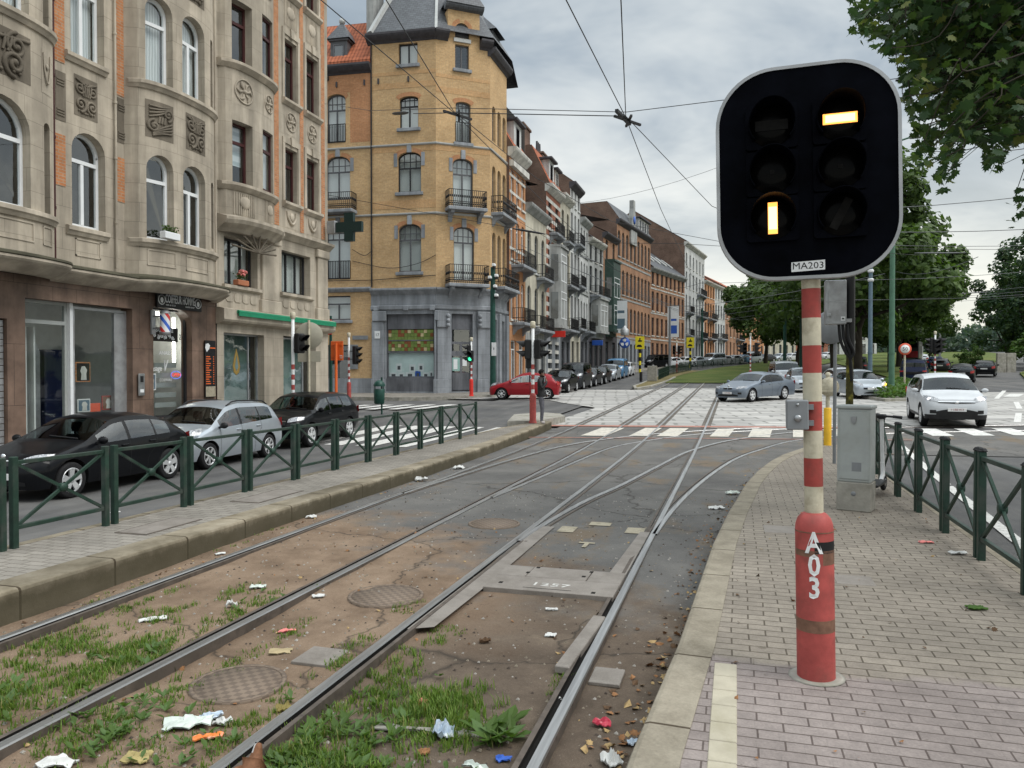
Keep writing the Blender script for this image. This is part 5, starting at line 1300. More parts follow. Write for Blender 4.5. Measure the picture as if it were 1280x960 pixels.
glass('win_glass', alpha=.12); glass('shop_glass', alpha=-.01)
darkglass('far_glass', (.045,.055,.06), .06, .9, .6)
a_ = N('curtain'); w_ = a_.n('ShaderNodeTexWave'); w_.inputs['Scale'].default_value = 4.5; w_.inputs['Distortion'].default_value = 1.2; a_.l(a_.tc, 'UV', w_, 'Vector'); a_.fin(a_.ramp(w_, [(.1,(.50,.51,.50)),(.8,(.74,.75,.74))], 1), rough=.9, oi=0)
a_ = N('blind'); w_ = a_.n('ShaderNodeTexWave', bands_direction='Y'); w_.inputs['Scale'].default_value = 1.1; a_.l(a_.tc, 'UV', w_, 'Vector'); a_.fin(a_.ramp(w_, [(.2,(.45,.52,.54)),(.5,(.7,.74,.76))], 1), rough=.9, oi=0)
plain('room_dark', (.03,.028,.026), .9, 0, .3, 2)
plain('pvc_white', (.70,.72,.73), .4, 0, .05); plain('frame_brown', (.055,.016,.016), .45, 0, .2); plain('frame_grey', (.09,.092,.10), .5, 0, .2); plain('frame_dark', (.022,.022,.024), .5, 0, .2)
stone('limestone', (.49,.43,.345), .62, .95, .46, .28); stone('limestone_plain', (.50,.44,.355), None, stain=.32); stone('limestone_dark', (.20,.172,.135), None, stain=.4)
stone('limestone_b', (.47,.415,.335), .72, 1.1, .6, .26)
stone('mossy_ledge', (.10,.094,.065), None, stain=.6, streak=False)
brick('accent_brick', (.50,.22,.10), (.40,.16,.07), (.36,.28,.2), stain=.2)
stone('marble_tile', (.27,.18,.135), .4, .62, 1.25, .62, True, .5)
brick('brick_yellow', (.57,.38,.195), (.49,.31,.148), (.42,.33,.22), .23, .075, .18)
brick('brick_band', (.56,.335,.165), (.50,.29,.13), (.42,.32,.2), .23, .075, .15); brick('brick_orange', (.52,.255,.13), (.45,.21,.10), (.34,.22,.13), .23, .075, .2)
brick('brick_red', (.33,.11,.065), (.27,.085,.05), (.28,.2,.15), stain=.3); brick('brick_brown', (.17,.10,.075), (.13,.075,.055), (.2,.16,.13), stain=.35)
brick('brick_school', (.40,.215,.125), (.33,.17,.095), (.3,.22,.16), stain=.3)
stone('bluestone', (.30,.32,.345), .6, .95, .5, .25, True, .6); stone('bluestone_dark', (.155,.16,.175), None, stain=.25)
stone('render_white', (.56,.57,.56), None, stain=.18); stone('render_cream', (.52,.49,.40), None, stain=.22); stone('render_grey', (.36,.37,.36), None, stain=.25); stone('trim_white', (.58,.57,.53), None, stain=.2)
brick('slate', (.11,.12,.13), (.085,.09,.10), (.045,.045,.05), .3, .16, .25, .012, .5)
a_ = N('roof_tile'); w_ = a_.n('ShaderNodeTexWave'); w_.inputs['Scale'].default_value = 1.35; a_.l(a_.tc, 'UV', w_, 'Vector'); w2_ = a_.n('ShaderNodeTexWave', bands_direction='Y', wave_profile='SAW'); w2_.inputs['Scale'].default_value = 1.0; a_.l(a_.tc, 'UV', w2_, 'Vector')
c_ = a_.mix(.5, a_.ramp(w_, [(.1,(.17,.055,.03)),(.6,(.44,.145,.075))], 1), a_.ramp(w2_, [(.0,(.13,.045,.03)),(.3,(.42,.14,.075))], 1)); n_ = a_.noise(2, 5); c2_ = a_.mix(.8, c_, a_.ramp(n_, [(.3,.6),(.7,1.2)]), 'MULTIPLY', ai=2); a_.bump(w_, .5, .03, 1); a_.fin(c2_, rough=.8)
plain('iron_black', (.013,.013,.014), .5, 0, .3, 8)
def rel(o): return o
def box_parts(root_, items):
    for nm, mat_, args in items:
        m = MB()
        for a in (args if isinstance(args[0], (tuple,list)) else [args]): m.cbox(*a)
        m.build(nm, mat_, root_)
def band(m, x0, x1, prof, sub=1, mi=0):
    # prof: list of (projection, z) going up; ends return to the wall
    P = [(.12,prof[0][1])]+list(prof)+[(.12,prof[-1][1])]; vs = []; xs = [x0+(x1-x0)*i/sub for i in range(sub+1)]
    for x in xs: vs += [(x,-p if i not in (0,len(P)-1) else p,z) for i,(p,z) in enumerate(P)]
    n = len(P)
    m.add(vs, [(i*n+k,(i+1)*n+k,(i+1)*n+k+1,i*n+k+1) for i in range(sub) for k in range(n-1)], mi)
    m.add(vs[:n], [tuple(range(n))], mi); m.add(vs[-n:], [tuple(range(n-1,-1,-1))], mi)
def window(root_, xa, xb, za, zb, rise=0, y=.15, mat='pvc_white', tr=None, mul=True, bars=0, curtain=None, warp=None, w=.07, glassm='win_glass', cz=None, name='window'):
    m = MB(); m.warp = warp; frame(m, xa, xb, za, zb, rise, y, w, .06, 0, tr, mul, bars); f = m.build(name, mat, root_)
    m = MB(); m.warp = warp; sheet_at(m, pane_poly(xa+w*.5,xb-w*.5,za+w*.5,zb-w*.5,rise), y+.035); m.build('pane', glassm, f)
    if curtain:
        m = MB(); m.warp = warp; z1 = zb-.04; z0 = cz if cz is not None else za+.05
        sheet_at(m, pane_poly(xa+.02,xb-.02,z0,z1,rise*.95), y+.16); m.build('curtain', curtain, f)
    return f
def spiral(m, c, r0, turns, sgn=1, t0=0, r=.035, mi=0, y=-.02):
    pts = []
    n = int(14*turns)
    for i in range(n+1):
        f = i/n; a = t0+sgn*2*PI*turns*f; rr = r0*(1-.86*f); pts.append((c[0]+rr*math.cos(a), y, c[1]+rr*math.sin(a)))
    m.tube(pts, r, 6, mi)
    m.sph((pts[-1][0], y, pts[-1][2]), r*1.5, 5, mi)
def relief(root_, x0, x1, z0, z1, warp=None, kind=0):
    m = MB(); m.warp = warp
    n = 4
    for i in range(n):
        a, b = x0+(x1-x0)*i/n, x0+(x1-x0)*(i+1)/n; m.add([(a,-.006,z0),(b,-.006,z0),(b,-.006,z1),(a,-.006,z1)], [(0,1,2,3)])
    w, h = x1-x0, z1-z0; cx_, cz_ = (x0+x1)/2, (z0+z1)/2
    if kind == 0:
        q = min(w*.24, h*.27)
        for sx in (-1,1):
            spiral(m, (cx_+sx*w*.27, cz_+h*.2), q, 1.6, sx, PI/2, q*.17); spiral(m, (cx_+sx*w*.24, cz_-h*.2), q*1.05, 1.5, -sx, -PI/2, q*.2)
        for i in range(5): m.tube([(cx_+(i-2)*w*.07,-.02,cz_+h*.02),(cx_+(i-2)*w*.09,-.04,cz_+h*.2),(cx_+(i-2)*w*.1,-.02,cz_+h*.36)], q*.13, 6)
        m.tube([(x0+.04,-.02,cz_+h*.4),(cx_,-.035,cz_+h*.27),(x1-.04,-.02,cz_+h*.4)], q*.14, 6)
        for i in range(8): m.sph((cx_+(i-3.5)*w*.09,-.02,cz_-h*.38+.02*math.cos(i)), q*.16, 4)
    elif kind == 1:
        q = min(w,h)*.22
        spiral(m, (x0+w*.25,cz_-h*.18), q, 1.4, 1, PI/2, q*.22); spiral(m, (x1-w*.25,cz_+h*.2), q, 1.4, 1, -PI/2, q*.22)
        for i in range(4): m.tube(catmull([(x0+w*.1,-.02,cz_+h*(.05+.1*i)),(cx_,-.03,cz_+h*(.18+.06*i)),(x1-w*.2,-.02,cz_+h*(.36+.02*i))],4), q*.15, 6); m.tube(catmull([(x1-w*.08,-.02,cz_-h*(.02+.09*i)),(cx_,-.03,cz_-h*(.2+.05*i)),(x0+w*.2,-.02,cz_-h*(.38+.02*i))],4), q*.15, 6)
        for i in range(3): m.bar((cx_-w*.1+i*w*.1,-.02,cz_-h*.08),(cx_-w*.06+i*w*.1,-.02,cz_+h*.1),q*.3)
    elif kind == 2:       # round flower
        q = min(w,h)*.4
        m.lathe([(q*1.04,0),(q*1.04,-.03),(q*.95,-.03),(q*.95,0)], (cx_,-.01,cz_), 22, 0, 'y', cap=False)
        m.sph((cx_,-.02,cz_), q*.2, 5)
        for i in range(6):
            a = i*PI/3; m.tube([(cx_+q*.25*math.cos(a),-.02,cz_+q*.25*math.sin(a)),(cx_+q*.6*math.cos(a+.25),-.03,cz_+q*.6*math.sin(a+.25)),(cx_+q*.85*math.cos(a-.1),-.02,cz_+q*.85*math.sin(a-.1))], [q*.07,q*.13,q*.06], 6)
    elif kind == 3:       # flutes with an oval shield
        k = max(4, int(w/.075))
        for i in range(k): x = x0+w*(i+.5)/k; m.bar((x,-.012,z0+.03),(x,-.012,z1-.03),.03)
        m.sph((cx_,-.02,cz_+h*.08), min(w,h)*.32, 6, 0, (1,.2,.85))
    elif kind == 4:       # hanging garland
        m.tube(catmull([(x0+w*.15,-.02,z1-h*.12),(x0+w*.22,-.03,cz_),(cx_,-.04,z0+h*.22),(x1-w*.22,-.03,cz_),(x1-w*.15,-.02,z1-h*.12)],5), w*.06, 6); m.sph((cx_,-.03,cz_+h*.1), w*.16, 5, 0, (1,.4,1.2))
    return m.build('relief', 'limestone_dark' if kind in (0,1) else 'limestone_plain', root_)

# ------------------------------------------------------------------ building A: curved bays over the shops
A = root('bay_house', 'beige stone town house with curved bays, carved panels and brown tiled shopfronts', 'building', (-14,9,0), PI/2)
def bulge(c, hw, d, p=2.4): return lambda x: d*max(0,1-abs((x-c)/hw)**p)**(1/p) if abs(x-c) < hw else 0
b1, b2 = bulge(2.3,1.62,.62), bulge(7.55,1.5,.62)
wA = lambda x: max(b1(x), b2(x))
rows = [(5.14,7.2),(8.92,11.0),(12.7,14.8)]
ops = []
for za, zb in rows:
    ops += [(1.72,2.98,za,zb,.6),(.95,1.25,za+.1,zb-.25,.15),(3.36,3.56,za-.0,zb-.2,.1),(4.53,5.46,za+.02,zb+.08,.42),(6.3,7.0,za,zb,.35),(7.32,8.2,za,zb,.35),(8.52,8.68,za+.1,zb-.2,.08)]
m = MB(); m.warp = wA; wall(m, 0, 9.38, 3.9, 15.6, ops, .24, 0, 0, 70)
m.build('wall', 'limestone', A)
m = MB(); m.box(0,.6,0,9.38,9,15.6); m.build('rear_wall', 'room_dark', A)
m = MB(); m.box(-.0,-.02,15.6,9.38,9.2,15.9); band(m,0,9.38,[(.1,15.2),(.3,15.4),(.5,15.6),(.5,15.85)],1); m.build('cornice', 'limestone_plain', A)
cur = ['curtain','curtain',None,'curtain',None,'curtain']; ci = 0
for r_i, (za, zb) in enumerate(rows):
    window(A,1.72,2.98,za,zb,.6,.2,tr=zb-.72,curtain=None if r_i == 0 else 'curtain',warp=wA)
    window(A,4.53,5.46,za+.02,zb+.08,.42,.2,tr=zb-.55,curtain='curtain' if r_i else None,warp=wA)
    window(A,6.3,7.0,za,zb,.35,.2,tr=zb-.62,mul=False,curtain=[None,'curtain','curtain'][r_i],warp=wA)
    window(A,7.32,8.2,za,zb,.35,.2,tr=zb-.66,mul=True,curtain=[None,'curtain',None][r_i],warp=wA)
    window(A,.95,1.25,za+.1,zb-.25,.15,.2,tr=zb-.8,mul=False,warp=wA)
for za, zb in rows:                       # sills, following the bays
    for x0, x1, sub, pr in ((.7,3.92,30,.12),(4.35,5.5,1,.11),(6.05,9.02,30,.13)):
        m = MB(); m.warp = wA; band(m, x0, x1, [(.04,za-.2),(pr*.7,za-.13),(pr,za-.1),(pr,za-.02),(pr*.6,za)], sub); m.build('sill', 'limestone_plain', A)
for r_i in (0,1):
    za, zb = rows[r_i][1], rows[r_i+1][0]
    z0, z1 = za+.38, zb-.42
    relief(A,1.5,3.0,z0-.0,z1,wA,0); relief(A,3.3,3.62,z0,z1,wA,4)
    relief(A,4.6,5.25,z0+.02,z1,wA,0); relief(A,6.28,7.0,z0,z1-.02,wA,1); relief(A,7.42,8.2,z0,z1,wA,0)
m = MB(); m.warp = wA                    # recessed panels of the lowest spandrels (frames)
for x0, x1 in ((1.5,3.05),(3.3,3.6),(4.6,5.3),(6.3,7.05),(7.4,8.3)):
    for a, b in ((4.5,4.53),(4.86,4.89)): 
        for i in range(6): m.box(x0+(x1-x0)*i/6,-.018,a,x0+(x1-x0)*(i+1)/6,.02,b)
    m.box(x0,-.018,4.5,x0+.03,.02,4.89); m.box(x1-.03,-.018,4.5,x1,.02,4.89)
    m.build('panel_mould', 'limestone_plain', A); m = MB(); m.warp = wA
m = MB(); m.warp = lambda x: wA(x)*1.0   # ledge canopy with moss
band(m, 0, 9.38, [(.05,3.86),(.16,3.9),(.42,4.04),(.455,4.08),(.455,4.126),(.30,4.128)], 80, 0); m.build('canopy', 'limestone_plain', A)
m = MB(); m.warp = wA; band(m, 0, 9.38, [(.455,4.13),(.478,4.145),(.465,4.19),(.3,4.225),(.1,4.27)], 80); m.build('moss_cap', 'mossy_ledge', A)
for x, z0, z1 in ((4.1,5.95,7.05),(4.1,8.6,10.9),(5.8,5.95,7.0),(5.8,8.45,10.8),(8.92,5.9,7.1),(8.92,8.6,10.9)):
    m = MB(); m.box(x-.0,-.012,z0,x+.26,.03,z1); m.build('brick_inlay', 'accent_brick', A)
for x in (4.12,5.83):
    m = MB()
    for z in (7.45,8.1):
        for k in range(3): m.box(x+.02,-.03,z+k*.06,x+.22,.0,z+k*.06+.03)
    m.box(x,-.012,7.35,x+.26,-.004,8.4); m.build('tablet', 'limestone_dark', A)
for x, mt in ((4.02,'frame_brown'),(5.72,'limestone_plain')):
    m = MB(); m.cyl((x,-.06,4.35),(x,-.06,15.5),.028,n=8)
    for z in (5.4,6.9,8.2,9.8,11.5): m.lathe([(.04,z),(.04,z+.06)],(x,-.06,0),8)
    m.build('drainpipe', mt, A)
m = MB(); m.cyl((9.3,-.06,4.35),(9.3,-.06,15.5),.035,n=8); m.build('drainpipe', 'limestone_plain', A)
# ground floor: brown marble tiles
GZ = .12
gops = [(1.2,2.95,GZ,3.0,0),(3.36,6.28,GZ,3.46,0),(6.97,8.4,.75,3.56,0)]
m = MB(); wall(m, 0, 9.38, 0, 3.92, gops, .35, 0, 0.02); m.build('shopfront_wall', 'marble_tile', A)
# curved soffit corner of the barber window
m = MB()
cv = [(8.4,3.56)]+[(8.4-.42*math.cos(R(a)) if False else 8.4-.5+.5*math.sin(R(a)), 3.56-.42+.42*math.cos(R(a))) for a in range(0,91,10)]
m.ext([(8.4,3.56)]+[(7.9+.5*math.sin(R(a)),3.14+.42*math.cos(R(a))) for a in range(0,91,10)], (0,.025,0), (1,0,0), (0,0,1), (0,.33,0)); m.build('arch_corner', 'marble_tile', A)
m = MB(); 
for k in range(22): m.box(1.22,.1,GZ+.13*k,2.93,.13,GZ+.13*k+.115)
m.build('roller_shutter', 'galvanised', A)
# shop interior: walls, counter
plain('shop_wall', (.62,.63,.61), .9, 0, .1); plain('shop_floor', (.14,.13,.12), .7, 0, .2)
m = MB(); m.add([(3.3,.6-.02,GZ),(9.0,.58,GZ),(9.0,3.4,GZ),(3.3,3.4,GZ)], [(0,1,2,3)]); m.build('shop_floor', 'shop_floor', A)
bpy.data.objects.remove([o for o in A.children if o.name.startswith('rear_wall')][0])
m = MB(); m.box(0,3.5,0,9.38,9,15.6); m.box(0,.3,3.62,9.38,3.5,3.8); m.box(0,.3,0,3.25,3.5,3.6); m.box(6.35,.4,0,6.45,3.5,3.6); m.box(9.0,.4,0,9.38,3.5,3.6)
for z in (8.2,12.0,15.3): m.box(0,.3,z,9.38,3.5,z+.1)
m.build('rear_wall', 'room_dark', A)
m = MB(); m.box(3.3,1.9,GZ,6.3,1.94,3.6); m.box(6.5,1.7,GZ,9.0,1.74,3.6); m.box(6.29,.4,GZ,6.33,1.9,3.6); m.box(8.85,.4,GZ,8.98,1.7,3.6); m.box(3.3,.4,3.55,6.3,1.9,3.6); m.box(6.5,.4,3.58,8.9,1.7,3.61); m.build('inner_wall', 'shop_wall', A)
# doorway on the left, dark with pale frame
m = MB(); frame(m, 3.36, 4.62, GZ, 3.46, 0, .26, .07, .08, 0, 3.0, False); m.box(3.62,.6,GZ,3.9,.63,2.9,1); m.box(3.98,.5,GZ,4.02,.9,2.9,1); dr = m.build('door', ['cabinet_grey','shop_wall'], A)
m = MB(); m.add([(3.4,.29,GZ),(4.6,.29,GZ),(4.6,.29,3.4),(3.4,.29,3.4)], [(0,1,2,3)]); m.build('pane', 'shop_glass', dr)
m = MB(); m.ext([(0,0),(.75,0),(.75,1.9),(.62,2.12),(.3,2.2),(.1,2.1),(0,1.9)], (4.02,1.2,.5), (1,0,0), (0,0,1), (0,.03,0)); m.build('mirror', 'galvanised', dr)
# display window beside it, recessed, with grey side panel
m = MB(); frame(m, 4.7, 6.28, .35, 3.4, 0, .2, .06, .08, 0, None, False); m.box(5.9,.2,.42,6.22,.3,3.33,0); m.box(4.62,.18,GZ,4.7,.35,3.46,1); sw = m.build('shop_window', ['galvanised','pvc_white'], A)
m = MB(); m.add([(4.74,.23,.4),(6.22,.23,.4),(6.22,.23,3.35),(4.74,.23,3.35)], [(0,1,2,3)]); m.build('pane', 'shop_glass', sw)
m = MB(); m.cbox(4.9,1.2,GZ,5.7,1.7,2.45,.02); m.build('wardrobe', 'paint_navy', sw)
def poster(x, z, w, h, y, parent, mats=('frame_dark','room_dark','trim_white'), nm='poster'):
    m = MB(); m.cbox(x-w/2,y,z-h/2,x+w/2,y+.025,z+h/2,.004,0); m.box(x-w/2+.025,y-.003,z-h/2+.025,x+w/2-.025,y-.0005,z+h/2-.025,1)
    m.ext([(-.16*w,-.4*h),(.22*w,-.4*h),(.2*w,-.1*h),(.26*w,.1*h),(.1*w,.3*h),(-.1*w,.28*h),(-.2*w,.05*h),(-.12*w,-.1*h)], (x,y-.0035,z), (1,0,0), (0,0,1), (0,-.002,0), 2)
    return m.build(nm, list(mats), parent)
poster(5.28,1.93,.42,.46,.5,sw,('accent_brick','room_dark','trim_white')); poster(5.2,1.16,.36,.3,.4,sw,('shop_wall','lamp_blue','trim_white')); poster(5.86,1.2,.36,.34,.36,sw,('pole_red','tape_brown','trim_white'))
m = MB(); m.cbox(5.38,.4,1.0,5.68,.43,1.2,.005); m.build('price_card', 'sign_red', sw)
# barber window
m = MB(); frame(m, 6.97, 8.4, .75, 3.56, 0, .2, .05, .07, 0, None, False); bw = m.build('shop_window', 'frame_dark', A)
m = MB(); m.add([(7.0,.23,.78),(8.37,.23,.78),(8.37,.23,3.53),(7.0,.23,3.53)], [(0,1,2,3)]); m.build('pane', 'shop_glass', bw)
m = MB(); m.box(8.42,.62,2.2,8.47,.67,3.4); m.box(7.05,.5,3.42,7.75,.56,3.5); m.build('tube_light', 'shop_tube', bw)
m = MB()
for k in range(5): m.box(7.55,.5,1.0+k*.26,8.35,.53,1.13+k*.26)
m.build('shelf', 'cabinet_grey', bw)
m = MB(); m.box(7.0,.225,2.72,8.1,.2285,3.08); bn = m.build('window_film', 'room_dark', bw)
m = MB()
for k in range(7): spiral(m, (7.12+k*.13,2.82+.05*(k%2)), .06, 1.2, 1 if k%2 else -1, k, .012, 0, .222)
m.build('ornament', 'pvc_white', bn)
text('lettering', 'MASS·COIFFURE', .125, T(7.5,.2235,3.0)@UPR, 'pvc_white', bn, .001, sx=.95, bold=.002)
text('lettering', 'ANASS', .13, T(7.62,.2235,2.42)@UPR, 'pvc_white', bw, .001, sx=1.1, bold=.002); text('lettering', 'Rasage', .2, T(7.28,.2235,2.02)@UPR, 'pvc_white', bw, .001, sx=.8, bold=.002); text('lettering', 'COIFFURE', .1, T(7.64,.2235,1.72)@UPR, 'pvc_white', bw, .001)
text('lettering', '24', .2, T(8.23,.2235,2.85)@UPR, 'frame_dark', bw, .001)
text('lettering', 'OPEN', .13, T(8.12,.3,1.85)@UPR, 'neon_red', bw, .004); 
m = MB(); m.tube([(8.12+.19*math.cos(2*PI*k/20),.31,1.85+.1*math.sin(2*PI*k/20)) for k in range(21)], .01, 6); m.build('neon_ring', 'neon_blue', bw)
poster(7.13,1.68,.3,.42,.215,bw,('pvc_white','lamp_blue','trim_white'))
for k, (rm, a) in enumerate(((.09,0),(.09,1))):
    m = MB(); m.bar((7.6,.222,1.95+.0*k),(7.66+.06*(1 if a else -1),.222,2.25),.018); m.build('scissor_blade', 'pvc_white', bw)
# signboard over the barber window
sb = root('shop_sign', 'long black signboard reading COIFFEUR HOMME above the barber window', 'shop sign', (-13.93,16.85,3.76), PI/2)
m = MB(); m.cbox(-.83,-.0,-.2,.83,.06,.2,.006); m.build('board', 'black_plastic', sb)
text('lettering', 'COIFFEUR HOMME', .30, T(0,-.004,.03)@UPR, 'pvc_white', sb, .003, sx=.44, bold=.003)
text('small_lettering', '0486 66 12 23', .06, T(-.36,-.004,-.12)@UPR, 'pvc_white', sb, .002); text('small_lettering', 'BARBER SHOP', .055, T(.36,-.004,-.12)@UPR, 'pvc_white', sb, .002)
for s_ in (-1,1):
    m = MB(); m.lathe([(.13,-.003),(.13,-.008),(.001,-.008)], (s_*.68,0,.0), 22, 0, 'y'); m.lathe([(.105,-.009),(.001,-.0095)], (s_*.68,0,0), 20, 1, 'y'); m.ext([(-.04,-.07),(.03,-.08),(.05,.0),(.02,.06),(-.04,.05),(-.06,0)], (s_*.68,-.011,0), (1,0,0), (0,0,1), (0,-.003,0), 0); m.build('emblem', ['pvc_white','black_plastic'], sb)
bp = root('barber_pole', 'red white and blue striped barber pole sign on a wall bracket', 'barber pole', (-13.62,15.92,2.92))
a_ = N('barber_stripes'); w_ = a_.n('ShaderNodeTexWave', bands_direction='DIAGONAL', wave_profile='SAW'); w_.inputs['Scale'].default_value = 1.15; a_.l(a_.tc, 'Object', w_, 'Vector'); r_ = a_.ramp(w_, [(0,(.75,.76,.78)),(.30,(.03,.12,.55)),(.52,(.75,.76,.78)),(.78,(.62,.03,.03))], 1, 'CONSTANT'); a_.fin(r_, rough=.3, oi=0)
m = MB(); m.cyl((0,0,0),(0,0,.46),.115,n=20); m.build('cylinder', 'barber_stripes', bp)
m = MB(); m.lathe([(.09,-.08),(.13,-.06),(.13,0)], n=20); m.lathe([(.13,.46),(.13,.5),(.08,.54),(.001,.56)], n=20); m.bar((0,0,.1),(-.36,0,.1),.04); m.bar((0,0,.4),(-.36,0,.4),.04); m.box(-.38,-.07,-.05,-.34,.07,.55); m.build('mount', 'galvanised', bp)
# price list, intercom
pl_ = root('price_board', 'tall black price list with orange lines on the pier right of the barber window', 'notice board', (-13.96,18.07,2.08), PI/2)
m = MB(); m.cbox(-.22,0,-.85,.22,.03,.72,.004); m.build('board', 'black_plastic', pl_)
for k in range(13): m = MB(); m.box(-.19,-.004,.26-k*.062,-.02+.05*math.sin(k*2.3),-.001,.285-k*.062); m.box(.11,-.004,.26-k*.062,.15,-.001,.285-k*.062); m.build('price_line', 'orange_paint', pl_)
m = MB(); m.box(-.02,-.004,.5,.2,-.001,.53); m.build('heading', 'orange_paint', pl_)
m = MB(); m.ext([(-.1,-.12),(0,-.04),(.04,.06),(-.03,.12),(-.14,.1),(-.16,0)], (-.06,-.001,.52), (1,0,0), (0,0,1), (0,-.004,0)); m.build('emblem', 'pvc_white', pl_)
m = MB(); m.box(-.2,-.004,-.83,.2,-.001,-.55); m.build('picture', 'paint_yellow', pl_)
ic = root('intercom', 'steel intercom panel on the brown tiled pier between the two shops', 'intercom', (-13.95,15.5,1.63), PI/2)
m = MB(); m.cbox(-.1,0,-.28,.1,.04,.26,.01); m.build('plate', 'steel', ic); m = MB(); m.box(-.05,-.005,.05,.05,-.001,.2); m.build('speaker', 'black_plastic', ic); m = MB(); m.box(-.06,-.006,-.2,.06,-.001,-.12); m.build('button', 'pvc_white', ic)
fb = root('flower_box', 'white window box with green plants on the first floor bay sill', 'flower box', (-13.28,15.72,5.16), PI/2)
m = MB(); m.cbox(-.26,-.09,0,.26,.09,.17,.012); m.build('box', 'pvc_white', fb)

# ------------------------------------------------------------------ building B
B = root('garland_house', 'beige stone house with one curved bay, brick strips and a green awning rail', 'building', (-14,18.4,0), PI/2)
bB = bulge(1.38,1.24,.42)
rowB = [(7.32,9.08),(10.75,12.5),(14.2,16.0)]; rowF = [(7.45,9.2),(10.75,12.7),(14.2,16.2)]
ops = []
for za, zb in rowB: ops += [(.36,1.12,za,zb,0),(1.62,2.28,za+.05,zb+.1,0)]
for za, zb in rowF: ops += [(3.42,4.16,za,zb,0),(4.72,5.48,za,zb,0)]
m = MB(); m.warp = bB; wall(m, 0, 6.13, 6.1, 17.6, ops, .3, 0, 0, 60); m.build('wall', 'limestone_b', B)
ops2 = [(.34,1.93,4.45,5.82,0),(3.22,4.95,4.5,5.85,0),(.3,2.25,.5,3.06,0),(3.3,5.3,.5,3.1,0)]
m = MB(); wall(m, 0, 6.13, 0, 6.1, ops2, .35); m.build('base_wall', 'limestone_b', B)
m = MB(); m.box(0,.9,0,6.13,9,17.6); m.box(0,.3,3.2,6.13,.9,4.2); m.box(2.4,.3,0,3.1,.9,6); m.build('rear_wall', 'room_dark', B)
m = MB(); m.add([(6.13,0,0),(6.13,10,0),(6.13,10,17.6),(6.13,0,17.6)], [(0,1,2,3)]); m.build('side_wall', 'brick_brown', B)
m = MB(); band(m, 0, 6.13, [(.1,17.2),(.35,17.4),(.5,17.6),(.5,17.9)]); m.box(0,.0,17.6,6.13,10,17.9); m.build('cornice', 'limestone_plain', B)
for r_i, (za, zb) in enumerate(rowB):
    window(B,.36,1.12,za,zb,0,.24,'frame_brown',tr=zb-.55,mul=False,curtain='blind' if r_i == 0 else None,warp=bB,cz=za+.6)
    window(B,1.62,2.28,za+.05,zb+.1,0,.08,'frame_brown',tr=zb-.5,mul=False,curtain='curtain' if r_i == 0 else None,warp=bB)
    m = MB(); m.warp = bB; band(m, .05, 2.72, [(.04,za-.22),(.1,za-.16),(.16,za-.1),(.16,za-.02),(.08,za)], 26); m.build('sill', 'limestone_plain', B)
for r_i, (za, zb) in enumerate(rowF):
    for x0, x1 in ((3.42,4.16),(4.72,5.48)):
        window(B,x0,x1,za,zb,0,.16,'frame_brown',tr=zb-.55,mul=False,curtain=None)
        m = MB(); band(m, x0-.16, x1+.16, [(.03,za-.2),(.09,za-.14),(.14,za-.1),(.14,za-.02),(.07,za)]); m.build('sill', 'limestone_plain', B)
        m = MB(); m.box(x0-.14,-.04,za,x0-.02,.0,zb+.12); m.box(x1+.02,-.04,za,x1+.14,.0,zb+.12); m.box(x0-.14,-.045,zb+.12,x1+.14,.0,zb+.3); m.ext([(-.1,0),(.1,0),(.07,-.28),(-.07,-.28)], ((x0+x1)/2,-.09,zb+.36), (1,0,0), (0,0,1), (0,.06,0)); m.build('surround', 'limestone_plain', B)
for x0, x1, z0, z1, k in ((.34,1.2,9.55,10.4,2),(1.66,2.3,9.6,10.45,2),(.34,1.2,6.4,7.08,3),(1.7,2.3,6.45,7.1,3),(.34,1.2,13.0,13.9,2),(1.66,2.3,13.0,13.9,2)): relief(B,x0,x1,z0,z1,bB,k)
for x0 in (3.42,4.72):
    relief(B,x0,x0+.74,9.65,10.5,None,2); relief(B,x0,x0+.74,6.62,7.22,None,4); relief(B,x0,x0+.74,13.1,13.95,None,3)
for x0, x1 in ((2.82,3.08),(4.32,4.54),(5.68,5.92)):
    m = MB(); m.box(x0,-.012,6.6,x1,.03,17.0); m.build('brick_inlay', 'accent_brick', B)
m = MB(); m.warp = bB; band(m, -.02, 2.86, [(.02,5.9),(.12,6.0),(.3,6.12),(.36,6.22),(.36,6.3),(.2,6.34),(.06,6.38)], 34); m.build('bay_corbel', 'limestone_plain', B)
m = MB(); band(m, 2.6, 6.2, [(.04,6.2),(.14,6.3),(.24,6.38),(.24,6.46),(.1,6.5)]); m.build('string_course', 'limestone_plain', B)
m = MB(); m.warp = bB
for k in range(9): a = PI*(k+.5)/9; m.tube([(1.38,.0,5.45),(1.38+1.1*math.cos(a),-.05,5.45+.5*math.sin(a))], .03, 5)
m.build('shell_ornament', 'limestone_dark', B)
for x0, x1 in ((2.0,3.05),(5.25,6.05)):
    m = MB(); m.cbox(x0,-.12,3.75,x1,.05,4.15,.02); m.cbox(x0+.08,-.09,4.152,x1-.08,.05,5.9,.02); m.cbox(x0,-.14,5.902,x1,.05,6.18,.03); m.build('pilaster', 'limestone_plain', B)
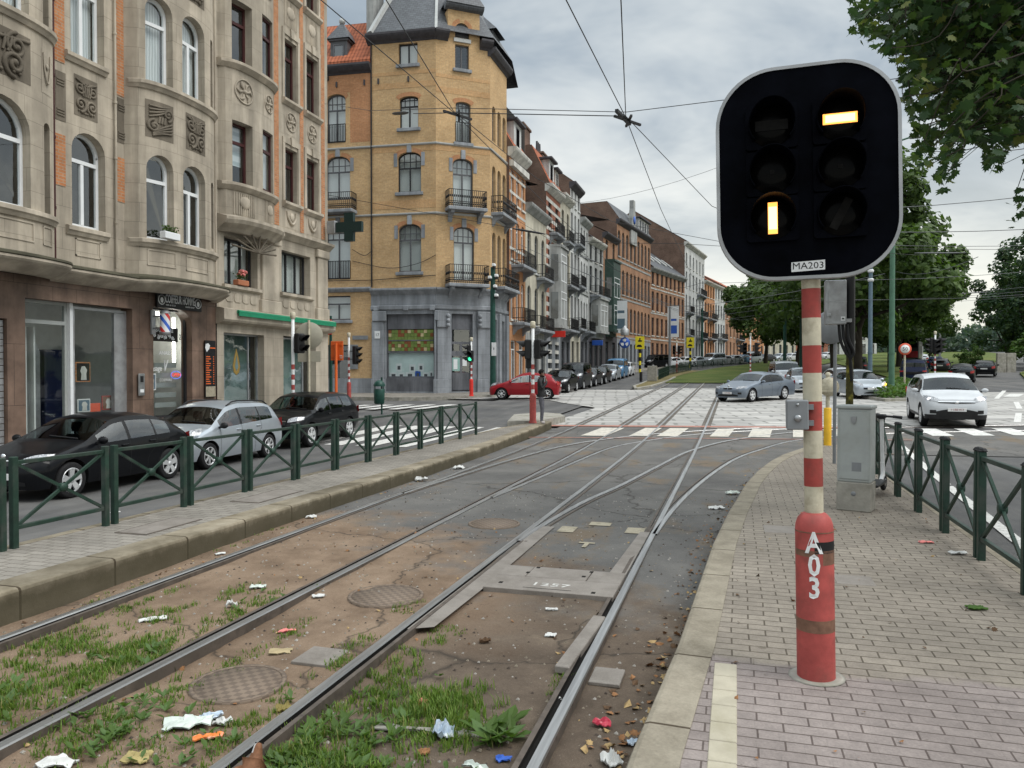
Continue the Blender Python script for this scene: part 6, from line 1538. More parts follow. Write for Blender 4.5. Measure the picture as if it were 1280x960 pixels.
for x0, x1, z0, z1 in ((.34,1.93,4.45,5.82),(3.22,4.95,4.5,5.85)):
    f = window(B,x0,x1,z0,z1,0,.24,'frame_dark',tr=None,mul=False,curtain='curtain',w=.06)
    m = MB()
    for q in (.36,.68): m.box(x0+(x1-x0)*q-.025,.23,z0+.06,x0+(x1-x0)*q+.025,.3,z1-.06)
    m.build('mullion', 'frame_dark', f)
    m = MB(); band(m, x0-.1, x1+.1, [(.03,z0-.15),(.1,z0-.1),(.1,z0-.01)]); m.build('sill', 'limestone_plain', B)
    for k in range(4):
        m = MB(); cx_ = x0+.22+(x1-x0-.44)*k/3; m.ext(sq(.17,.13,.1,4), (cx_,-.0,z0-.36), (1,0,0), (0,0,1), (0,-.02,0)); m.build('panel_mould', 'limestone_plain', B)
m = MB(); band(m, -.02, 6.2, [(.06,3.3),(.22,3.36),(.26,3.42),(.26,3.72),(.1,3.76)]); m.build('shop_fascia', 'limestone_plain', B)
m = MB(); m.tube([(.55,-.3,3.66),(6.1,-.3,3.66)], .05, 8); m.bar((.55,-.33,3.6),(6.1,-.33,3.6),.03,.12); m.build('awning_roller', 'awning_green', B)
for x0, x1 in ((.3,2.25),(3.3,5.3)):
    m = MB(); frame(m, x0, x1, .5, 3.06, 0, .22, .05, .06, 0, None, False); m.box(x0+.28,.225,.55,x0+.32,.27,3.0); m.box(x1-.5,.225,.55,x1-.46,.27,3.0); f = m.build('shop_window', 'galvanised', B)
    m = MB(); sheet_at(m, [(x0,.5),(x1,.5),(x1,3.06),(x0,3.06)], .25); m.build('pane', 'win_glass', f)
    m = MB(); sheet_at(m, [(x0,.5),(x1,.5),(x1,3.06),(x0,3.06)], .6); m.build('backdrop', 'window_teal', f)
m = MB(); m.ext([(0,.42),(.1,.15),(.17,-.1),(.12,-.28),(0,-.36),(-.12,-.28),(-.17,-.1),(-.1,.15)], (1.2,.245,2.2), (1,0,0), (0,0,1), (0,-.012,0)); m.ext([(0,.22),(.05,.0),(.08,-.12),(0,-.24),(-.08,-.12),(-.05,0)], (1.2,.232,2.2), (1,0,0), (0,0,1), (0,-.004,0), 1); m.build('emblem', ['brass','window_teal'], B)
pp = root('flower_pot', 'terracotta pot of pink flowers on the mezzanine sill above the awning', 'flower pot', (-13.95,19.45,4.46), PI/2)
m = MB(); m.cbox(-.26,-.1,0,.26,.1,.16,.02); m.build('pot', 'terracotta', pp)
# pharmacy cross hanging off the far corner
pc = root('pharmacy_cross', 'dark unlit pharmacy cross sign projecting from the end of the beige house', 'sign', (-13.45,24.3,7.0))
m = MB(); pw = .22; m.ext([(-pw,-.62),(pw,-.62),(pw,-.22),(.62,-.22),(.62,.22),(pw,.22),(pw,.62),(-pw,.62),(-pw,.22),(-.62,.22),(-.62,-.22),(-pw,-.22)], (.55,-.1,0), (1,0,0), (0,0,1), (0,.2,0)); m.build('cross', 'cross_dark', pc)
m = MB(); m.cbox(-.5,-.14,-.25,-.1,.14,.3,.02); m.bar((-.55,0,0),(.1,0,0),.06); m.build('mount', 'galvanised', pc)

# the whole block stands a little farther off, on the lower pavement: scale about the sight point used to survey it
KB = 15.2/14
for o in (A, B, sb, bp, pl_, ic, fb, pp, pc):
    l = Vector(o.location); o.location = (l.x*KB, l.y*KB, 1.93+(l.z-1.93)*KB); o.scale = (KB,KB,KB)

pc.scale = (KB*.8,KB*.8,KB*.8)
# ------------------------------------------------------------------ corner building of yellow brick
plain('tile_green', (.16,.22,.06), .3, 0, .3); plain('tile_cream', (.5,.42,.24), .3, 0, .2); plain('tile_brown', (.22,.08,.035), .3, 0, .2); plain('window_mint', (.58,.68,.67), .5, 0, .12, 1.5); plain('eaves_dark', (.055,.052,.058), .6, 0, .25); plain('teal_paint', (.25,.42,.38), .6, 0, .1)
plain('teal_dark', (.02,.045,.035), .5, 0, .2); plain('lead_pale', (.42,.43,.42), .6, .2, .1)
fa = Vector((-17.2,42.8,0)); fd = Vector((6.9,.55,0)).normalized(); fang = math.atan2(fd.y, fd.x)
cb = Vector((-14.5,44.9,0)); cd = (cb-fa).normalized(); cang = math.atan2(cd.y, cd.x); CL = (cb-fa).length
CB = root('corner_house', 'yellow brick corner house with grey stone shopfront, wrought iron balconies and slate turret', 'building', (0,0,0))
fo = fa-fd*9.2
MF = Matrix.Translation(fo) @ Matrix.Rotation(fang,4,'Z'); MC = Matrix.Translation(fa) @ Matrix.Rotation(cang,4,'Z'); MS = Matrix.Translation(cb) @ Matrix.Rotation(PI/2,4,'Z')
def piece(Mx, name, mat_, fn, parent=CB, sharp=None):
    m = MB(); fn(m); o = m.build(name, mat_, parent, sharp); o.matrix_local = Mx; return o
def cwin(Mx, xa, xb, za, zb, rise, mat_='frame_dark', tr=None, mul=True, bars=0, curtain=None, y=.16, w=.07, glassm='win_glass'):
    f = window(CB, xa, xb, za, zb, rise, y, mat_, tr, mul, bars, curtain, None, w, glassm); f.matrix_local = Mx; return f
X9 = 9.2
# window lists per face: (x0,x1,z0,z1,rise)
fw = [(X9-2.37,X9-.93,7.95,10.82,.42),(X9-2.4,X9-.93,12.72,15.12,.4),(X9-2.28,X9-1.09,16.55,18.45,.22),(X9-2.33,X9-1.13,20.35,21.6,0)]
lw = [(X9-7.05,X9-5.46,7.62,11.0,.55),(X9-7.05,X9-5.46,12.45,15.12,.5),(X9-6.98,X9-5.74,15.95,18.9,.35),(X9-7.1,X9-5.46,5.12,6.6,0),(X9-7.05,X9-5.6,1.1,3.6,0)]
lw2 = [(a-2.9,b-2.9,c,d,e) for a,b,c,d,e in lw[:3]]
shop = (X9-3.2,X9-.12,.75,5.42,0)
def f_front(m):
    wall(m, 3.97+X9-9.2-.0 if False else X9-4.05, X9, 6.55, 22.0, fw, .25)
def f_left(m): wall(m, -9, X9-4.05, .5, 20.3, lw+lw2, .25)
piece(MF, 'wall', 'brick_yellow', f_front); piece(MF, 'wall', 'brick_yellow', f_left)
def f_base(m): wall(m, X9-4.05, X9, .4, 6.7, [shop], .45, 0, -.02)
piece(MF, 'shopfront_wall', 'bluestone', f_base)
def bands(m):
    # courses of orange brick and blue stone dressings, proud of the wall
    for z0, z1 in ((11.75,12.25),(15.15,15.5),(18.95,19.3),(19.75,19.95)): m.box(X9-4.05,-.012,z0,X9-.0,.02,z1)
piece(MF, 'brick_course', 'brick_band', bands)
for q in ((X9-5.44,15.9,X9-4.06,20.2),(X9-8.6,15.9,X9-7.1,20.2),(X9-5.72,18.95,X9-5.44,20.2),(X9-7.1,19.0,X9-5.72,20.2)): piece(MF, 'brick_panel', 'brick_orange', lambda m: m.box(q[0],-.006,q[1],q[2],.02,q[3]))
def strings(m, x0, x1, lst, d=.1):
    for z in lst: band(m, x0, x1, [(.02,z-.09),(d*.8,z-.06),(d,z-.02),(d,z+.03),(.04,z+.05)])
piece(MF, 'string_course', 'lead_pale', lambda m: strings(m, -9, X9+.05, (11.44,15.58)))
piece(MC, 'string_course', 'lead_pale', lambda m: strings(m, -.03, CL+.03, (11.44,15.58)))
piece(MS, 'string_course', 'lead_pale', lambda m: strings(m, -.03, 3.6, (11.44,15.58)))
def corn(m, x0, x1, z, d=.42): band(m, x0, x1, [(.04,z-.42),(.1,z-.34),(.25,z-.26),(d,z-.12),(d+.06,z-.02),(d+.06,z+.1)])
piece(MF, 'cornice', 'eaves_dark', lambda m: corn(m, X9-4.3, X9+.1, 22.1)); piece(MC, 'cornice', 'eaves_dark', lambda m: (corn(m,-.1,.75,22.1), corn(m,2.75,CL+.1,21.9))); piece(MS, 'cornice', 'eaves_dark', lambda m: corn(m, -.1, 3.7, 21.6, .35))
def eav(m):
    corn(m, -9, X9-4.05, 20.45, .4)
    for k in range(16): m.box(-9+k*.75,-.38,19.75,-9+k*.75+.14,.0,19.98)
piece(MF, 'eaves', 'eaves_dark', eav)
piece(MF, 'bluestone_frieze', 'bluestone', lambda m: (band(m, X9-4.1, X9+.06, [(.03,5.62),(.14,5.72),(.14,5.9),(.05,5.95),(.05,6.55),(.16,6.66),(.32,6.85),(.32,6.95),(.06,7.0)]), band(m,-9,X9-4.1,[(.03,6.8),(.12,6.86),(.2,6.98),(.2,7.06),(.04,7.1)])))
piece(MC, 'bluestone_frieze', 'bluestone', lambda m: band(m, -.05, CL+.05, [(.03,5.62),(.14,5.72),(.14,5.9),(.05,5.95),(.05,6.55),(.16,6.66),(.32,6.85),(.32,6.95),(.06,7.0)]))
piece(MS, 'bluestone_frieze', 'bluestone', lambda m: band(m, -.05, 3.6, [(.03,5.62),(.14,5.72),(.14,5.9),(.05,5.95),(.05,6.55),(.16,6.66),(.32,6.85),(.32,6.95),(.06,7.0)]))
def plinth(m): m.box(-9,-.06,.3,X9-4.06,.02,1.55)
piece(MF, 'plinth', 'bluestone', plinth)
def pilasters(m):
    for x0, x1 in ((X9-4.05,X9-3.3),(X9-.1,X9+.02)):
        m.cbox(x0-.04,-.16,.4,x1+.04,.0,1.5,.02); m.cbox(x0,-.12,1.502,x1,.0,5.0,.02); m.cbox(x0+.05,-.2,5.002,x1+.18,.0,5.6,.03)
    for x in (X9-3.9,X9-2.0,X9-.35): m.cbox(x,-.2,5.62,x+.3,-.1,5.9,.02)
piece(MF, 'pilaster', 'bluestone', pilasters)
def dress(m, lst):
    for xa, xb, za, zb, r in lst:
        m.cbox((xa+xb)/2-.14,-.08,zb-.05,(xa+xb)/2+.14,.02,zb+.5,.02)
        for x0, x1 in ((xa-.24,xa-.02),(xb+.02,xb+.24)): m.box(x0,-.03,zb-r-.45,x1,.02,zb-r+.35)
for q in fw[:2]+lw[:2]+lw2[:2]: piece(MF, 'window_dressing', 'bluestone', lambda m: dress(m, [q]))
def archb(m, lst):
    for xa, xb, za, zb, r in lst:
        P = arch_pts(xa-.02,xb+.02,zb+.0,r,12); Q = arch_pts(xa-.2,xb+.2,zb+.24,r+.05,12)
        for i in range(12):
            if i in (5,6) and r > .35: continue
            m.add([(P[i][0],-.014,P[i][1]),(P[i+1][0],-.014,P[i+1][1]),(Q[i+1][0],-.014,Q[i+1][1]),(Q[i][0],-.014,Q[i][1])], [(0,1,2,3)])
for q in fw[:3]+lw[:3]+lw2: piece(MF, 'brick_arch', 'brick_orange', lambda m: archb(m, [q]))
def sills(m, lst):
    for xa, xb, za, zb, r in lst: m.cbox(xa-.14,-.14,za-.2,xb+.14,.1,za-.01,.015); 
for q in fw+[lw[3]]: piece(MF, 'sill', 'bluestone', lambda m: sills(m, [q]))
for i, (a,b,c,d,e) in enumerate(fw): cwin(MF,a,b,c,d,e,'frame_grey' if i == 0 else 'frame_dark',tr=d-(.95 if i < 2 else .6) if i < 3 else None,mul=True,bars=3 if i < 3 else 0,curtain='curtain')
for i, (a,b,c,d,e) in enumerate(lw+lw2):
    if i == 4: cwin(MF,a,b,c,d,e,'frame_grey',tr=2.8,mul=True); continue
    cwin(MF,a,b,c,d,e,'frame_grey',tr=d-(.95 if i != 3 else .5),mul=True,bars=3 if i != 3 else 0,curtain='curtain')
# stained yellow top lights on the first floor
# shop window with chequered tiles
f = cwin(MF, X9-3.2, X9-.12, 1.55, 5.42, 0, 'bluestone_dark', tr=None, mul=False, y=.22, glassm='shop_glass', w=.1)
piece(MF, 'stall_riser', 'bluestone_dark', lambda m: (m.box(X9-3.2,.1,.75,X9-.12,.45,1.55), [m.box(X9-3.2+.76*k,.08,.8,X9-3.2+.76*k+.03,.1,1.5) for k in range(5)]))
piece(MF, 'fascia_panel', 'bluestone_dark', lambda m: (m.box(X9-3.1,.16,4.52,X9-.22,.3,5.42), [m.box(X9-3.1+.58*k,.145,4.55,X9-3.1+.58*k+.03,.16,5.4) for k in range(6)]))
def tiles(m):
    nx, w = 14, 2.86/14
    for i in range(nx):
        for j in range(6):
            h = (i*7+j*13+(i*j)%5)%5; mi = 0 if (i+j)%3 == 0 else (2 if h < 2 else (1 if h < 3 else 0))
            z = 3.2+j*.215; m.box(X9-3.09+i*w+.006,.19,z+.006,X9-3.09+(i+1)*w-.006,.21,z+.209,mi)
    m.box(X9-3.1,.17,3.1,X9-.2,.2,3.19,3); m.box(X9-3.1,.168,3.8,X9-.2,.189,3.87,3)
piece(MF, 'tile_panel', ['tile_green','tile_cream','tile_brown','bluestone_dark'], tiles)
piece(MF, 'shop_backdrop', 'window_mint', lambda m: m.box(X9-3.15,.30,1.6,X9-.17,.33,3.1))
def bills(m):
    for k, (x, z, w, h, mi) in enumerate(((.75,2.2,.36,.5,0),(.9,1.72,.4,.36,0),(1.6,2.15,.38,.5,0),(2.15,2.2,.34,.5,0),(1.45,1.75,.55,.34,0),(1.95,1.78,.34,.42,1),(2.45,1.74,.4,.34,0),(.4,1.75,.5,.3,0),(2.8,1.8,.2,.4,0))):
        m.box(X9-3.2+x-w/2,.285,z-h/2,X9-3.2+x+w/2,.297,z+h/2,mi); m.box(X9-3.2+x-w*.25,.28,z-h*.25,X9-3.2+x+w*.25,.2845,z+h*.2,2)
piece(MF, 'poster_display', ['pvc_white','sign_blue','frame_grey'], bills)
def numb(m): m.cbox(X9-3.85,-.15,3.95,X9-3.5,-.12,4.4,.01)
piece(MF, 'number_plate', 'pvc_white', numb); o = text('number', '17', .25, T(0,0,0), 'frame_grey', CB, .003); o.matrix_local = MF @ T(X9-3.67,-.155,4.17) @ UPR
o = piece(MF, 'street_plate', 'zinc_grey', lambda m: (m.cbox(X9-5.3,-.09,3.9,X9-4.3,-.065,4.15,.004), m.cbox(X9-5.5,-.09,2.1,X9-4.95,-.065,3.6,.004)))
def round_sign(m): m.lathe([(.17,-.03),(.17,-.05),(.001,-.05)], (X9+.35-.1,0,2.85), 18, 0, 'y')
# chamfer
chw = [(1.1,2.4,7.45,10.7,.4),(1.05,2.33,11.9,14.8,.38),(1.23,2.18,15.75,18.2,.2),(1.2,2.08,20.15,21.6,0)]
def f_ch(m):
    wall(m, 0, CL, 6.55, 22.0, chw, .25)
    wall(m, .75, 2.75, 22.0, 23.6, [(1.2,2.08,22.0,22.9,.44)], .25, 0, -.01)
    m.box(.75,-.0,22.0,.77,1.5,23.6); m.box(2.73,0,22.0,2.75,1.5,23.6)
piece(MC, 'wall', 'brick_yellow', f_ch)
def f_ch2(m): wall(m, 0, CL, .4, 6.7, [(.95,2.3,.75,5.45,0)], .4, 0, -.02)
piece(MC, 'shopfront_wall', 'bluestone', f_ch2)
def pil2(m):
    for x0, x1 in ((.0,.72),(2.55,CL)): m.cbox(x0,-.16,.4,x1,.0,1.5,.02); m.cbox(x0+.04,-.12,1.502,x1-.04,.0,5.0,.02); m.cbox(x0,-.22,4.6,x1,.0,5.6,.03)
    for x in (.6,2.62):
        for k in range(3): m.sph((x+.08,-.22,5.3-.28*k),.14,5)
piece(MC, 'pilaster', 'bluestone', pil2)
piece(MC, 'brick_course', 'brick_band', lambda m: [m.box(0,-.012,z0,CL,.02,z1) for z0,z1 in ((15.15,15.5),(18.6,18.95),(19.5,19.7))])
for q in chw[:3]+[(1.2,2.08,22,22.9,.44)]: piece(MC, 'brick_arch', 'brick_orange', lambda m: archb(m, [q]))
for q in chw[:2]: piece(MC, 'window_dressing', 'bluestone', lambda m: dress(m, [q]))
for q in chw[2:]: piece(MC, 'sill', 'bluestone', lambda m: sills(m, [q]))
for i, (a,b,c,d,e) in enumerate(chw): cwin(MC,a,b,c,d,e,'frame_grey',tr=d-(.95 if i < 2 else .6) if i < 3 else None,bars=3 if i < 3 else 0,curtain='curtain' if i < 3 else None)
def lunette(m): m.ext(arch_pts(1.2,2.08,22.9,.44)+[(2.08,21.98),(1.2,21.98)], (0,.12,0), (1,0,0), (0,0,1), (0,.05,0)); [m.box(1.22,.1,22.0+.12*k,2.06,.12,22.04+.12*k) for k in range(4)]
piece(MC, 'louvre', 'frame_grey', lunette)
piece(MC, 'lunette_sill', 'lead_pale', lambda m: m.cbox(1.1,-.1,21.72,2.18,.1,21.95,.01))
# gable roof of the turret dormer
def gab(m):
    band(m, .55, 2.95, [(.05,23.6),(.25,23.7),(.34,23.8),(.34,23.9)])
    m.add([(.55,-.4,23.9),(2.95,-.4,23.9),(2.95,1.6,23.9),(.55,1.6,23.9),(1.75,.45,26.3)], [(0,1,4),(1,2,4),(2,3,4),(3,0,4)])
piece(MC, 'turret_roof', 'slate', gab)
d_ = cwin(MC, .95, 2.3, .8, 5.45, 0, 'bluestone_dark', tr=3.7, mul=True, y=.24, w=.12)
piece(MC, 'door_panel', 'bluestone_dark', lambda m: (m.box(1.07,.22,.85,2.18,.3,1.9), m.box(1.07,.2,4.5,2.18,.3,5.35), m.box(1.0,.2,2.9,2.25,.28,3.2)))
piece(MC, 'poster_display', ['teal_paint','pvc_white'], lambda m: (m.box(1.08,.235,2.0,1.55,.26,2.8,0), m.box(1.15,.225,2.1,1.4,.234,2.7,1), m.box(1.72,.225,2.3,2.0,.26,2.7,1)))
# street side
sw_ = [(.45+1.1*k,1.15+1.1*k) for k in range(3)]
so = [(a,b,z0,z1,.3) for a,b in sw_ for z0,z1 in ((7.6,10.6),(12.1,14.7),(16.2,18.4))]
piece(MS, 'wall', 'brick_yellow', lambda m: wall(m, 0, 3.55, 6.55, 21.5, so, .25))
piece(MS, 'shopfront_wall', 'bluestone', lambda m: wall(m, 0, 3.55, .5, 6.7, [(.5,1.35,.9,5.2,0),(2.1,3.0,.9,5.2,0)], .3, 0, -.02))
piece(MS, 'pilaster', 'bluestone', lambda m: [m.cbox(x,-.2,.5,x+.4,0,5.6,.03) for x in (.02,1.5,3.1)])
for a,b,z0,z1,r in so: cwin(MS,a,b,z0,z1,r,'frame_grey',tr=z1-.8,mul=False,w=.06)
for a in (.5,2.1): cwin(MS,a,a+.85,.9,5.2,0,'bluestone_dark',tr=3.8,mul=False)
piece(MS, 'dormer', 'slate', lambda m: (m.cbox(.9,.1,21.6,2.4,2,23.2,.03), m.add([(.7,-.2,23.2),(2.6,-.2,23.2),(2.6,2,23.2),(.7,2,23.2),(1.65,.9,24.4)], [(0,1,4),(1,2,4),(2,3,4),(3,0,4)])))
# balconies
def balcony(root_, x0, x1, z, d=.75, h=1.0, Mx=None, mat_='bluestone', ornate=True):
    m = MB(); m.cbox(x0,-d,z-.2,x1,.05,z,.03)
    for x in (x0+.18,x1-.42): m.ext([(0,0),(-d*.85,0),(-d*.8,-.14),(-d*.3,-.3),(-.05,-.62),(0,-.62)], (x,0,z-.2), (0,1,0), (0,0,1), (.24,0,0))
    b = m.build('balcony', mat_, root_)
    m = MB(); P = [(x0+.05,-.02),(x0+.05,-d+.06),(x1-.05,-d+.06),(x1-.05,-.02)]
    for (ax,ay),(bx,by) in zip(P,P[1:]):
        for zz in (z+.08,z+.3,z+h): m.bar((ax,ay,zz),(bx,by,zz),.035)
        L_ = math.hypot(bx-ax,by-ay); n = max(2,int(L_/.13))
        for i in range(n+1):
            f = i/n; x, y = ax+(bx-ax)*f, ay+(by-ay)*f; m.bar((x,y,z),(x,y,z+h),.022)
            if ornate and i < n:
                xm, ym = ax+(bx-ax)*(f+.5/n), ay+(by-ay)*(f+.5/n); m.sph((xm,ym,z+.19),.05,3); m.sph((xm,ym,z+.62),.045,3,0,(1,1,2))
    g = m.build('railing', 'iron_black', b)
    if Mx is not None: b.matrix_local = Mx
    return b
balcony(CB, .55, 3.0, 11.75, .8, 1.0, MC); balcony(CB, .55, 3.1, 7.2, .9, 1.1, MC)
balcony(CB, .2, 3.4, 11.75, .8, 1.0, MS); balcony(CB, .2, 3.5, 7.2, .95, 1.1, MS)
balcony(CB, X9-7.6, X9-5.0, 11.75, .8, 1.0, MF)
def juliet(m, x0, x1, z, h=1.1):
    for zz in (z+.05,z+h): m.bar((x0,-.03,zz),(x1,-.03,zz),.04)
    n = int((x1-x0)/.1)
    for i in range(n+1): x = x0+(x1-x0)*i/n; m.bar((x,-.03,z),(x,-.03,z+h),.03)
piece(MF, 'railing', 'iron_black', lambda m: juliet(m, X9-6.98, X9-5.74, 15.95)); piece(MF, 'railing', 'iron_black', lambda m: juliet(m, X9-7.05, X9-5.46, 7.62)); piece(MC, 'railing', 'iron_black', lambda m: juliet(m, 1.23, 2.18, 15.75, 1.2))
# anchors and cables
def anchors(m):
    for x in (X9-3.6,X9-1.7,X9-6.3,X9-4.5): m.bar((x,-.05,19.3),(x,-.05,19.62),.09)
piece(MF, 'wall_anchor', 'eaves_dark', anchors)
piece(MF, 'wall_cable', 'wire_black', lambda m: (m.tube(catmull([(X9-5.3,-.06,8.7),(X9-3,-.1,8.2),(X9-1.2,-.08,8.4),(X9+.0,-.05,8.9)],6),.018,5), m.tube(catmull([(X9-5.3,-.06,9.4),(X9-4.5,-.12,9.0),(X9-4.0,-.07,9.3)],6),.018,5), m.tube([(-9,-.07,7.6),(X9-4,-.07,7.5),(X9,-.07,7.7)],.02,5), m.tube([(X9-4.05,-.07,7.1),(X9-4.05,-.07,22)],.05,6)))
# roofs and hidden body
def body(m):
    z0, z1 = .3, 20.0
    P = [(-26.2-8,42.2),(-17.25,43.2),(-14.8,45.1),(-14.75,48.4),(-14.7,54),(-34,54)]; P = [(x-.35,y+.95) for x,y in P]
    m.ext(P, (0,0,z0), (1,0,0), (0,1,0), (0,0,z1-z0))
piece(Matrix(), 'rear_wall', 'room_dark', body)
def mans(m):
    A = [(-21.4,42.2),(-17.1,42.5),(-14.2,44.75),(-14.1,48.4),(-15,53),(-21.4,53)]; Bq = [(-20.3,45.4),(-18.2,45.6),(-17.4,46.6),(-17.3,48.0),(-17.5,50),(-20.3,50)]
    A = [(x,y,22.2) for x,y in A]; B_ = [(x,y,27.4) for x,y in Bq]
    m.add(A+B_, [(i,(i+1)%6,6+(i+1)%6,6+i) for i in range(6)]+[tuple(range(6,12))])
piece(Matrix(), 'mansard_roof', 'slate', mans)
piece(Matrix(), 'roof_flashing', 'lead_pale', lambda m: (m.bar((-21.2,42.3,22.3),(-20.2,45.4,27.5),.3,.3), m.bar((-17.1,42.6,22.2),(-18.15,45.5,27.5),.16)))
def rt(m):
    m.ext([(0,0),(0,.3),(2.7,3.75),(2.7,0)], (-9,-.2,20.5), (0,1,0), (0,0,1), (X9+4.9,0,0))
piece(MF, 'tiled_roof', 'roof_tile', rt)
piece(MF, 'chimney', 'render_grey', lambda m: m.cbox(X9-4.75,.9,20.4,X9-4.25,2.6,26.5,.03))
def dorm(m):
    x = X9-6.25; m.box(x-.55,.2,20.6,x+.55,2.2,22.2,0); m.box(x-.65,.1,22.2,x+.65,2.3,22.32,0)
    m.add([(x-.75,.0,22.32),(x+.75,.0,22.32),(x+.75,2.4,22.32),(x-.75,2.4,22.32),(x,.7,23.6)], [(0,1,4),(1,2,4),(2,3,4),(3,0,4)], 1); m.sph((x,.7,23.6),.2,5,2)
piece(MF, 'dormer', ['frame_grey','slate','lead_pale'], dorm)
cwin(MF, X9-6.6, X9-5.9, 20.8, 22.0, 0, 'bluestone_dark', mul=False, y=.14, curtain=None)
def skyl(m): m.ext([(0,0),(.9,.52),(.9,.6),(0,.08)], (X9-5.2,.75,21.15), (0,1,0), (0,0,1), (.85,0,0))
piece(MF, 'skylight', 'window_mint', skyl)

# ------------------------------------------------------------------ the terrace up the left street
WCACHE = {}
def hwin(root_, x, z, w, h, rise=0, mat_='pvc_white', y=.13, tr=True, mul=True):
    k = (round(w,2), round(h,2), round(rise,2), mat_, tr, mul)
    if k not in WCACHE:
        m = MB(); frame(m, 0, w, 0, h, rise, 0, .07, .05, 0, h-.6 if tr else None, mul); me = m.build('window', [mat_], root_)
        g = MB(); sheet_at(g, pane_poly(.03,w-.03,.03,h-.03,rise), .03); p = g.build('pane', 'far_glass', me); WCACHE[k] = (me, p); o = me
    else:
        a, b = WCACHE[k]; o = a.copy(); C.objects.link(o); o.parent = root_; p = b.copy(); C.objects.link(p); p.parent = o
    o.location = (x, y, z)
    return o
def house(name, label, p0, p1, base, top, floors, wallm, trim='trim_white', win='pvc_white', roof=None, extras=(), depth=9, gable='brick_brown', gf=None, cornm=None):
    # floors: (z0, height of opening, number, width, rise) measured from `base`
    p0 = Vector((p0[0],p0[1],0)); p1 = Vector((p1[0],p1[1],0)); w = (p1-p0).length-.02; ang = math.atan2((p1-p0).y,(p1-p0).x)
    r = root(name, label, 'building', (p0.x,p0.y,base), ang); H_ = top-base; ops = []
    for z0, h, n, ww, rise in floors:
        for i in range(n):
            c = w*(i+.5)/n; ops.append((c-ww/2,c+ww/2,z0,z0+h,rise))
    gfz = gf[1] if gf else 0
    up = [o for o in ops if o[2] >= gfz]; dn = [o for o in ops if o[2] < gfz]
    m = MB(); wall(m, 0, w, gfz, H_, up, .2); m.build('wall', wallm, r)
    if gf: m = MB(); wall(m, 0, w, -1, gfz, dn, .25, 0, -.015); m.build('ground_floor_wall', gf[0], r)
    m = MB(); m.box(.002,.36,-1,w-.002,depth,H_-.02); m.box(.002,.004,-1,.1,.36,H_-.02); m.box(w-.1,.004,-1,w-.002,.36,H_-.02); m.build('party_wall', gable, r)
    for o in ops: hwin(r, o[0], o[2], o[1]-o[0], o[3]-o[2], o[4], win, tr=o[3]-o[2] > 1.4, mul=o[1]-o[0] > .75)
    SC = {}
    for o in ops:
        k = round(o[1]-o[0],2)
        if k not in SC: m = MB(); m.box(-.1,-.1,-.14,k+.1,.1,-.003); SC[k] = s_ = m.build('sill', trim, r)
        else: s_ = SC[k].copy(); C.objects.link(s_)
        s_.location = (o[0],0,o[2])
    m = MB(); band(m, -.0, w, [(.05,H_-.5),(.2,H_-.35),(.45,H_-.12),(.5,H_+.0),(.5,H_+.1)]); m.build('cornice', cornm or trim, r)
    if roof:
        rm, rh, style = roof; m = MB()
        if style == 'mansard': m.add([(0,-.3,H_+.1),(w,-.3,H_+.1),(w,1.2,H_+rh),(0,1.2,H_+rh),(0,depth,H_+rh),(w,depth,H_+rh)], [(0,1,2,3),(3,2,5,4)])
        else: m.add([(0,-.45,H_+.1),(w,-.45,H_+.1),(w,depth/2,H_+rh),(0,depth/2,H_+rh),(0,depth,H_),(w,depth,H_)], [(0,1,2,3),(3,2,5,4)])
        m.build('roof', rm, r)
        for x in (.003,w-.003):
            m = MB(); P = [(0,0)]+([(-.3,.1),(1.2,rh),(depth,rh)] if style == 'mansard' else [(-.3,.1),(depth/2,rh-.02),(depth,0)]); P[0] = (0,-.2)
            m.add([(x,a,H_+b-.03) for a,b in P], [tuple(range(len(P)))]); m.build('gable_wall', gable, r)
    for e in extras: e(r, w, H_)
    return r
def x_bands(zs, mat_, d=.014, h=.18):
    def f(r, w, H_):
        m = MB()
        for z in zs: m.box(0.01,-d,z,w-.01,.01,z+h)
        m.build('stone_band', mat_, r)
    return f
def x_balc(fx0, fx1, z, d=.8, h=.95, mat_='bluestone'):
    return lambda r, w, H_: balcony(r, fx0*w, fx1*w, z, d, h, None, mat_, False)
def x_bay(fx0, fx1, z0, z1, d, mat_, n=2):
    def f(r, w, H_):
        a, b = fx0*w, fx1*w; m = MB(); ch = .35
        P = [(a,0),(a+ch,-d),(b-ch,-d),(b,0)]
        m.ext(P, (0,0,z0), (1,0,0), (0,1,0), (0,0,z1-z0)); m.ext([(x,y*1.15) for x,y in P], (0,0,z1), (1,0,0), (0,1,0), (0,0,.2)); m.ext([(x,y*1.12) for x,y in P], (0,0,z0-.25), (1,0,0), (0,1,0), (0,0,.25)); m.ext([(a+.3,0),(a+.6,-d*.5),(b-.6,-d*.5),(b-.3,0)], (0,0,z0-.75), (1,0,0), (0,1,0), (0,0,.5))
        bay = m.build('bay', mat_, r)
        k = max(1,int((z1-z0)/3))
        for q in range(k):
            zz = z0+.5+q*3; ww = (b-a-2*ch)*.8; o = hwin(r, (a+b)/2-ww/2, zz, ww, min(2.2,z1-zz-.3), 0, 'pvc_white', -d-.02); o.parent = bay
            if True:
                for (qa,qb) in (((a,0),(a+ch,-d)),((b-ch,-d),(b,0))):
                    g = MB(); va, vb = Vector((*qa,0)), Vector((*qb,0)); u = (vb-va).normalized(); L_ = (vb-va).length; nrm = Vector((u.y,-u.x,0))
                    g.ext([(L_*.2,.0),(L_*.8,.0),(L_*.8,2.1),(L_*.2,2.1)], va+nrm*.004+Vector((0,0,zz)), u, (0,0,1), nrm*.03); sg_ = g.build('side_window', 'far_glass', bay)
    return f
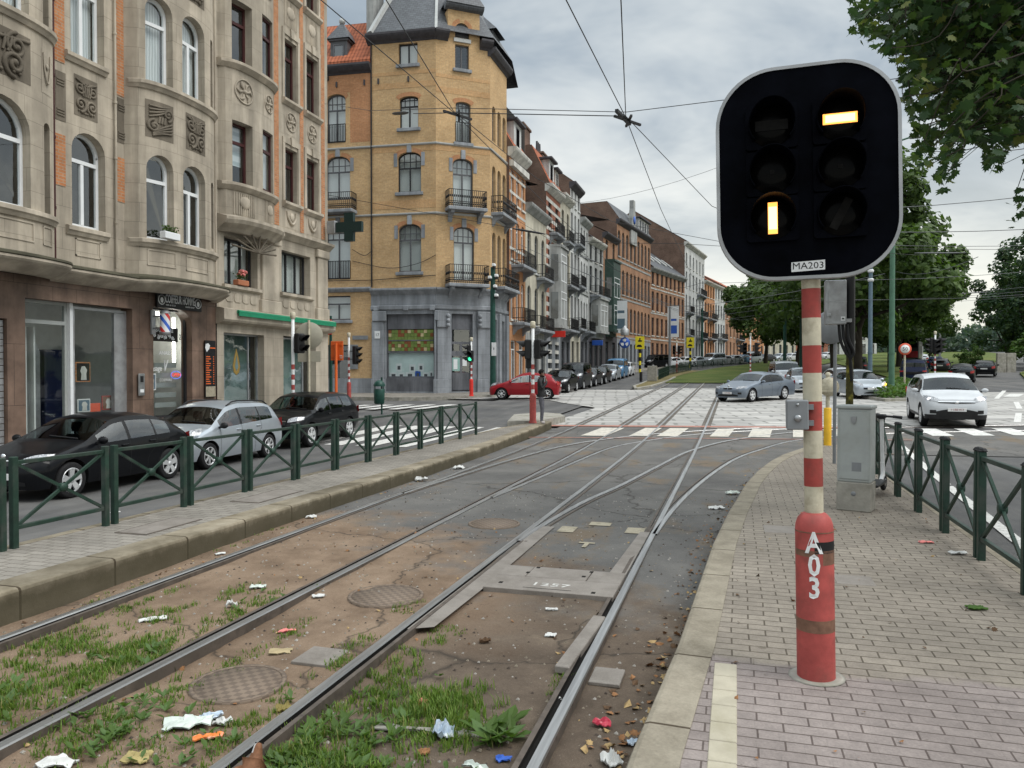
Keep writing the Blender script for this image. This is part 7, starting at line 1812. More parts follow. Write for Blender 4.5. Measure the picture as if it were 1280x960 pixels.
def x_chim(fx, w_, h, mat_, pots=4, y=3.0, d=1.2):
    def f(r, w, H_):
        m = MB(); x = fx*w; m.cbox(x-w_/2,y-d/2,H_-2,x+w_/2,y+d/2,H_+h,.03); m.cbox(x-w_/2-.1,y-d/2-.1,H_+h,x+w_/2+.1,y+d/2+.1,H_+h+.2,.03); c = m.build('chimney', mat_, r)
        for k in range(pots):
            m = MB(); m.cyl((x-w_/2+w_*(k+.5)/pots,y,H_+h+.2),(x-w_/2+w_*(k+.5)/pots,y,H_+h+1.2),.13,.1,8); m.build('chimney_pot', 'eaves_dark' if mat_ != 'brick_red' else 'brick_brown', c)
    return f
def x_dorm(fx, w_, h, mat_='render_white', roofm='eaves_dark', z=.2, y=.0):
    def f(r, w, H_):
        x = fx*w; m = MB(); m.box(x-w_/2,y,H_+z,x+w_/2,y+2.4,H_+z+h); d = m.build('dormer', mat_, r)
        m = MB(); m.cbox(x-w_/2-.25,y-.3,H_+z+h,x+w_/2+.25,y+2.6,H_+z+h+.18,.03); m.build('dormer_roof', roofm, d)
        n = max(1,int(w_/1.1))
        for k in range(n): o = hwin(r, x-w_/2+w_*(k+.5)/n-.38, H_+z+.3, .76, h-.55, 0, 'frame_grey', y-.03, False, False); o.parent = d
    return f
def x_blind(txt_z, col, fx=.5, w_=1.2, h=.5):
    def f(r, w, H_):
        m = MB(); m.cbox(fx*w-.08,-w_,txt_z,fx*w+.08,-.1,txt_z+h,.02); m.build('hanging_sign', col, r)
    return f
def gable_top(r, x, w_, H_):
    m = MB(); m.ext([(-w_/2,-2),(w_/2,-2),(w_/2,0),(w_*.32,0),(w_*.32,1.2),(w_*.16,2.4),(w_*.16,3.4),(-w_*.16,3.4),(-w_*.16,2.4),(-w_*.32,1.2),(-w_*.32,0),(-w_/2,0)], (x,-.25,H_), (1,0,0), (0,0,1), (0,.5,0)); m.build('stepped_gable', 'render_grey', r)
    m = MB(); m.lathe([(.5,-.28),(.5,-.3),(.001,-.3)], (x,0,H_+1.0), 18, 0, 'y'); m.build('clock', 'sign_blue', r)
def skylights(r, w, H_):
    for k in range(5):
        m = MB(); x = w*(.1+.18*k); m.ext([(0,0),(1.6,1.25),(1.6,1.4),(0,.15)], (x,1.2,H_+1.45), (0,1,0), (0,0,1), (.8,0,0)); m.build('skylight', 'lead_pale', r)
XL = -14.3
def zz(y): return zt(y)+.12
house('terrace_house', 'orange-red brick terrace house with white bands next to the yellow corner house', (XL,48.42), (XL,52.4), zz(50), 16.6, [(.3,2.9,2,1.3,0),(4.6,2.6,3,.8,.2),(8.6,2.6,3,.8,.2),(12.3,2.2,3,.7,.1)], 'brick_orange', 'trim_white', 'pvc_white', ('roof_tile',2.6,'mansard'), [x_bands((4.2,8.2,9.2,11.6,12.9,14.0),'trim_white'), x_balc(.1,.95,8.2,.9), x_balc(.15,.9,4.4,.9), x_dorm(.5,1.8,1.9,'render_white'), x_bands((14.6,),'trim_white',.3,.4)])
house('terrace_house', 'cream rendered house with a deep grey cornice, lower than its brick neighbours', (XL,52.4), (XL,58.6), zz(55), 13.8, [(.3,3.0,3,1.3,0),(4.4,2.8,3,1.0,.45),(8.3,2.8,3,1.0,.45)], 'render_cream', 'render_white', 'frame_grey', ('slate',.8,'mansard'), [x_balc(.2,.95,4.1,.8), x_balc(.5,.98,8.0,.7)], gf=('render_grey',3.8), cornm='render_grey')
house('terrace_house', 'red and white banded brick house with a bay and a tall chimney', (XL,58.6), (XL,63.6), zz(61), 16.6, [(.3,3.0,2,1.4,0),(4.6,2.6,2,1.2,.3),(8.6,2.6,2,1.2,.3),(12.2,2.2,2,1.1,.2)], 'brick_red', 'trim_white', 'frame_grey', ('roof_tile',3.2,'mansard'), [x_bands([.8+.75*k for k in range(20)],'trim_white',.012,.3), x_bay(.2,.85,4.6,10.8,.85,'render_grey'), x_balc(.2,.8,11.9,.7), x_dorm(.35,1.6,2.0,'render_white'), x_dorm(.75,1.2,1.7,'trim_white'), x_chim(.08,2.2,4.6,'brick_brown',4,3.0,2.6), x_blind(3.6,'bright_red',.3)], gf=('bluestone',3.9))
house('terrace_house', 'narrow cream house with dark balconies beyond the banded one', (XL,63.6), (XL,67.7), zz(65), 17.0, [(.3,3.0,2,1.2,0),(4.6,2.6,2,.9,.3),(8.4,2.6,2,.9,.3),(12.2,2.4,2,.9,.3)], 'render_cream', 'trim_white', 'frame_dark', ('slate',1.5,'mansard'), [x_balc(.1,.95,4.3,.9), x_balc(.1,.95,8.1,.9), x_balc(.25,.8,11.9,.6), x_chim(.05,1.6,3.2,'brick_brown',2)], gf=('bluestone_dark',3.9))
house('terrace_house', 'tall white house with bracketed dark eaves and iron balconies', (XL,67.7), (XL,72.2), zz(70), 18.9, [(.3,3.0,2,1.2,0),(4.8,2.6,3,.8,0),(8.7,2.6,3,.8,0),(12.5,2.4,3,.8,.0),(15.6,1.5,3,.7,0)], 'render_white', 'render_white', 'frame_dark', ('slate',1.2,'mansard'), [x_balc(.3,.85,4.5,.8), x_balc(.3,.85,8.4,.8), x_balc(.3,.85,12.2,.7), x_chim(.02,1.4,2.6,'brick_brown',3)], gf=('render_cream',3.9), cornm='eaves_dark')
house('terrace_house', 'white house with carved window heads and a modern brick lift tower behind', (XL,72.2), (XL,76.4), zz(74), 16.6, [(.3,3.0,2,1.2,0),(4.6,2.6,3,.7,.3),(8.4,2.6,3,.7,.3),(12.0,2.2,3,.7,.0)], 'render_white', 'render_grey', 'frame_dark', ('slate',1.0,'mansard'), [x_bands((7.9,11.5),'render_grey',.1,.25), x_balc(.2,.9,4.3,.9), x_chim(.6,3.4,4.8,'brick_school',0,6.5,2.6)], gf=('bluestone_dark',3.9))
house('terrace_house', 'grey stone house with a wide balcony and dark shopfront', (XL,76.4), (-13.75,82.2), zz(79), 15.4, [(.3,3.0,3,1.2,0),(4.5,2.8,3,1.0,.2),(8.4,2.6,3,1.0,.2),(11.6,1.9,3,.9,0)], 'render_grey', 'trim_white', 'frame_dark', ('slate',3.4,'pitch'), [x_bay(.15,.85,4.4,7.6,.9,'render_grey'), x_balc(.1,.9,8.0,1.0), x_blind(2.9,'sign_blue',.2), x_chim(.05,1.5,2.8,'brick_brown',3)], gf=('eaves_dark',4.0))
house('terrace_house', 'narrow red brick house with a green oriel and long white banner', (-13.75,82.2), (-13.15,88), zz(85), 16.9, [(.3,3.0,2,1.2,0),(4.5,2.6,2,1.1,.2),(8.4,2.6,2,1.1,.2),(12.2,2.2,2,1.0,.2)], 'brick_school', 'trim_white', 'frame_dark', ('slate',2.5,'pitch'), [x_bay(.1,.75,4.6,12,.9,'teal_dark')], gf=('eaves_dark',4.0), cornm='eaves_dark')
house('school_building', 'long orange brick school with rows of arched windows and a stepped gable', (-13.15,88), (-10.95,103.2), zz(95), 19.4, [(.8,2.2,9,.9,.1),(4.4,2.9,9,1.0,.5),(8.7,2.9,9,1.0,.5),(13.0,3.0,9,1.0,.5)], 'brick_school', 'render_grey', 'frame_grey', ('slate',2.2,'mansard'), [x_bands((3.6,8.1,12.3),'render_grey',.05,.2), x_dorm(.78,4.8,1.7,'render_white','eaves_dark'), lambda r,w,H_: gable_top(r, w*.42, 2.6, H_)], gf=('bluestone',3.5), cornm='eaves_dark')
house('terrace_house', 'long brown brick block with tall window strips under a slate roof with skylights', (-10.95,103.2), (-7.45,118), zz(110), 15.8, [(.6,2.4,8,1.0,0),(4.0,2.4,8,.95,0),(7.3,2.6,8,.95,0),(10.8,2.4,8,.95,.4)], 'brick_school', 'trim_white', 'frame_brown', ('slate',5.0,'pitch'), [x_bands((3.4,6.9,10.2),'trim_white',.05,.16), lambda r,w,H_: skylights(r,w,H_)], cornm='render_grey', depth=12)
house('terrace_house', 'tall white house with brown end gable standing above the slate roof', (-7.45,118), (-5.2,134), zz(126), 21.4, [(.4,2.8,6,1.1,0),(4.4,2.4,6,1.0,.2),(7.9,2.4,6,1.0,.2),(11.4,2.4,6,1.0,.2),(14.6,2.0,6,.9,.2)], 'render_white', 'trim_white', 'frame_grey', ('slate',5.5,'pitch'), [x_balc(.05,.25,7.6,.8), x_balc(.55,.95,7.6,.8), x_balc(.05,.25,4.1,.8), x_balc(.55,.95,4.1,.8), x_balc(.6,.95,11.1,.7)], gable='brick_brown', depth=16)
house('terrace_house', 'orange brick house with balconies beyond the tall white one', (-5.2,134), (-3.7,142), zz(138), 17.4, [(.4,2.8,4,1.1,0),(4.2,2.4,4,1.0,.2),(7.6,2.4,4,1.0,.2),(11,2.0,4,.9,.2)], 'brick_orange', 'trim_white', 'frame_dark', ('roof_tile',3,'pitch'), [x_balc(.3,.9,7.3,.8), x_balc(.3,.9,3.9,.8), x_chim(.9,2.2,4.5,'brick_brown',3)])
house('terrace_house', 'slim pale house between two brick houses at the far end', (-3.7,142), (-2.0,150), zz(146), 17.4, [(.4,2.8,4,1.1,0),(4.2,2.4,4,1.0,.2),(7.6,2.4,4,1.0,.2),(11,2.0,4,.9,.2)], 'render_white', 'trim_white', 'frame_dark', ('roof_tile',2.5,'pitch'), [x_balc(.3,.9,3.9,.8)])
house('terrace_house', 'brownish orange brick house near the trees', (-2.0,150), (1.2,166), zz(158), 17.6, [(.4,2.8,5,1.1,0),(4.2,2.4,5,1.0,.2),(7.6,2.4,5,1.0,.2),(11,2.0,5,.9,.2)], 'brick_school', 'trim_white', 'frame_dark', ('roof_tile',3,'pitch'), [x_balc(.6,.95,7.3,.8), x_balc(.6,.95,3.9,.8)])
for k, (p0, p1, wm_, lab, top) in enumerate((((1.2,166),(6,182),'brick_orange','lower brick house half hidden by the trees at the end of the row',15.4),((6,182),(14,200),'render_cream','cream house seen under the tree crowns',16),((14,200),(24,214),'brick_red','red brick house seen under the tree crowns',16.5),((24,214),(36,224),'render_white','white house with shop seen under the trees',16.5))):
    house('terrace_house', lab, p0, p1, zz((p0[1]+p1[1])/2)-.5, top, [(.4,2.8,5,1.4,0),(4.2,2.4,5,1.1,.2),(7.6,2.2,5,1.1,.2)], wm_, 'trim_white', 'frame_dark', ('roof_tile',3,'pitch'))
for x, y, z, lab in ((-13.0,84.6,6.2,'long white banner hanging from the red brick house before the school'),(-8.9,105.4,6.6,'white and blue banner on the brown brick block')):
    t = root('banner', lab, 'banner', (x+.75,y,z)); m = MB(); m.cbox(-.75,-.03,0,.75,.03,3.6 if y < 100 else 4.2,.01); b_ = m.build('cloth', 'pvc_white', t)
    m = MB(); m.box(-.5,-.036,.5,.5,-.031,1.6); m.box(-.45,-.036,2.2,.45,-.031,2.5); m.build('print', 'sign_blue' if y > 100 else 'lamp_blue', b_)
    m = MB(); m.bar((-.9,0,3.6 if y < 100 else 4.2),(.75,0,3.6 if y < 100 else 4.2),.06); m.build('arm', 'zinc_grey', t)
# ------------------------------------------------------------------ trees
def leafmat(name, c, tr=.35):
    a = N(name); n1 = a.noise(3, 3); r = a.ramp(n1, [(.3,tuple(v*.8 for v in c)),(.7,tuple(v*1.2 for v in c))]); a.fin(r, rough=.55, spec=.25)
    t = a.n('ShaderNodeBsdfTranslucent'); t.inputs[0].default_value = (c[0]*1.3,c[1]*1.5,c[2]*.7,1); mx = a.n('ShaderNodeMixShader'); mx.inputs[0].default_value = tr
    a.l(a.b, 0, mx, 1); a.l(t, 0, mx, 2); a.l(mx, 0, a.out, 0)
for nm, c in (('leaf_a',(.06,.10,.025)),('leaf_b',(.085,.135,.034)),('leaf_c',(.042,.075,.02)),('leaf_d',(.14,.16,.045)),('leaf_dark',(.022,.05,.022)),('leaf_dark_b',(.035,.07,.03)),('leaf_fresh',(.075,.15,.03)),('leaf_dry',(.22,.11,.04)),('leaf_yellow',(.30,.24,.08))): leafmat(nm, c)
stone('bark', (.06,.051,.04), None, stain=.5, streak=False)
LP = [(0,-.5),(.12,-.36),(.40,-.40),(.34,-.2),(.5,.06),(.26,.06),(.3,.3),(.12,.24),(0,.55),(-.12,.24),(-.3,.3),(-.26,.06),(-.5,.06),(-.34,-.2),(-.40,-.40),(-.12,-.36)]
def leaf(m, p, s, nrm, up, mi, lobed=False, fold=.15):
    n = nrm.normalized(); a = up.cross(n)
    a = a.normalized() if a.length > 1e-4 else n.orthogonal().normalized(); b = n.cross(a)
    if lobed: m.add([p+a*(x*s)+b*(y*s)-n*(abs(x)*fold*s) for x,y in LP], [tuple(range(16))], mi)
    else: m.add([p-b*s*.55,p+a*s*.42-n*s*fold*.6,p+b*s*.55,p-a*s*.42-n*s*fold*.6], [(0,1,2),(0,2,3)], mi)
def rvec(r=rnd): 
    while True:
        v = Vector((r.uniform(-1,1),r.uniform(-1,1),r.uniform(-1,1)))
        if .05 < v.length < 1: return v
def make_tree(name, label, H, cr, base, mats, nl=6500, ls=.42, seed=1, group=None, flat=1.0, trunkr=.4, shape=1.0):
    r = random.Random(seed); t = root(name, label, 'tree', group=group)
    m = MB(); cz = (H+base)/2; rz = (H-base)/2
    top = Vector((r.uniform(-.4,.4),r.uniform(-.4,.4),base+rz*.9))
    m.tube(catmull([(0,0,-.4),(r.uniform(-.1,.1),r.uniform(-.1,.1),base*.5),(r.uniform(-.2,.2),0,base),tuple(top)],5), [trunkr*1.25]+[trunkr*(1-.045*i) for i in range(15)], 10)
    clumps = []
    for i in range(46):
        v = rvec(r); v.normalize(); q = r.uniform(.45,1.0)
        p = Vector((v.x*cr*q, v.y*cr*q, cz+v.z*rz*q*flat))
        k = max(0,(p.z-cz)/rz); p.x *= 1-.45*k*shape; p.y *= 1-.45*k*shape
        clumps.append((p, r.uniform(.17,.30)*cr))
    for p, s in clumps[:16]:
        st = Vector((0,0,base*r.uniform(.75,1.15))).lerp(top, r.uniform(0,.7)); mid = st.lerp(p,.5)+Vector((0,0,-.05*cr))
        m.tube([st,mid,p], [trunkr*.38,trunkr*.22,.04], 6)
    m.build('trunk', 'bark', t)
    m = MB()
    for i in range(nl):
        p, s = r.choice(clumps); v = rvec(r); v.normalize(); d = r.uniform(.35,1.05)**.6
        q = p+Vector((v.x*s,v.y*s,v.z*s*.8))*d
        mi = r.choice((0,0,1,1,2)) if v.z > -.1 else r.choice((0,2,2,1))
        leaf(m, q, ls*r.uniform(.7,1.3), (v+rvec(r)*.9+Vector((0,0,.5))), rvec(r), mi)
    m.build('crown', mats, t)
    return t
G1 = ['leaf_a','leaf_b','leaf_c']; G2 = ['leaf_dark_b','leaf_dark','leaf_c']
tA = make_tree('plane_tree', 'big plane tree with the thickest trunk nearest behind the mossy pole', 17.8, 8.4, 3.4, G1, 13000, .5, 3, 'plane trees in the middle of the avenue', trunkr=.45)
tA.location = (9.4,67,zt(67)-.1)
tB = make_tree('plane_tree', 'plane tree second in the avenue row, behind the blue mast', 16.2, 7.4, 3.2, G1, 11000, .5, 9, 'plane trees in the middle of the avenue', trunkr=.35)
tB.location = (9.2,81,zt(81)-.1)
ordn = ['third in the avenue row','fourth in the avenue row, behind the signal pole','at the left end of the avenue row, over the lawn','standing left of the green mast on the right road','further up the right road behind the first row','deep in the right road row','deepest in the right road row','small one at the far gap']
for k, (src, x, y, s, rz) in enumerate(((tA,8.6,95,.92,1.0),(tB,8.0,110,1.0,2.2),(tB,4.3,124,1.0,3.9),(tB,15.2,86,.98,.7),(tA,19.2,104,.82,2.9),(tB,24.2,130,.9,4.4),(tA,30,160,.72,5.3),(tB,35.5,190,.7,1.9))):
    o = dup(src, None, (x,y,zt(y)-.1), rz, 'plane tree '+ordn[k]); o.scale = (s,s,s)
tR = make_tree('lime_tree', 'dense dark green tree at the right edge beyond the parked cars', 15.2, 6.0, 1.6, G2, 8500, .42, 21, 'dark trees on the right', trunkr=.35, shape=.6)
tR.location = (33.2,103,zt(103)-.2)
for k, (x, y, s, rz, lab) in enumerate(((38.5,99,1.05,2,'dark tree cut by the right edge of the picture'),(36.5,122,.95,3.5,'dark tree behind the first one on the right'),(30.5,140,.62,4.8,'lower dark tree beside the far gap on the right'),(44,118,1.1,.8,'dark tree behind the right edge'))):
    o = dup(tR, None, (x,y,zt(y)-.2), rz, lab); o.scale = (s,s,s)
sh = make_tree('bush', 'fresh green bush in front of the dark trees on the right', 5.2, 2.9, .3, ['leaf_fresh','leaf_b','leaf_a'], 3000, .3, 33, None, trunkr=.12, shape=.3); sh['category'] = 'bush'
sh.location = (30.8,93.5,zt(93)-.1)
o = dup(sh, None, (26.3,101,zt(101)-.1), 2.0, 'smaller green bush behind the concrete wall'); o.scale = (.55,.55,.55)
o = dup(sh, None, (34.6,92,zt(92)-.1), 4.0, 'green bush at the right edge behind the black car'); o.scale = (.8,.8,.7)
# far wooded rise closing the view
m = MB(); r_ = random.Random(5)
for i in range(9000):
    u = r_.uniform(0,1); x = 10+u*110+r_.uniform(-3,3); y = 255+r_.uniform(-8,8)+abs(u-.3)*30; h = 9+6*noise.noise(Vector((x*.06,0,1)))+3*noise.noise(Vector((x*.21,2,0)))
    z = zt(y)-2+h*r_.uniform(0,1)**.7; leaf(m, Vector((x,y,z)), r_.uniform(.8,1.6), rvec(r_)+Vector((0,-.6,.5)), rvec(r_), r_.choice((0,1,2)))
leafmat('leaf_far', (.05,.085,.06)); leafmat('leaf_far_b', (.075,.11,.075)); leafmat('leaf_far_c', (.04,.07,.055))  # bluish distance haze put into the leaf colours
tag(m.build('treeline', ['leaf_far','leaf_far_b','leaf_far_c']), kind='stuff')
m = MB(); 
for k in range(2): m.cbox(k*1.02,-.12,-.3,k*1.02+.98,.12,1.9,.03)
o = m.build('garden_wall', 'concrete'); o.location = (25.2,88,zt(88)); o.rotation_euler = (0,0,R(20)); tag(o, 'pale concrete panel wall beside the black hatchback and the dark trees', 'wall')
# planting on the refuge
m = MB(); r_ = random.Random(8)
pl = [(6.45,43.3),(7.0,41.0),(8.4,41.9),(10.0,46.6),(11.8,59),(10.6,61)]
def inside(p, x, y):
    c = False; n = len(p)
    for i in range(n):
        (x1,y1),(x2,y2) = p[i], p[(i+1)%n]
        if (y1 > y) != (y2 > y) and x < (x2-x1)*(y-y1)/(y2-y1)+x1: c = not c
    return c
k = 0
while k < 5200:
    x, y = r_.uniform(6.4,12), r_.uniform(41,61)
    if not inside(pl,x,y): continue
    k += 1; h = .45+.22*noise.noise(Vector((x*1.1,y*1.1,0))); leaf(m, Vector((x,y,zt(y)+.12+h*r_.uniform(.1,1))), r_.uniform(.12,.24), rvec(r_)+Vector((0,0,.9)), rvec(r_), r_.choice((0,0,1,2)))
tag(m.build('ground_cover', ['leaf_fresh','leaf_b','leaf_a']), kind='stuff')
# the overhanging plane tree, top right
np_ = root('plane_tree', 'plane tree overhanging the top right corner with broad hanging leaves', 'tree', (9.6,10.5,0))
r_ = random.Random(12); m = MB()
m.tube(catmull([(0,0,-.3),(.05,.1,2.5),(-.1,.0,4.6),(-.6,.3,7)],5), [.5,.44,.40,.38,.36,.35,.34,.33,.32,.31,.3,.29,.28,.26,.25,.24], 12)
camp = Vector((0,0,1.93)); cf = Vector((-math.sin(TH),math.cos(TH),-15/960)).normalized(); cr_ = Vector((math.cos(TH),math.sin(TH),0)); cu_ = cr_.cross(cf)
OUT = [(1052,-10),(1064,22),(1056,52),(1100,62),(1122,85),(1128,120),(1140,165),(1142,205),(1165,210),(1172,240),(1195,235),(1196,200),(1210,175),(1225,180),(1232,212),(1252,216),(1258,190),(1285,176),(1285,300),(1268,312),(1263,290),(1258,240),(1300,225),(1800,700),(1800,-900),(1040,-900)]
def keep(p):
    d = p-camp; z = d.dot(cf)
    if z < .5: return True
    px, py = 640+960*d.dot(cr_)/z, 480-960*d.dot(cu_)/z
    if px > 1300 or py < -30: return True
    return inside(OUT, px, py)
lm = MB(); O = Vector((9.6,10.5,0)); nb = 0
def spray(tip, inner, n, s0=.118):
    pts = catmull([inner, inner.lerp(tip,.35)+Vector((r_.uniform(-.4,.4),r_.uniform(-.4,.4),r_.uniform(0,.5))), inner.lerp(tip,.7)+Vector((r_.uniform(-.3,.3),r_.uniform(-.3,.3),r_.uniform(-.1,.4))), tip], 5); ok = [p for p in pts if keep(p)]
    if len(ok) < 3: return
    m.tube([p-O for p in ok], [.008*(1-i/len(ok))+.003 for i in range(len(ok))], 4)
    for i in range(n):
        p = r_.choice(ok[len(ok)//3:])+rvec(r_)*.42+Vector((0,0,-.08))
        if not keep(p): continue
        nn_ = rvec(r_)+Vector((0,-.15,.55)); leaf(lm, p-O, s0*r_.uniform(.6,1.25), nn_, Vector((r_.uniform(-.5,.5),r_.uniform(-.5,.5),-1)), r_.choice((0,0,1,2,2,3) if r_.random() < .35 else (0,1,2,2)), True)
for i in range(460):
    v = rvec(r_); v.normalize()
    if v.z < -.75: continue
    q = r_.uniform(.55,1.0); tip = Vector((9.4+v.x*8.4*q, 10.6+v.y*5.6*q, 9.3+v.z*5.2*q)); inner = Vector((9.2+v.x*3.5*q,10.6+v.y*2.4*q,8.6+v.z*2.6*q))
    d = tip-camp; z = d.dot(cf); vis = z > 1 and 900 < 640+960*d.dot(cr_)/z < 1380 and -120 < 480-960*d.dot(cu_)/z < 400
    spray(tip, inner, 95 if vis else 10)
for px, py, z in [(px,py,z) for px in range(1075,1300,20) for py in range(-30,220,24) for z in (7.4,8.6,9.8)]+[(1270,y,8.2) for y in range(240,305,14)]+[(1277,y,9) for y in range(235,300,12)]:
    px += r_.uniform(-11,11); py += r_.uniform(-11,11); z += r_.uniform(-.5,.5)
    tip = camp+(cf+cr_*((px-640)/960)+cu_*((480-py)/960))*z
    if keep(tip): spray(tip, tip+Vector((r_.uniform(.7,1.5),r_.uniform(.0,.5),r_.uniform(.3,1.0))), 32)
for a, b in (((-.6,.3,7),(-3.5,-.4,8.2)),((-.2,0,5),(-3.2,-.2,6.2)),((-.5,.2,6.5),(-1.5,2.5,9.5)),((-.4,.2,6),(1.5,-2.5,8.5)),((-3.5,-.4,8.2),(-7.0,-.6,7.6)),((-3.2,-.2,6.2),(-6.0,-.7,5.9))):
    A_, B_ = Vector(a), Vector(b); m.tube(catmull([A_,A_.lerp(B_,.5)+Vector((0,0,.3)),B_],5), [.16-.011*i for i in range(11)], 7)
m.build('trunk', 'bark', np_); lm.build('crown', ['leaf_c','leaf_a','leaf_dark_b','leaf_d'], np_)

# ------------------------------------------------------------------ grass and weeds in the track bed
r_ = random.Random(4)
def gz(x, y): return bed_z(y)-.008+bed_rough(x,y)
patches = [(-4.35,3.4,.62,.9,3000,.09),(-4.0,4.35,.32,.55,1700,.08),(-4.75,4.5,.25,.35,650,.07),(-4.45,5.2,.14,.28,260,.07),(-3.92,5.55,.10,.45,360,.06),(-4.3,5.9,.2,.2,200,.06),(-4.85,5.4,.12,.5,200,.06),(-3.35,3.25,.2,.6,800,.06),(-3.3,4.3,.1,.5,380,.05),(-3.0,3.3,.25,.3,350,.05),(-2.95,3.75,.12,.18,140,.05),(-3.28,5.1,.12,.35,180,.05),
  (-2.62,3.7,.12,.5,450,.06),(-2.58,4.75,.08,.4,260,.06),(-2.65,5.9,.12,.2,110,.06),(-2.0,3.35,.34,.45,1900,.1),(-2.15,4.3,.14,.6,800,.08),(-1.72,4.25,.26,.26,1600,.11),(-1.55,3.85,.2,.2,600,.08),(-1.35,4.05,.16,.12,350,.05),(-1.25,3.3,.1,.15,120,.05),(-2.1,5.4,.1,.25,150,.05),(-1.06,4.7,.05,.18,90,.05),(-5.3,5.5,.1,.6,110,.04),(-.98,5.4,.04,.3,60,.04),(-5.4,8.0,.06,.8,70,.05)]
leafmat('grass_a', (.115,.19,.032)); leafmat('grass_b', (.15,.225,.045)); leafmat('grass_c', (.075,.13,.028)); leafmat('grass_d', (.25,.23,.09)); leafmat('weed', (.10,.165,.055))
m = MB()
for cx_, cy_, rx, ry, n, h in patches:
    n = int(n*1.5); h *= .82
    tufts = [(cx_+r_.gauss(0,.55)*rx, cy_+r_.gauss(0,.55)*ry) for _ in range(max(5,n//16))]
    for i in range(n):
        tx, ty = r_.choice(tufts); x, y = tx+r_.gauss(0,.022), ty+r_.gauss(0,.028); z = gz(x,y)-.01
        hh = h*r_.uniform(.35,1.1); a = r_.uniform(0,2*PI); w = r_.uniform(.0025,.005); le = r_.uniform(.1,.8)*hh
        d = Vector((math.cos(a),math.sin(a),0)); s_ = Vector((-d.y,d.x,0))*w; p = Vector((x,y,z))
        m.add([p-s_,p+s_,p+d*le*.4+Vector((0,0,hh*.65))+s_*.8,p+d*le*.4+Vector((0,0,hh*.65))-s_*.8,p+d*le+Vector((0,0,hh))], [(0,1,2,3),(3,2,4)], r_.choice((0,0,1,1,2,3) if r_.random() < .6 else (0,1,2)))
tag(m.build('grass', ['grass_a','grass_b','grass_c','grass_d']), kind='stuff')
m = MB()
for cx_, cy_, n, sz in ((-2.1,3.35,60,.055),(-2.0,3.7,34,.06),(-3.3,3.5,40,.05),(-4.3,3.3,44,.06),(-1.18,3.95,8,.1),(-3.9,5.6,12,.04),(-1.3,3.5,6,.04),(-2.75,3.3,14,.05),(-4.0,4.3,20,.05),(-2.15,4.2,12,.05)):
    for i in range(n):
        x, y = cx_+r_.gauss(0,.16 if n > 9 else .06), cy_+r_.gauss(0,.2 if n > 9 else .05); z = gz(x,y)
        for k in range(r_.randint(4,7)):
            a = r_.uniform(0,2*PI); d = Vector((math.cos(a),math.sin(a),r_.uniform(.25,.9))); s_ = sz*r_.uniform(.5,1.1); p = Vector((x,y,z+.01))
            b = Vector((-math.sin(a),math.cos(a),0))*s_*.32; tip = p+d*s_*1.3; mid = p+d*s_*.75+Vector((0,0,s_*.12))
            m.add([p,mid+b,tip,mid-b], [(0,1,2,3)], r_.choice((0,1)))
tag(m.build('weeds', ['weed','grass_c']), kind='stuff')
m = MB(); plain('leaf_litter_a', (.24,.12,.055), .8, 0, .4, 20); plain('leaf_litter_b', (.33,.23,.11), .8, 0, .4, 20); plain('leaf_litter_c', (.10,.06,.035), .9, 0, .4, 20)
for i in range(760):
    q = r_.random()
    if q < .62:
        y = 3.2+r_.random()**1.6*16; x = kerb_x(y)-.03-abs(r_.gauss(0,.13)); z = gz(x,y)
    elif q < .75: y = r_.uniform(4.5,15); x = -5.42+abs(r_.gauss(0,.1)); z = gz(x,y)
    elif q < .9: y = r_.uniform(3,9); x = r_.uniform(-5.3,-.6); z = gz(x,y)
    else: y = r_.uniform(3.5,10); x = r_.uniform(0,2.3); z = .2
    leaf(m, Vector((x,y,z+.012)), r_.uniform(.015,.06)*(1.25 if q < .62 and y < 6 else .8), Vector((r_.gauss(0,.4),r_.gauss(0,.4),1)), rvec(r_), r_.choice((0,1,2)), r_.random() < .6, .3)
tag(m.build('fallen_leaves', ['leaf_litter_a','leaf_litter_b','leaf_litter_c']), kind='stuff')
m = MB()
for i in range(2600):
    y = 3+r_.random()**1.5*9; x = r_.uniform(-5.4,kerb_x(y)-.05); s_ = r_.uniform(.004,.014); z = gz(x,y)
    m.add([(x-s_,y-s_*.6,z),(x+s_,y-s_,z),(x+s_*.7,y+s_,z),(x-s_*.8,y+s_*.7,z),(x+s_*.1,y,z+s_)], [(0,1,4),(1,2,4),(2,3,4),(3,0,4)], r_.choice((0,1,2)))
plain('grit_a', (.20,.17,.13), .9, 0, .4, 40); plain('grit_b', (.07,.055,.045), .9, 0, .4, 40); plain('grit_c', (.30,.28,.25), .9, 0, .3, 40)
tag(m.build('gravel', ['grit_a','grit_b','grit_c']), kind='stuff')
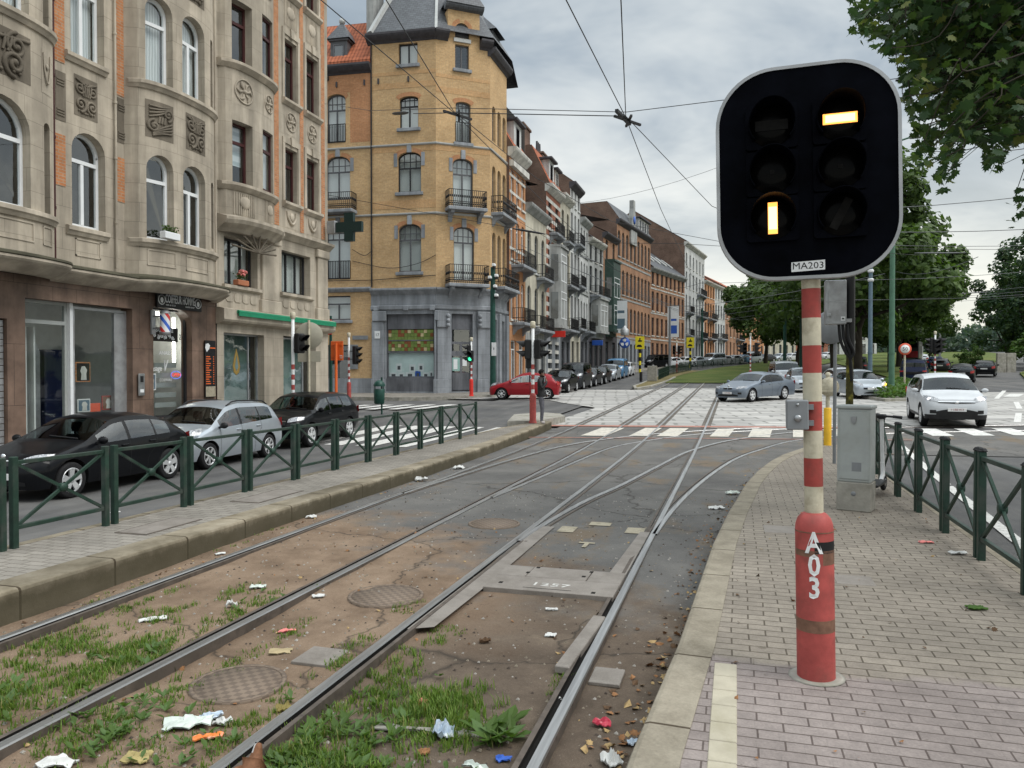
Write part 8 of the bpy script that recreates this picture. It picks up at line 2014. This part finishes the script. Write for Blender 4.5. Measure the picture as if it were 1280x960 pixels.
# ------------------------------------------------------------------ litter, piece by piece
plain('paper_white', (.56,.56,.54), .7, 0, .1, 20); plain('plastic_pale', (.50,.55,.50), .3, 0, .2, 9); plain('wrap_orange', (.75,.22,.05), .4, 0, .3, 18, dirt=(.5,.5,.5), dscale=12); plain('wrap_blue', (.38,.46,.55), .35, 0, .3, 18, dirt=(.75,.75,.72), dscale=14); plain('wrap_red', (.42,.02,.05), .35, 0, .2, 18); plain('cardboard', (.36,.29,.17), .8, 0, .2, 8); plain('wrap_pink', (.7,.22,.2), .5, 0, .2, 12); plain('leaf_dead', (.33,.27,.12), .8, 0, .25, 15)
def scrap(name, label, cat, x, y, L_, w_, mat_, h=.03, rz=0, seed=0, z=None, n=7):
    m = MB(); vs = []
    for i in range(n+1):
        for j in range(n+1):
            u, v = i/n-.5, j/n-.5; q = noise.noise(Vector((u*4+seed,v*4,seed*1.7))); q2 = noise.noise(Vector((u*9,v*9+seed,2)))
            e = 1+.25*noise.noise(Vector((u*2+seed*3,v*2,5)))
            vs.append((u*L_*e+q2*L_*.04, v*w_*e+q*w_*.08, h*(.55+.8*q+.4*q2)*(1-1.4*max(abs(u),abs(v))**2)+.004))
    f = [(i*(n+1)+j,(i+1)*(n+1)+j,(i+1)*(n+1)+j+1,i*(n+1)+j+1) for i in range(n) for j in range(n)]
    m.add(vs, f, 0); b = [(a,b_,max(c-.006,-.002)) for a,b_,c in vs]; m.add(b, [q[::-1] for q in f], 0)
    o = m.build(name, mat_); o.location = (x,y,(gz(x,y) if z is None else z)+.006); o.rotation_euler = (0,0,rz)
    return tag(o, label, cat)
L_ = scrap
L_('plastic_bag','crumpled translucent plastic bag lying in the dirt at lower left','plastic bag',-2.93,3.58,.26,.13,'plastic_pale',.06,.5,1)
L_('paper_scrap','torn blue and white packet just above the plastic bag','litter',-2.88,3.72,.12,.08,'wrap_blue',.05,.9,2)
L_('paper_scrap','crumpled white tissue beside the plastic bag','litter',-2.78,3.68,.09,.07,'paper_white',.05,.2,3)
L_('wrapper','bright orange snack wrapper below the plastic bag','wrapper',-2.72,3.48,.15,.05,'wrap_orange',.03,.5,4)
L_('paper_scrap','flattened grey paper at the bottom left among weeds','litter',-3.28,3.05,.18,.1,'paper_white',.04,.2,5)
L_('dead_leaf','large pale dead leaf in the dirt at the bottom left','leaf',-2.93,3.2,.13,.1,'leaf_dead',.03,.3,6)
L_('dead_leaf','yellowish dead leaf beside the near left rail','leaf',-2.57,3.97,.09,.08,'leaf_yellow',.03,.8,7)
L_('paper_cup','white crumpled cup near the left track','cup',-4.06,5.5,.09,.07,'paper_white',.07,.3,8)
L_('paper_scrap','pale crumpled film above the white cup','litter',-4.18,6.05,.13,.08,'plastic_pale',.03,.4,9)
L_('paper_scrap','white paper strip among the weeds left of the white cup','litter',-4.45,5.05,.2,.06,'paper_white',.03,.7,10)
L_('wrapper','red-pink wrapper beside the second rail','wrapper',-3.3,5.15,.13,.04,'wrap_pink',.02,.5,11)
L_('paper_scrap','white scrap lying by the second rail beyond the pink wrapper','litter',-3.5,5.95,.1,.06,'paper_white',.02,.5,12)
L_('crushed_cup','small red crushed cup in the grass between the near rails','cup',-1.8,4.25,.07,.05,'wrap_pink',.05,.5,13)
L_('snack_bag','blue and white snack bag with an orange spot standing by the grass','snack bag',-1.52,3.88,.11,.09,'wrap_blue',.10,.3,14)
L_('plastic_bottle','crushed clear plastic bottle at the bottom centre','bottle',-1.2,3.56,.19,.06,'plastic_pale',.05,-.2,15)
L_('paper_plate','round white paper plate on the dirt between the near rails','plate',-1.33,5.6,.08,.07,'paper_white',.015,0,16)
L_('paper_scrap','rolled white paper further up between the near rails','litter',-1.45,6.15,.1,.03,'paper_white',.02,.2,17)
L_('crushed_can','crushed red and white can by the right kerb','can',-.72,4.27,.1,.06,'wrap_red',.05,.1,18)
L_('crushed_pack','white and red crumpled carton near the right kerb at the bottom','carton',-.6,3.87,.09,.1,'paper_white',.07,.6,19)
L_('paper_scrap','pale blue scrap touching the right kerb','litter',-.52,4.1,.06,.05,'wrap_blue',.03,.3,20)
L_('paper_scrap','white scrap right against the near right rail','litter',-1.02,4.47,.07,.05,'paper_white',.03,.4,21)
L_('wrapper','small blue wrapper by the green rosette plant','wrapper',-1.13,3.72,.08,.04,'sign_blue',.02,.2,22)
L_('dead_leaf','orange dead leaf in front of the snack bag','leaf',-1.55,3.68,.06,.05,'leaf_litter_a',.02,.5,23)
L_('dead_leaf','dark curled leaf in the middle of the dirt','leaf',-1.75,5.3,.08,.05,'leaf_litter_c',.04,.5,24)
L_('paper_scrap','white scrap by the left kerb before the dark cover','litter',-5.4,9.0,.14,.08,'paper_white',.04,.5,25)
L_('paper_scrap','small white scrap on the left bed, left of the straight rail','litter',-5.3,7.0,.1,.06,'paper_white',.02,.9,26)
L_('paper_scrap','crumpled white paper at the foot of the left kerb halfway along','litter',-5.35,12.6,.2,.14,'paper_white',.09,.5,27)
L_('paper_scrap','second crumpled paper at the foot of the left kerb, farther along','litter',-5.3,14.4,.22,.14,'paper_white',.08,.7,28)
L_('paper_scrap','pale litter near the bend of the right kerb','litter',-.25,11.2,.2,.1,'paper_white',.04,.4,29)
L_('paper_scrap','white litter among leaves where the right kerb starts to curve','litter',-.05,12.6,.2,.12,'plastic_pale',.07,.4,30)
L_('dead_leaf','green fallen leaf on the stop paving to the right','leaf',1.69,6.3,.12,.09,'leaf_fresh',.02,.3,31,.2)
L_('paper_scrap','pinkish paper on the stop paving near the fence','litter',1.85,8.6,.13,.06,'wrap_pink',.02,.1,32,.2)
L_('paper_scrap','white scrap at the foot of the right fence','litter',2.03,8.15,.16,.07,'paper_white',.03,.2,33,.2)
L_('paper_scrap','white litter lying on the road outside the right fence','litter',2.75,8.9,.2,.14,'paper_white',.03,.2,34,-.02)
L_('cardboard_scrap','flat piece of cardboard in the dirt left of the white bag','cardboard',-3.1,4.75,.16,.1,'cardboard',.01,.4,35)
L_('paper_scrap','white scrap on the left road behind the fence','litter',-8.2,8.6,.12,.08,'paper_white',.02,.4,36,-.012)
L_('brick_edge','line of pale broken stone buried across the grass patch','stone',-1.62,3.92,.62,.045,'concrete',.035,.12,37)

# ------------------------------------------------------------------ overhead wires
WG = 'overhead tram wires'
def wire(label, pts, r=.008, mat_='wire_black', sag=0, cat='overhead wire'):
    P = []
    for a, b in zip(pts, pts[1:]):
        a, b = Vector(a), Vector(b)
        for k in range(8): f = k/8; p = a.lerp(b,f); p.z -= sag*4*f*(1-f); P.append(p)
    P.append(Vector(pts[-1])); o0 = P[0].copy(); m = MB(); m.tube([p-o0 for p in P], r, 5)
    o = m.build('overhead_wire', mat_); o.location = o0; return tag(o, label, cat, WG)
far1 = [(-1.68,30,5.7),(-1.68,60,6.4),(-1.68+bend(90),90,7.3),(-1.68+bend(130),130,8.6)]; far2 = [(x-2.68,y,z+.1) for x,y,z in far1]
wire('contact wire over the near track, running away from the top of the picture', [(-1.9,-4,6.1),(-1.75,8,5.88),(-1.66,12,5.88),(-1.68,18,5.68)]+far1, .007)
wire('second contact wire joining at the black frog above the near track, then curving right', [(.4,-4,6.0),(-1.16,8,5.8),(-1.66,12,5.9),(-.54,18,5.68),(1.2,22.4,5.7),(4,26,5.75),(10,29,5.9)], .007)
wire('contact wire over the left track, running away to the far street', [(-5.2,-4,6.6),(-4.67,8,6.27),(-4.51,12,6.23),(-4.3,18,5.85)]+far2, .007)
wire('second contact wire joining above the left track before the corner house', [(-2.2,-4,6.4),(-3.83,8,6.16),(-4.51,12,6.25),(-4.15,16,6.1),(-3.2,20.5,5.95),(0,25,5.9),(6,29,5.9)], .007)
wire('span wire from the beige house over both tracks, nearest the camera', [(-13.9,24.2,11.35),(-9.0,17.9,8.6),(-4.51,12,6.3),(-1.66,12.05,5.98),(3,12.3,6.2),(12,13,7.2)], .006)
wire('double stay beside the nearest span wire', [(-6.1,14.0,7.0),(-4.51,12.0,6.22),(-1.66,12.0,5.9)], .008)
wire('span wire across the junction in front of the terrace', [(-13.9,24.4,8.2),(-4.3,24,6.0),(-1.68,24,5.85),(8.3,46,8.2)], .008)
wire('span wire from the corner house to the blue mast', [(-14,47.5,12.0),(-4.3,38,6.4),(-1.68,38,6.2),(8.6,56,9)], .01, sag=.3)
wire('upper span wire crossing the sky behind the signal', [(-13.5,60,15.3),(0,42,13),(8.32,47,12.6)], .01, sag=.5)
for k, (y, z) in enumerate(((50,7.4),(62,7.9),(74,8.4),(88,9.0),(104,10.0))):
    wire('span wire over the far tracks, '+where(k)+' beyond the crossing', [(-14.2+bend(y),y,z+3.2),(-4.3+bend(y),y,z-1.1),(-1.68+bend(y),y,z-1.2),(8.8+bend(y)*.4,y+2,z+.6)], .014, 'wire_grey', .15)
for k, (x0, y0, z0, x1, y1, z1) in enumerate(((2.5,26,7,30,34,10.5),(2,27,6.6,32,36,8.2),(1.8,40,8.5,34,44,7.5),(1,44,7.0,36,52,8.3),(4,52,6.6,40,58,7.6),(3,60,7.2,42,62,8.4),(2,66,7.8,46,70,9.6),(8,30,5.9,12,80,11),(3,75,8.0,50,80,9.5))):
    wire('thin wire crossing in front of the trees on the right, '+where(k)+' from below', [(x0,y0,z0),((x0+x1)/2,(y0+y1)/2,(z0+z1)/2),(x1,y1,z1)], .012, 'wire_grey', .35)
for k, (p, q) in enumerate((((-7.2,15.4,7.55),(-6.3,14.2,7.1)),((2.2,12.3,6.15),(3.2,12.3,6.2)),((-7.0,24.1,6.6),(-5.9,24,6.35)),((12.5,33,7.1),(15.5,34,7.2)),((9,44.9,8.2),(11.5,45.2,8.15)),((20,53,7.2),(23,53.6,7.25)),((-10,50,9.6),(-8.5,50,9.0)),((14,60.6,7.4),(17,60.8,7.5)))):
    m = MB(); a, b = Vector(p), Vector(q); m.tube([Vector(),(b-a)*.2,(b-a)*.8,(b-a)], [.015,.035,.035,.015], 7); o = m.build('insulator', 'wire_black' if k < 3 else 'wire_grey'); o.location = a; tag(o, 'wire insulator '+['left of the nearest frog','right of the nearest frog by the signal','on the junction span left of the tracks','on a thin wire before the big trees','on the second thin wire on the right','far right on a thin wire','on the first far span near the terrace','between the right hand trees'][k], 'insulator', 'wire insulators')
m = MB(); m.bar((-.18,0,.05),(.18,.4,0),.035,.035); m.bar((.08,.05,.05),(-.05,.4,0),.035,.035); m.bar((-.1,-.3,.03),(.02,.3,0),.05); o = m.build('wire_frog', 'wire_black'); o.location = (-1.66,12,5.87); tag(o, 'black wire crossing fitting above the near track', 'wire fitting')
m = MB(); m.bar((-.18,0,.05),(.18,.4,0),.035,.035); m.bar((.08,.05,.05),(-.05,.4,0),.035,.035); o = m.build('wire_frog', 'wire_black'); o.location = (-4.51,12,6.22); tag(o, 'black wire crossing fitting in front of the corner house', 'wire fitting')

# ------------------------------------------------------------------ plants in boxes
m = MB(); r_ = random.Random(3)
for i in range(160): leaf(m, Vector((r_.uniform(-.24,.24),r_.uniform(-.06,.06),.17+r_.uniform(0,.16))), .05, rvec(r_)+Vector((0,0,.5)), rvec(r_), r_.choice((0,1,2)))
m.build('foliage', G1, fb)
m = MB()
for i in range(150): leaf(m, Vector((r_.gauss(0,.1),r_.gauss(0,.06),.18+r_.uniform(0,.2))), .05, rvec(r_)+Vector((0,0,.5)), rvec(r_), r_.choice((0,1)))
m.build('foliage', G1, pp); m = MB()
for i in range(40): v = rvec(r_)*.16; m.sph((v.x,v.y-.03,.36+v.z*.6), .03, 3)
m.build('blossom', 'wrap_pink', pp)

# ------------------------------------------------------------------ people and animals
def skin_body(name, verts, edges, mats, zone, parent, lv=2, rootv=0):
    me = bpy.data.meshes.new(name); me.from_pydata([v[:3] for v in verts], edges, []); o = bpy.data.objects.new(name, me); C.objects.link(o)
    o.modifiers.new('skin', 'SKIN'); s = o.modifiers.new('sub', 'SUBSURF'); s.levels = s.render_levels = lv
    for i, v in enumerate(verts): d = me.skin_vertices[0].data[i]; d.radius = (v[3], v[4] if len(v) > 4 else v[3]); d.use_root = i == rootv
    bpy.context.view_layer.update(); dg = bpy.context.evaluated_depsgraph_get(); nm = bpy.data.meshes.new_from_object(o.evaluated_get(dg))
    bpy.data.objects.remove(o); bpy.data.meshes.remove(me); nm.name = name
    nm.materials.clear()
    for q in mats: nm.materials.append(M[q])
    for p in nm.polygons: p.material_index = zone(p.center); p.use_smooth = True
    o = bpy.data.objects.new(name, nm); C.objects.link(o); o.parent = parent; return o
plain('skin_tone', (.11,.055,.035), .5, 0, .1); plain('jacket_black', (.014,.014,.015), .6, 0, .35, 9); plain('jeans_grey', (.10,.10,.115), .85, 0, .3, 8); plain('shoe_pale', (.34,.31,.3), .7, 0, .2); plain('hair_black', (.008,.007,.007), .7, 0, .2); plain('shirt_white', (.55,.55,.53), .8, 0, .1)
pm = root('person', 'man standing in a black jacket and grey jeans, hand at his chin, looking right', 'person', (-5.86,23.35,zt(23.35)+.21), R(5))
# facing +x; height about 1.68
V = [(0,0,.92,.135,.115),(0.0,0,1.08,.125,.105),(.0,0,1.24,.15,.125),(-.01,0,1.37,.13,.11),(.01,0,1.455,.06,.055),(.03,0,1.53,.075,.08),(.035,0,1.62,.085,.09),
 (.0,.085,.86,.095,.09),(.03,.095,.50,.065),(.0,.10,.12,.05),(.11,.105,.05,.042,.035),(.0,.10,.06,.05),
 (.0,-.085,.86,.095,.09),(.05,-.095,.50,.065),(.03,-.10,.12,.05),(.14,-.105,.05,.042,.035),(.03,-.10,.06,.05),
 (-.01,.19,1.36,.07),(-.01,.23,1.10,.055),(.12,.17,.92,.045),(.18,.14,.86,.03),
 (-.01,-.19,1.36,.07),(.06,-.23,1.11,.055),(.19,-.10,1.30,.043),(.15,-.04,1.42,.032)]
E_ = [(0,1),(1,2),(2,3),(3,4),(4,5),(5,6),(0,7),(7,8),(8,9),(9,11),(11,10),(0,12),(12,13),(13,14),(14,16),(16,15),(3,17),(17,18),(18,19),(19,20),(3,21),(21,22),(22,23),(23,24)]
def pz(c):
    if c.z < .105: return 3
    if c.z < .86 and abs(c.x) < .16 and not (c.x > .12 and abs(c.y) > .1): return 2
    if c.z > 1.445: return 0
    if c.z > 1.345 and c.x > .115: return 0
    if c.z < .9 and c.x > .15: return 0
    return 1
skin_body('body', V, E_, ['skin_tone','jacket_black','jeans_grey','shoe_pale'], pz, pm)
m = MB(); m.sph((.015,0,1.635), .104, 8, 0, (1,.9,.85)); o = m.build('hair', 'hair_black', pm)
for f in list(o.data.vertices):
    if f.co.x > .07 and f.co.z < 1.66: f.co.x = .055
m = MB(); m.sph((.125,0,1.575), .018, 4, 0, (1,.7,1.3)); m.build('nose', 'skin_tone', pm)
for s_ in (1,-1):
    m = MB(); m.sph((.112,s_*.034,1.602), .012, 4); m.build('eye', 'hair_black', pm); m = MB(); m.sph((.03,s_*.092,1.585), .024, 4, 0, (.8,.4,1.2)); m.build('ear', 'skin_tone', pm)
m = MB(); m.box(.118,-.022,1.535,.128,.022,1.543); m.build('mouth', 'hair_black', pm)
for k in range(4):
    m = MB(); m.tube([(.155,-.05+.018*k,1.42),(.165,-.045+.018*k,1.46),(.14,-.035+.015*k,1.495-.006*abs(k-1.5))], [.011,.010,.008], 6); m.build('finger', 'skin_tone', pm)
m = MB(); m.tube([(.14,-.07,1.41),(.125,-.075,1.45),(.11,-.06,1.485)], [.012,.011,.009], 6); m.build('thumb', 'skin_tone', pm)
m = MB(); m.lathe([(.155,.855),(.160,.875),(.158,.925),(.15,.94)], n=20); o = m.build('jacket_hem', 'jacket_black', pm); o.scale = (.95,.85,1)
m = MB(); m.lathe([(.150,.83),(.152,.858)], n=20); o = m.build('shirt_hem', 'shirt_white', pm); o.scale = (.92,.83,1)
m = MB(); m.lathe([(.07,1.40),(.085,1.44),(.08,1.475),(.065,1.47)], (.0,0,0), 16); m.build('collar', 'jacket_black', pm)
# pigeon seen from behind at the bottom edge
plain('feather_brown', (.16,.075,.04), .7, 0, .35, 30); plain('feather_white', (.55,.54,.53), .7, 0, .1); plain('feather_dark', (.05,.03,.022), .7, 0, .3, 30); plain('foot_pink', (.4,.12,.1), .6, 0, .1)
bd = root('pigeon', 'small brown pigeon with a white cheek, seen from behind at the bottom edge', 'bird', (-2.20,3.12,gz(-2.2,3.12)), PI/2+.1)
BV = [(0,0,.10,.05,.05),(-.05,0,.085,.042,.04),(-.11,0,.06,.022,.012),(-.165,0,.045,.02,.006),(.04,0,.13,.043,.043),(.062,0,.168,.026,.026),(.07,0,.20,.024,.024),(.09,0,.197,.012)]
def bz(c): return 1 if c.z > .175 and c.y > .008 else (2 if c.x < -.1 else 0)
skin_body('body', BV, [(0,1),(1,2),(2,3),(0,4),(4,5),(5,6),(6,7)], ['feather_brown','feather_white','feather_dark'], bz, bd)
for s_ in (1,-1):
    m = MB(); m.sph((0,0,0), .07, 7, 0, (1.15,.26,.62)); o = m.build('wing', 'feather_brown', bd); o.location = (-.035,s_*.044,.105); o.rotation_euler = (0,.35,-s_*.15)
    m = MB(); m.tube([(.01,s_*.02,.07),(.005,s_*.022,.0)], .005, 5); [m.tube([(.005,s_*.022,.004),(.035*math.cos(a),s_*.022+.03*math.sin(a),.002)], .003, 4) for a in (-.5,0,.5,3.1)]; m.build('leg', 'foot_pink', bd)
    m = MB(); m.sph((.085,s_*.02,.205), .004, 3); m.build('eye', 'hair_black', bd)
m = MB(); m.tube([(.09,0,.197),(.115,0,.188)], [.007,.001], 5); m.build('beak', 'feather_dark', bd)
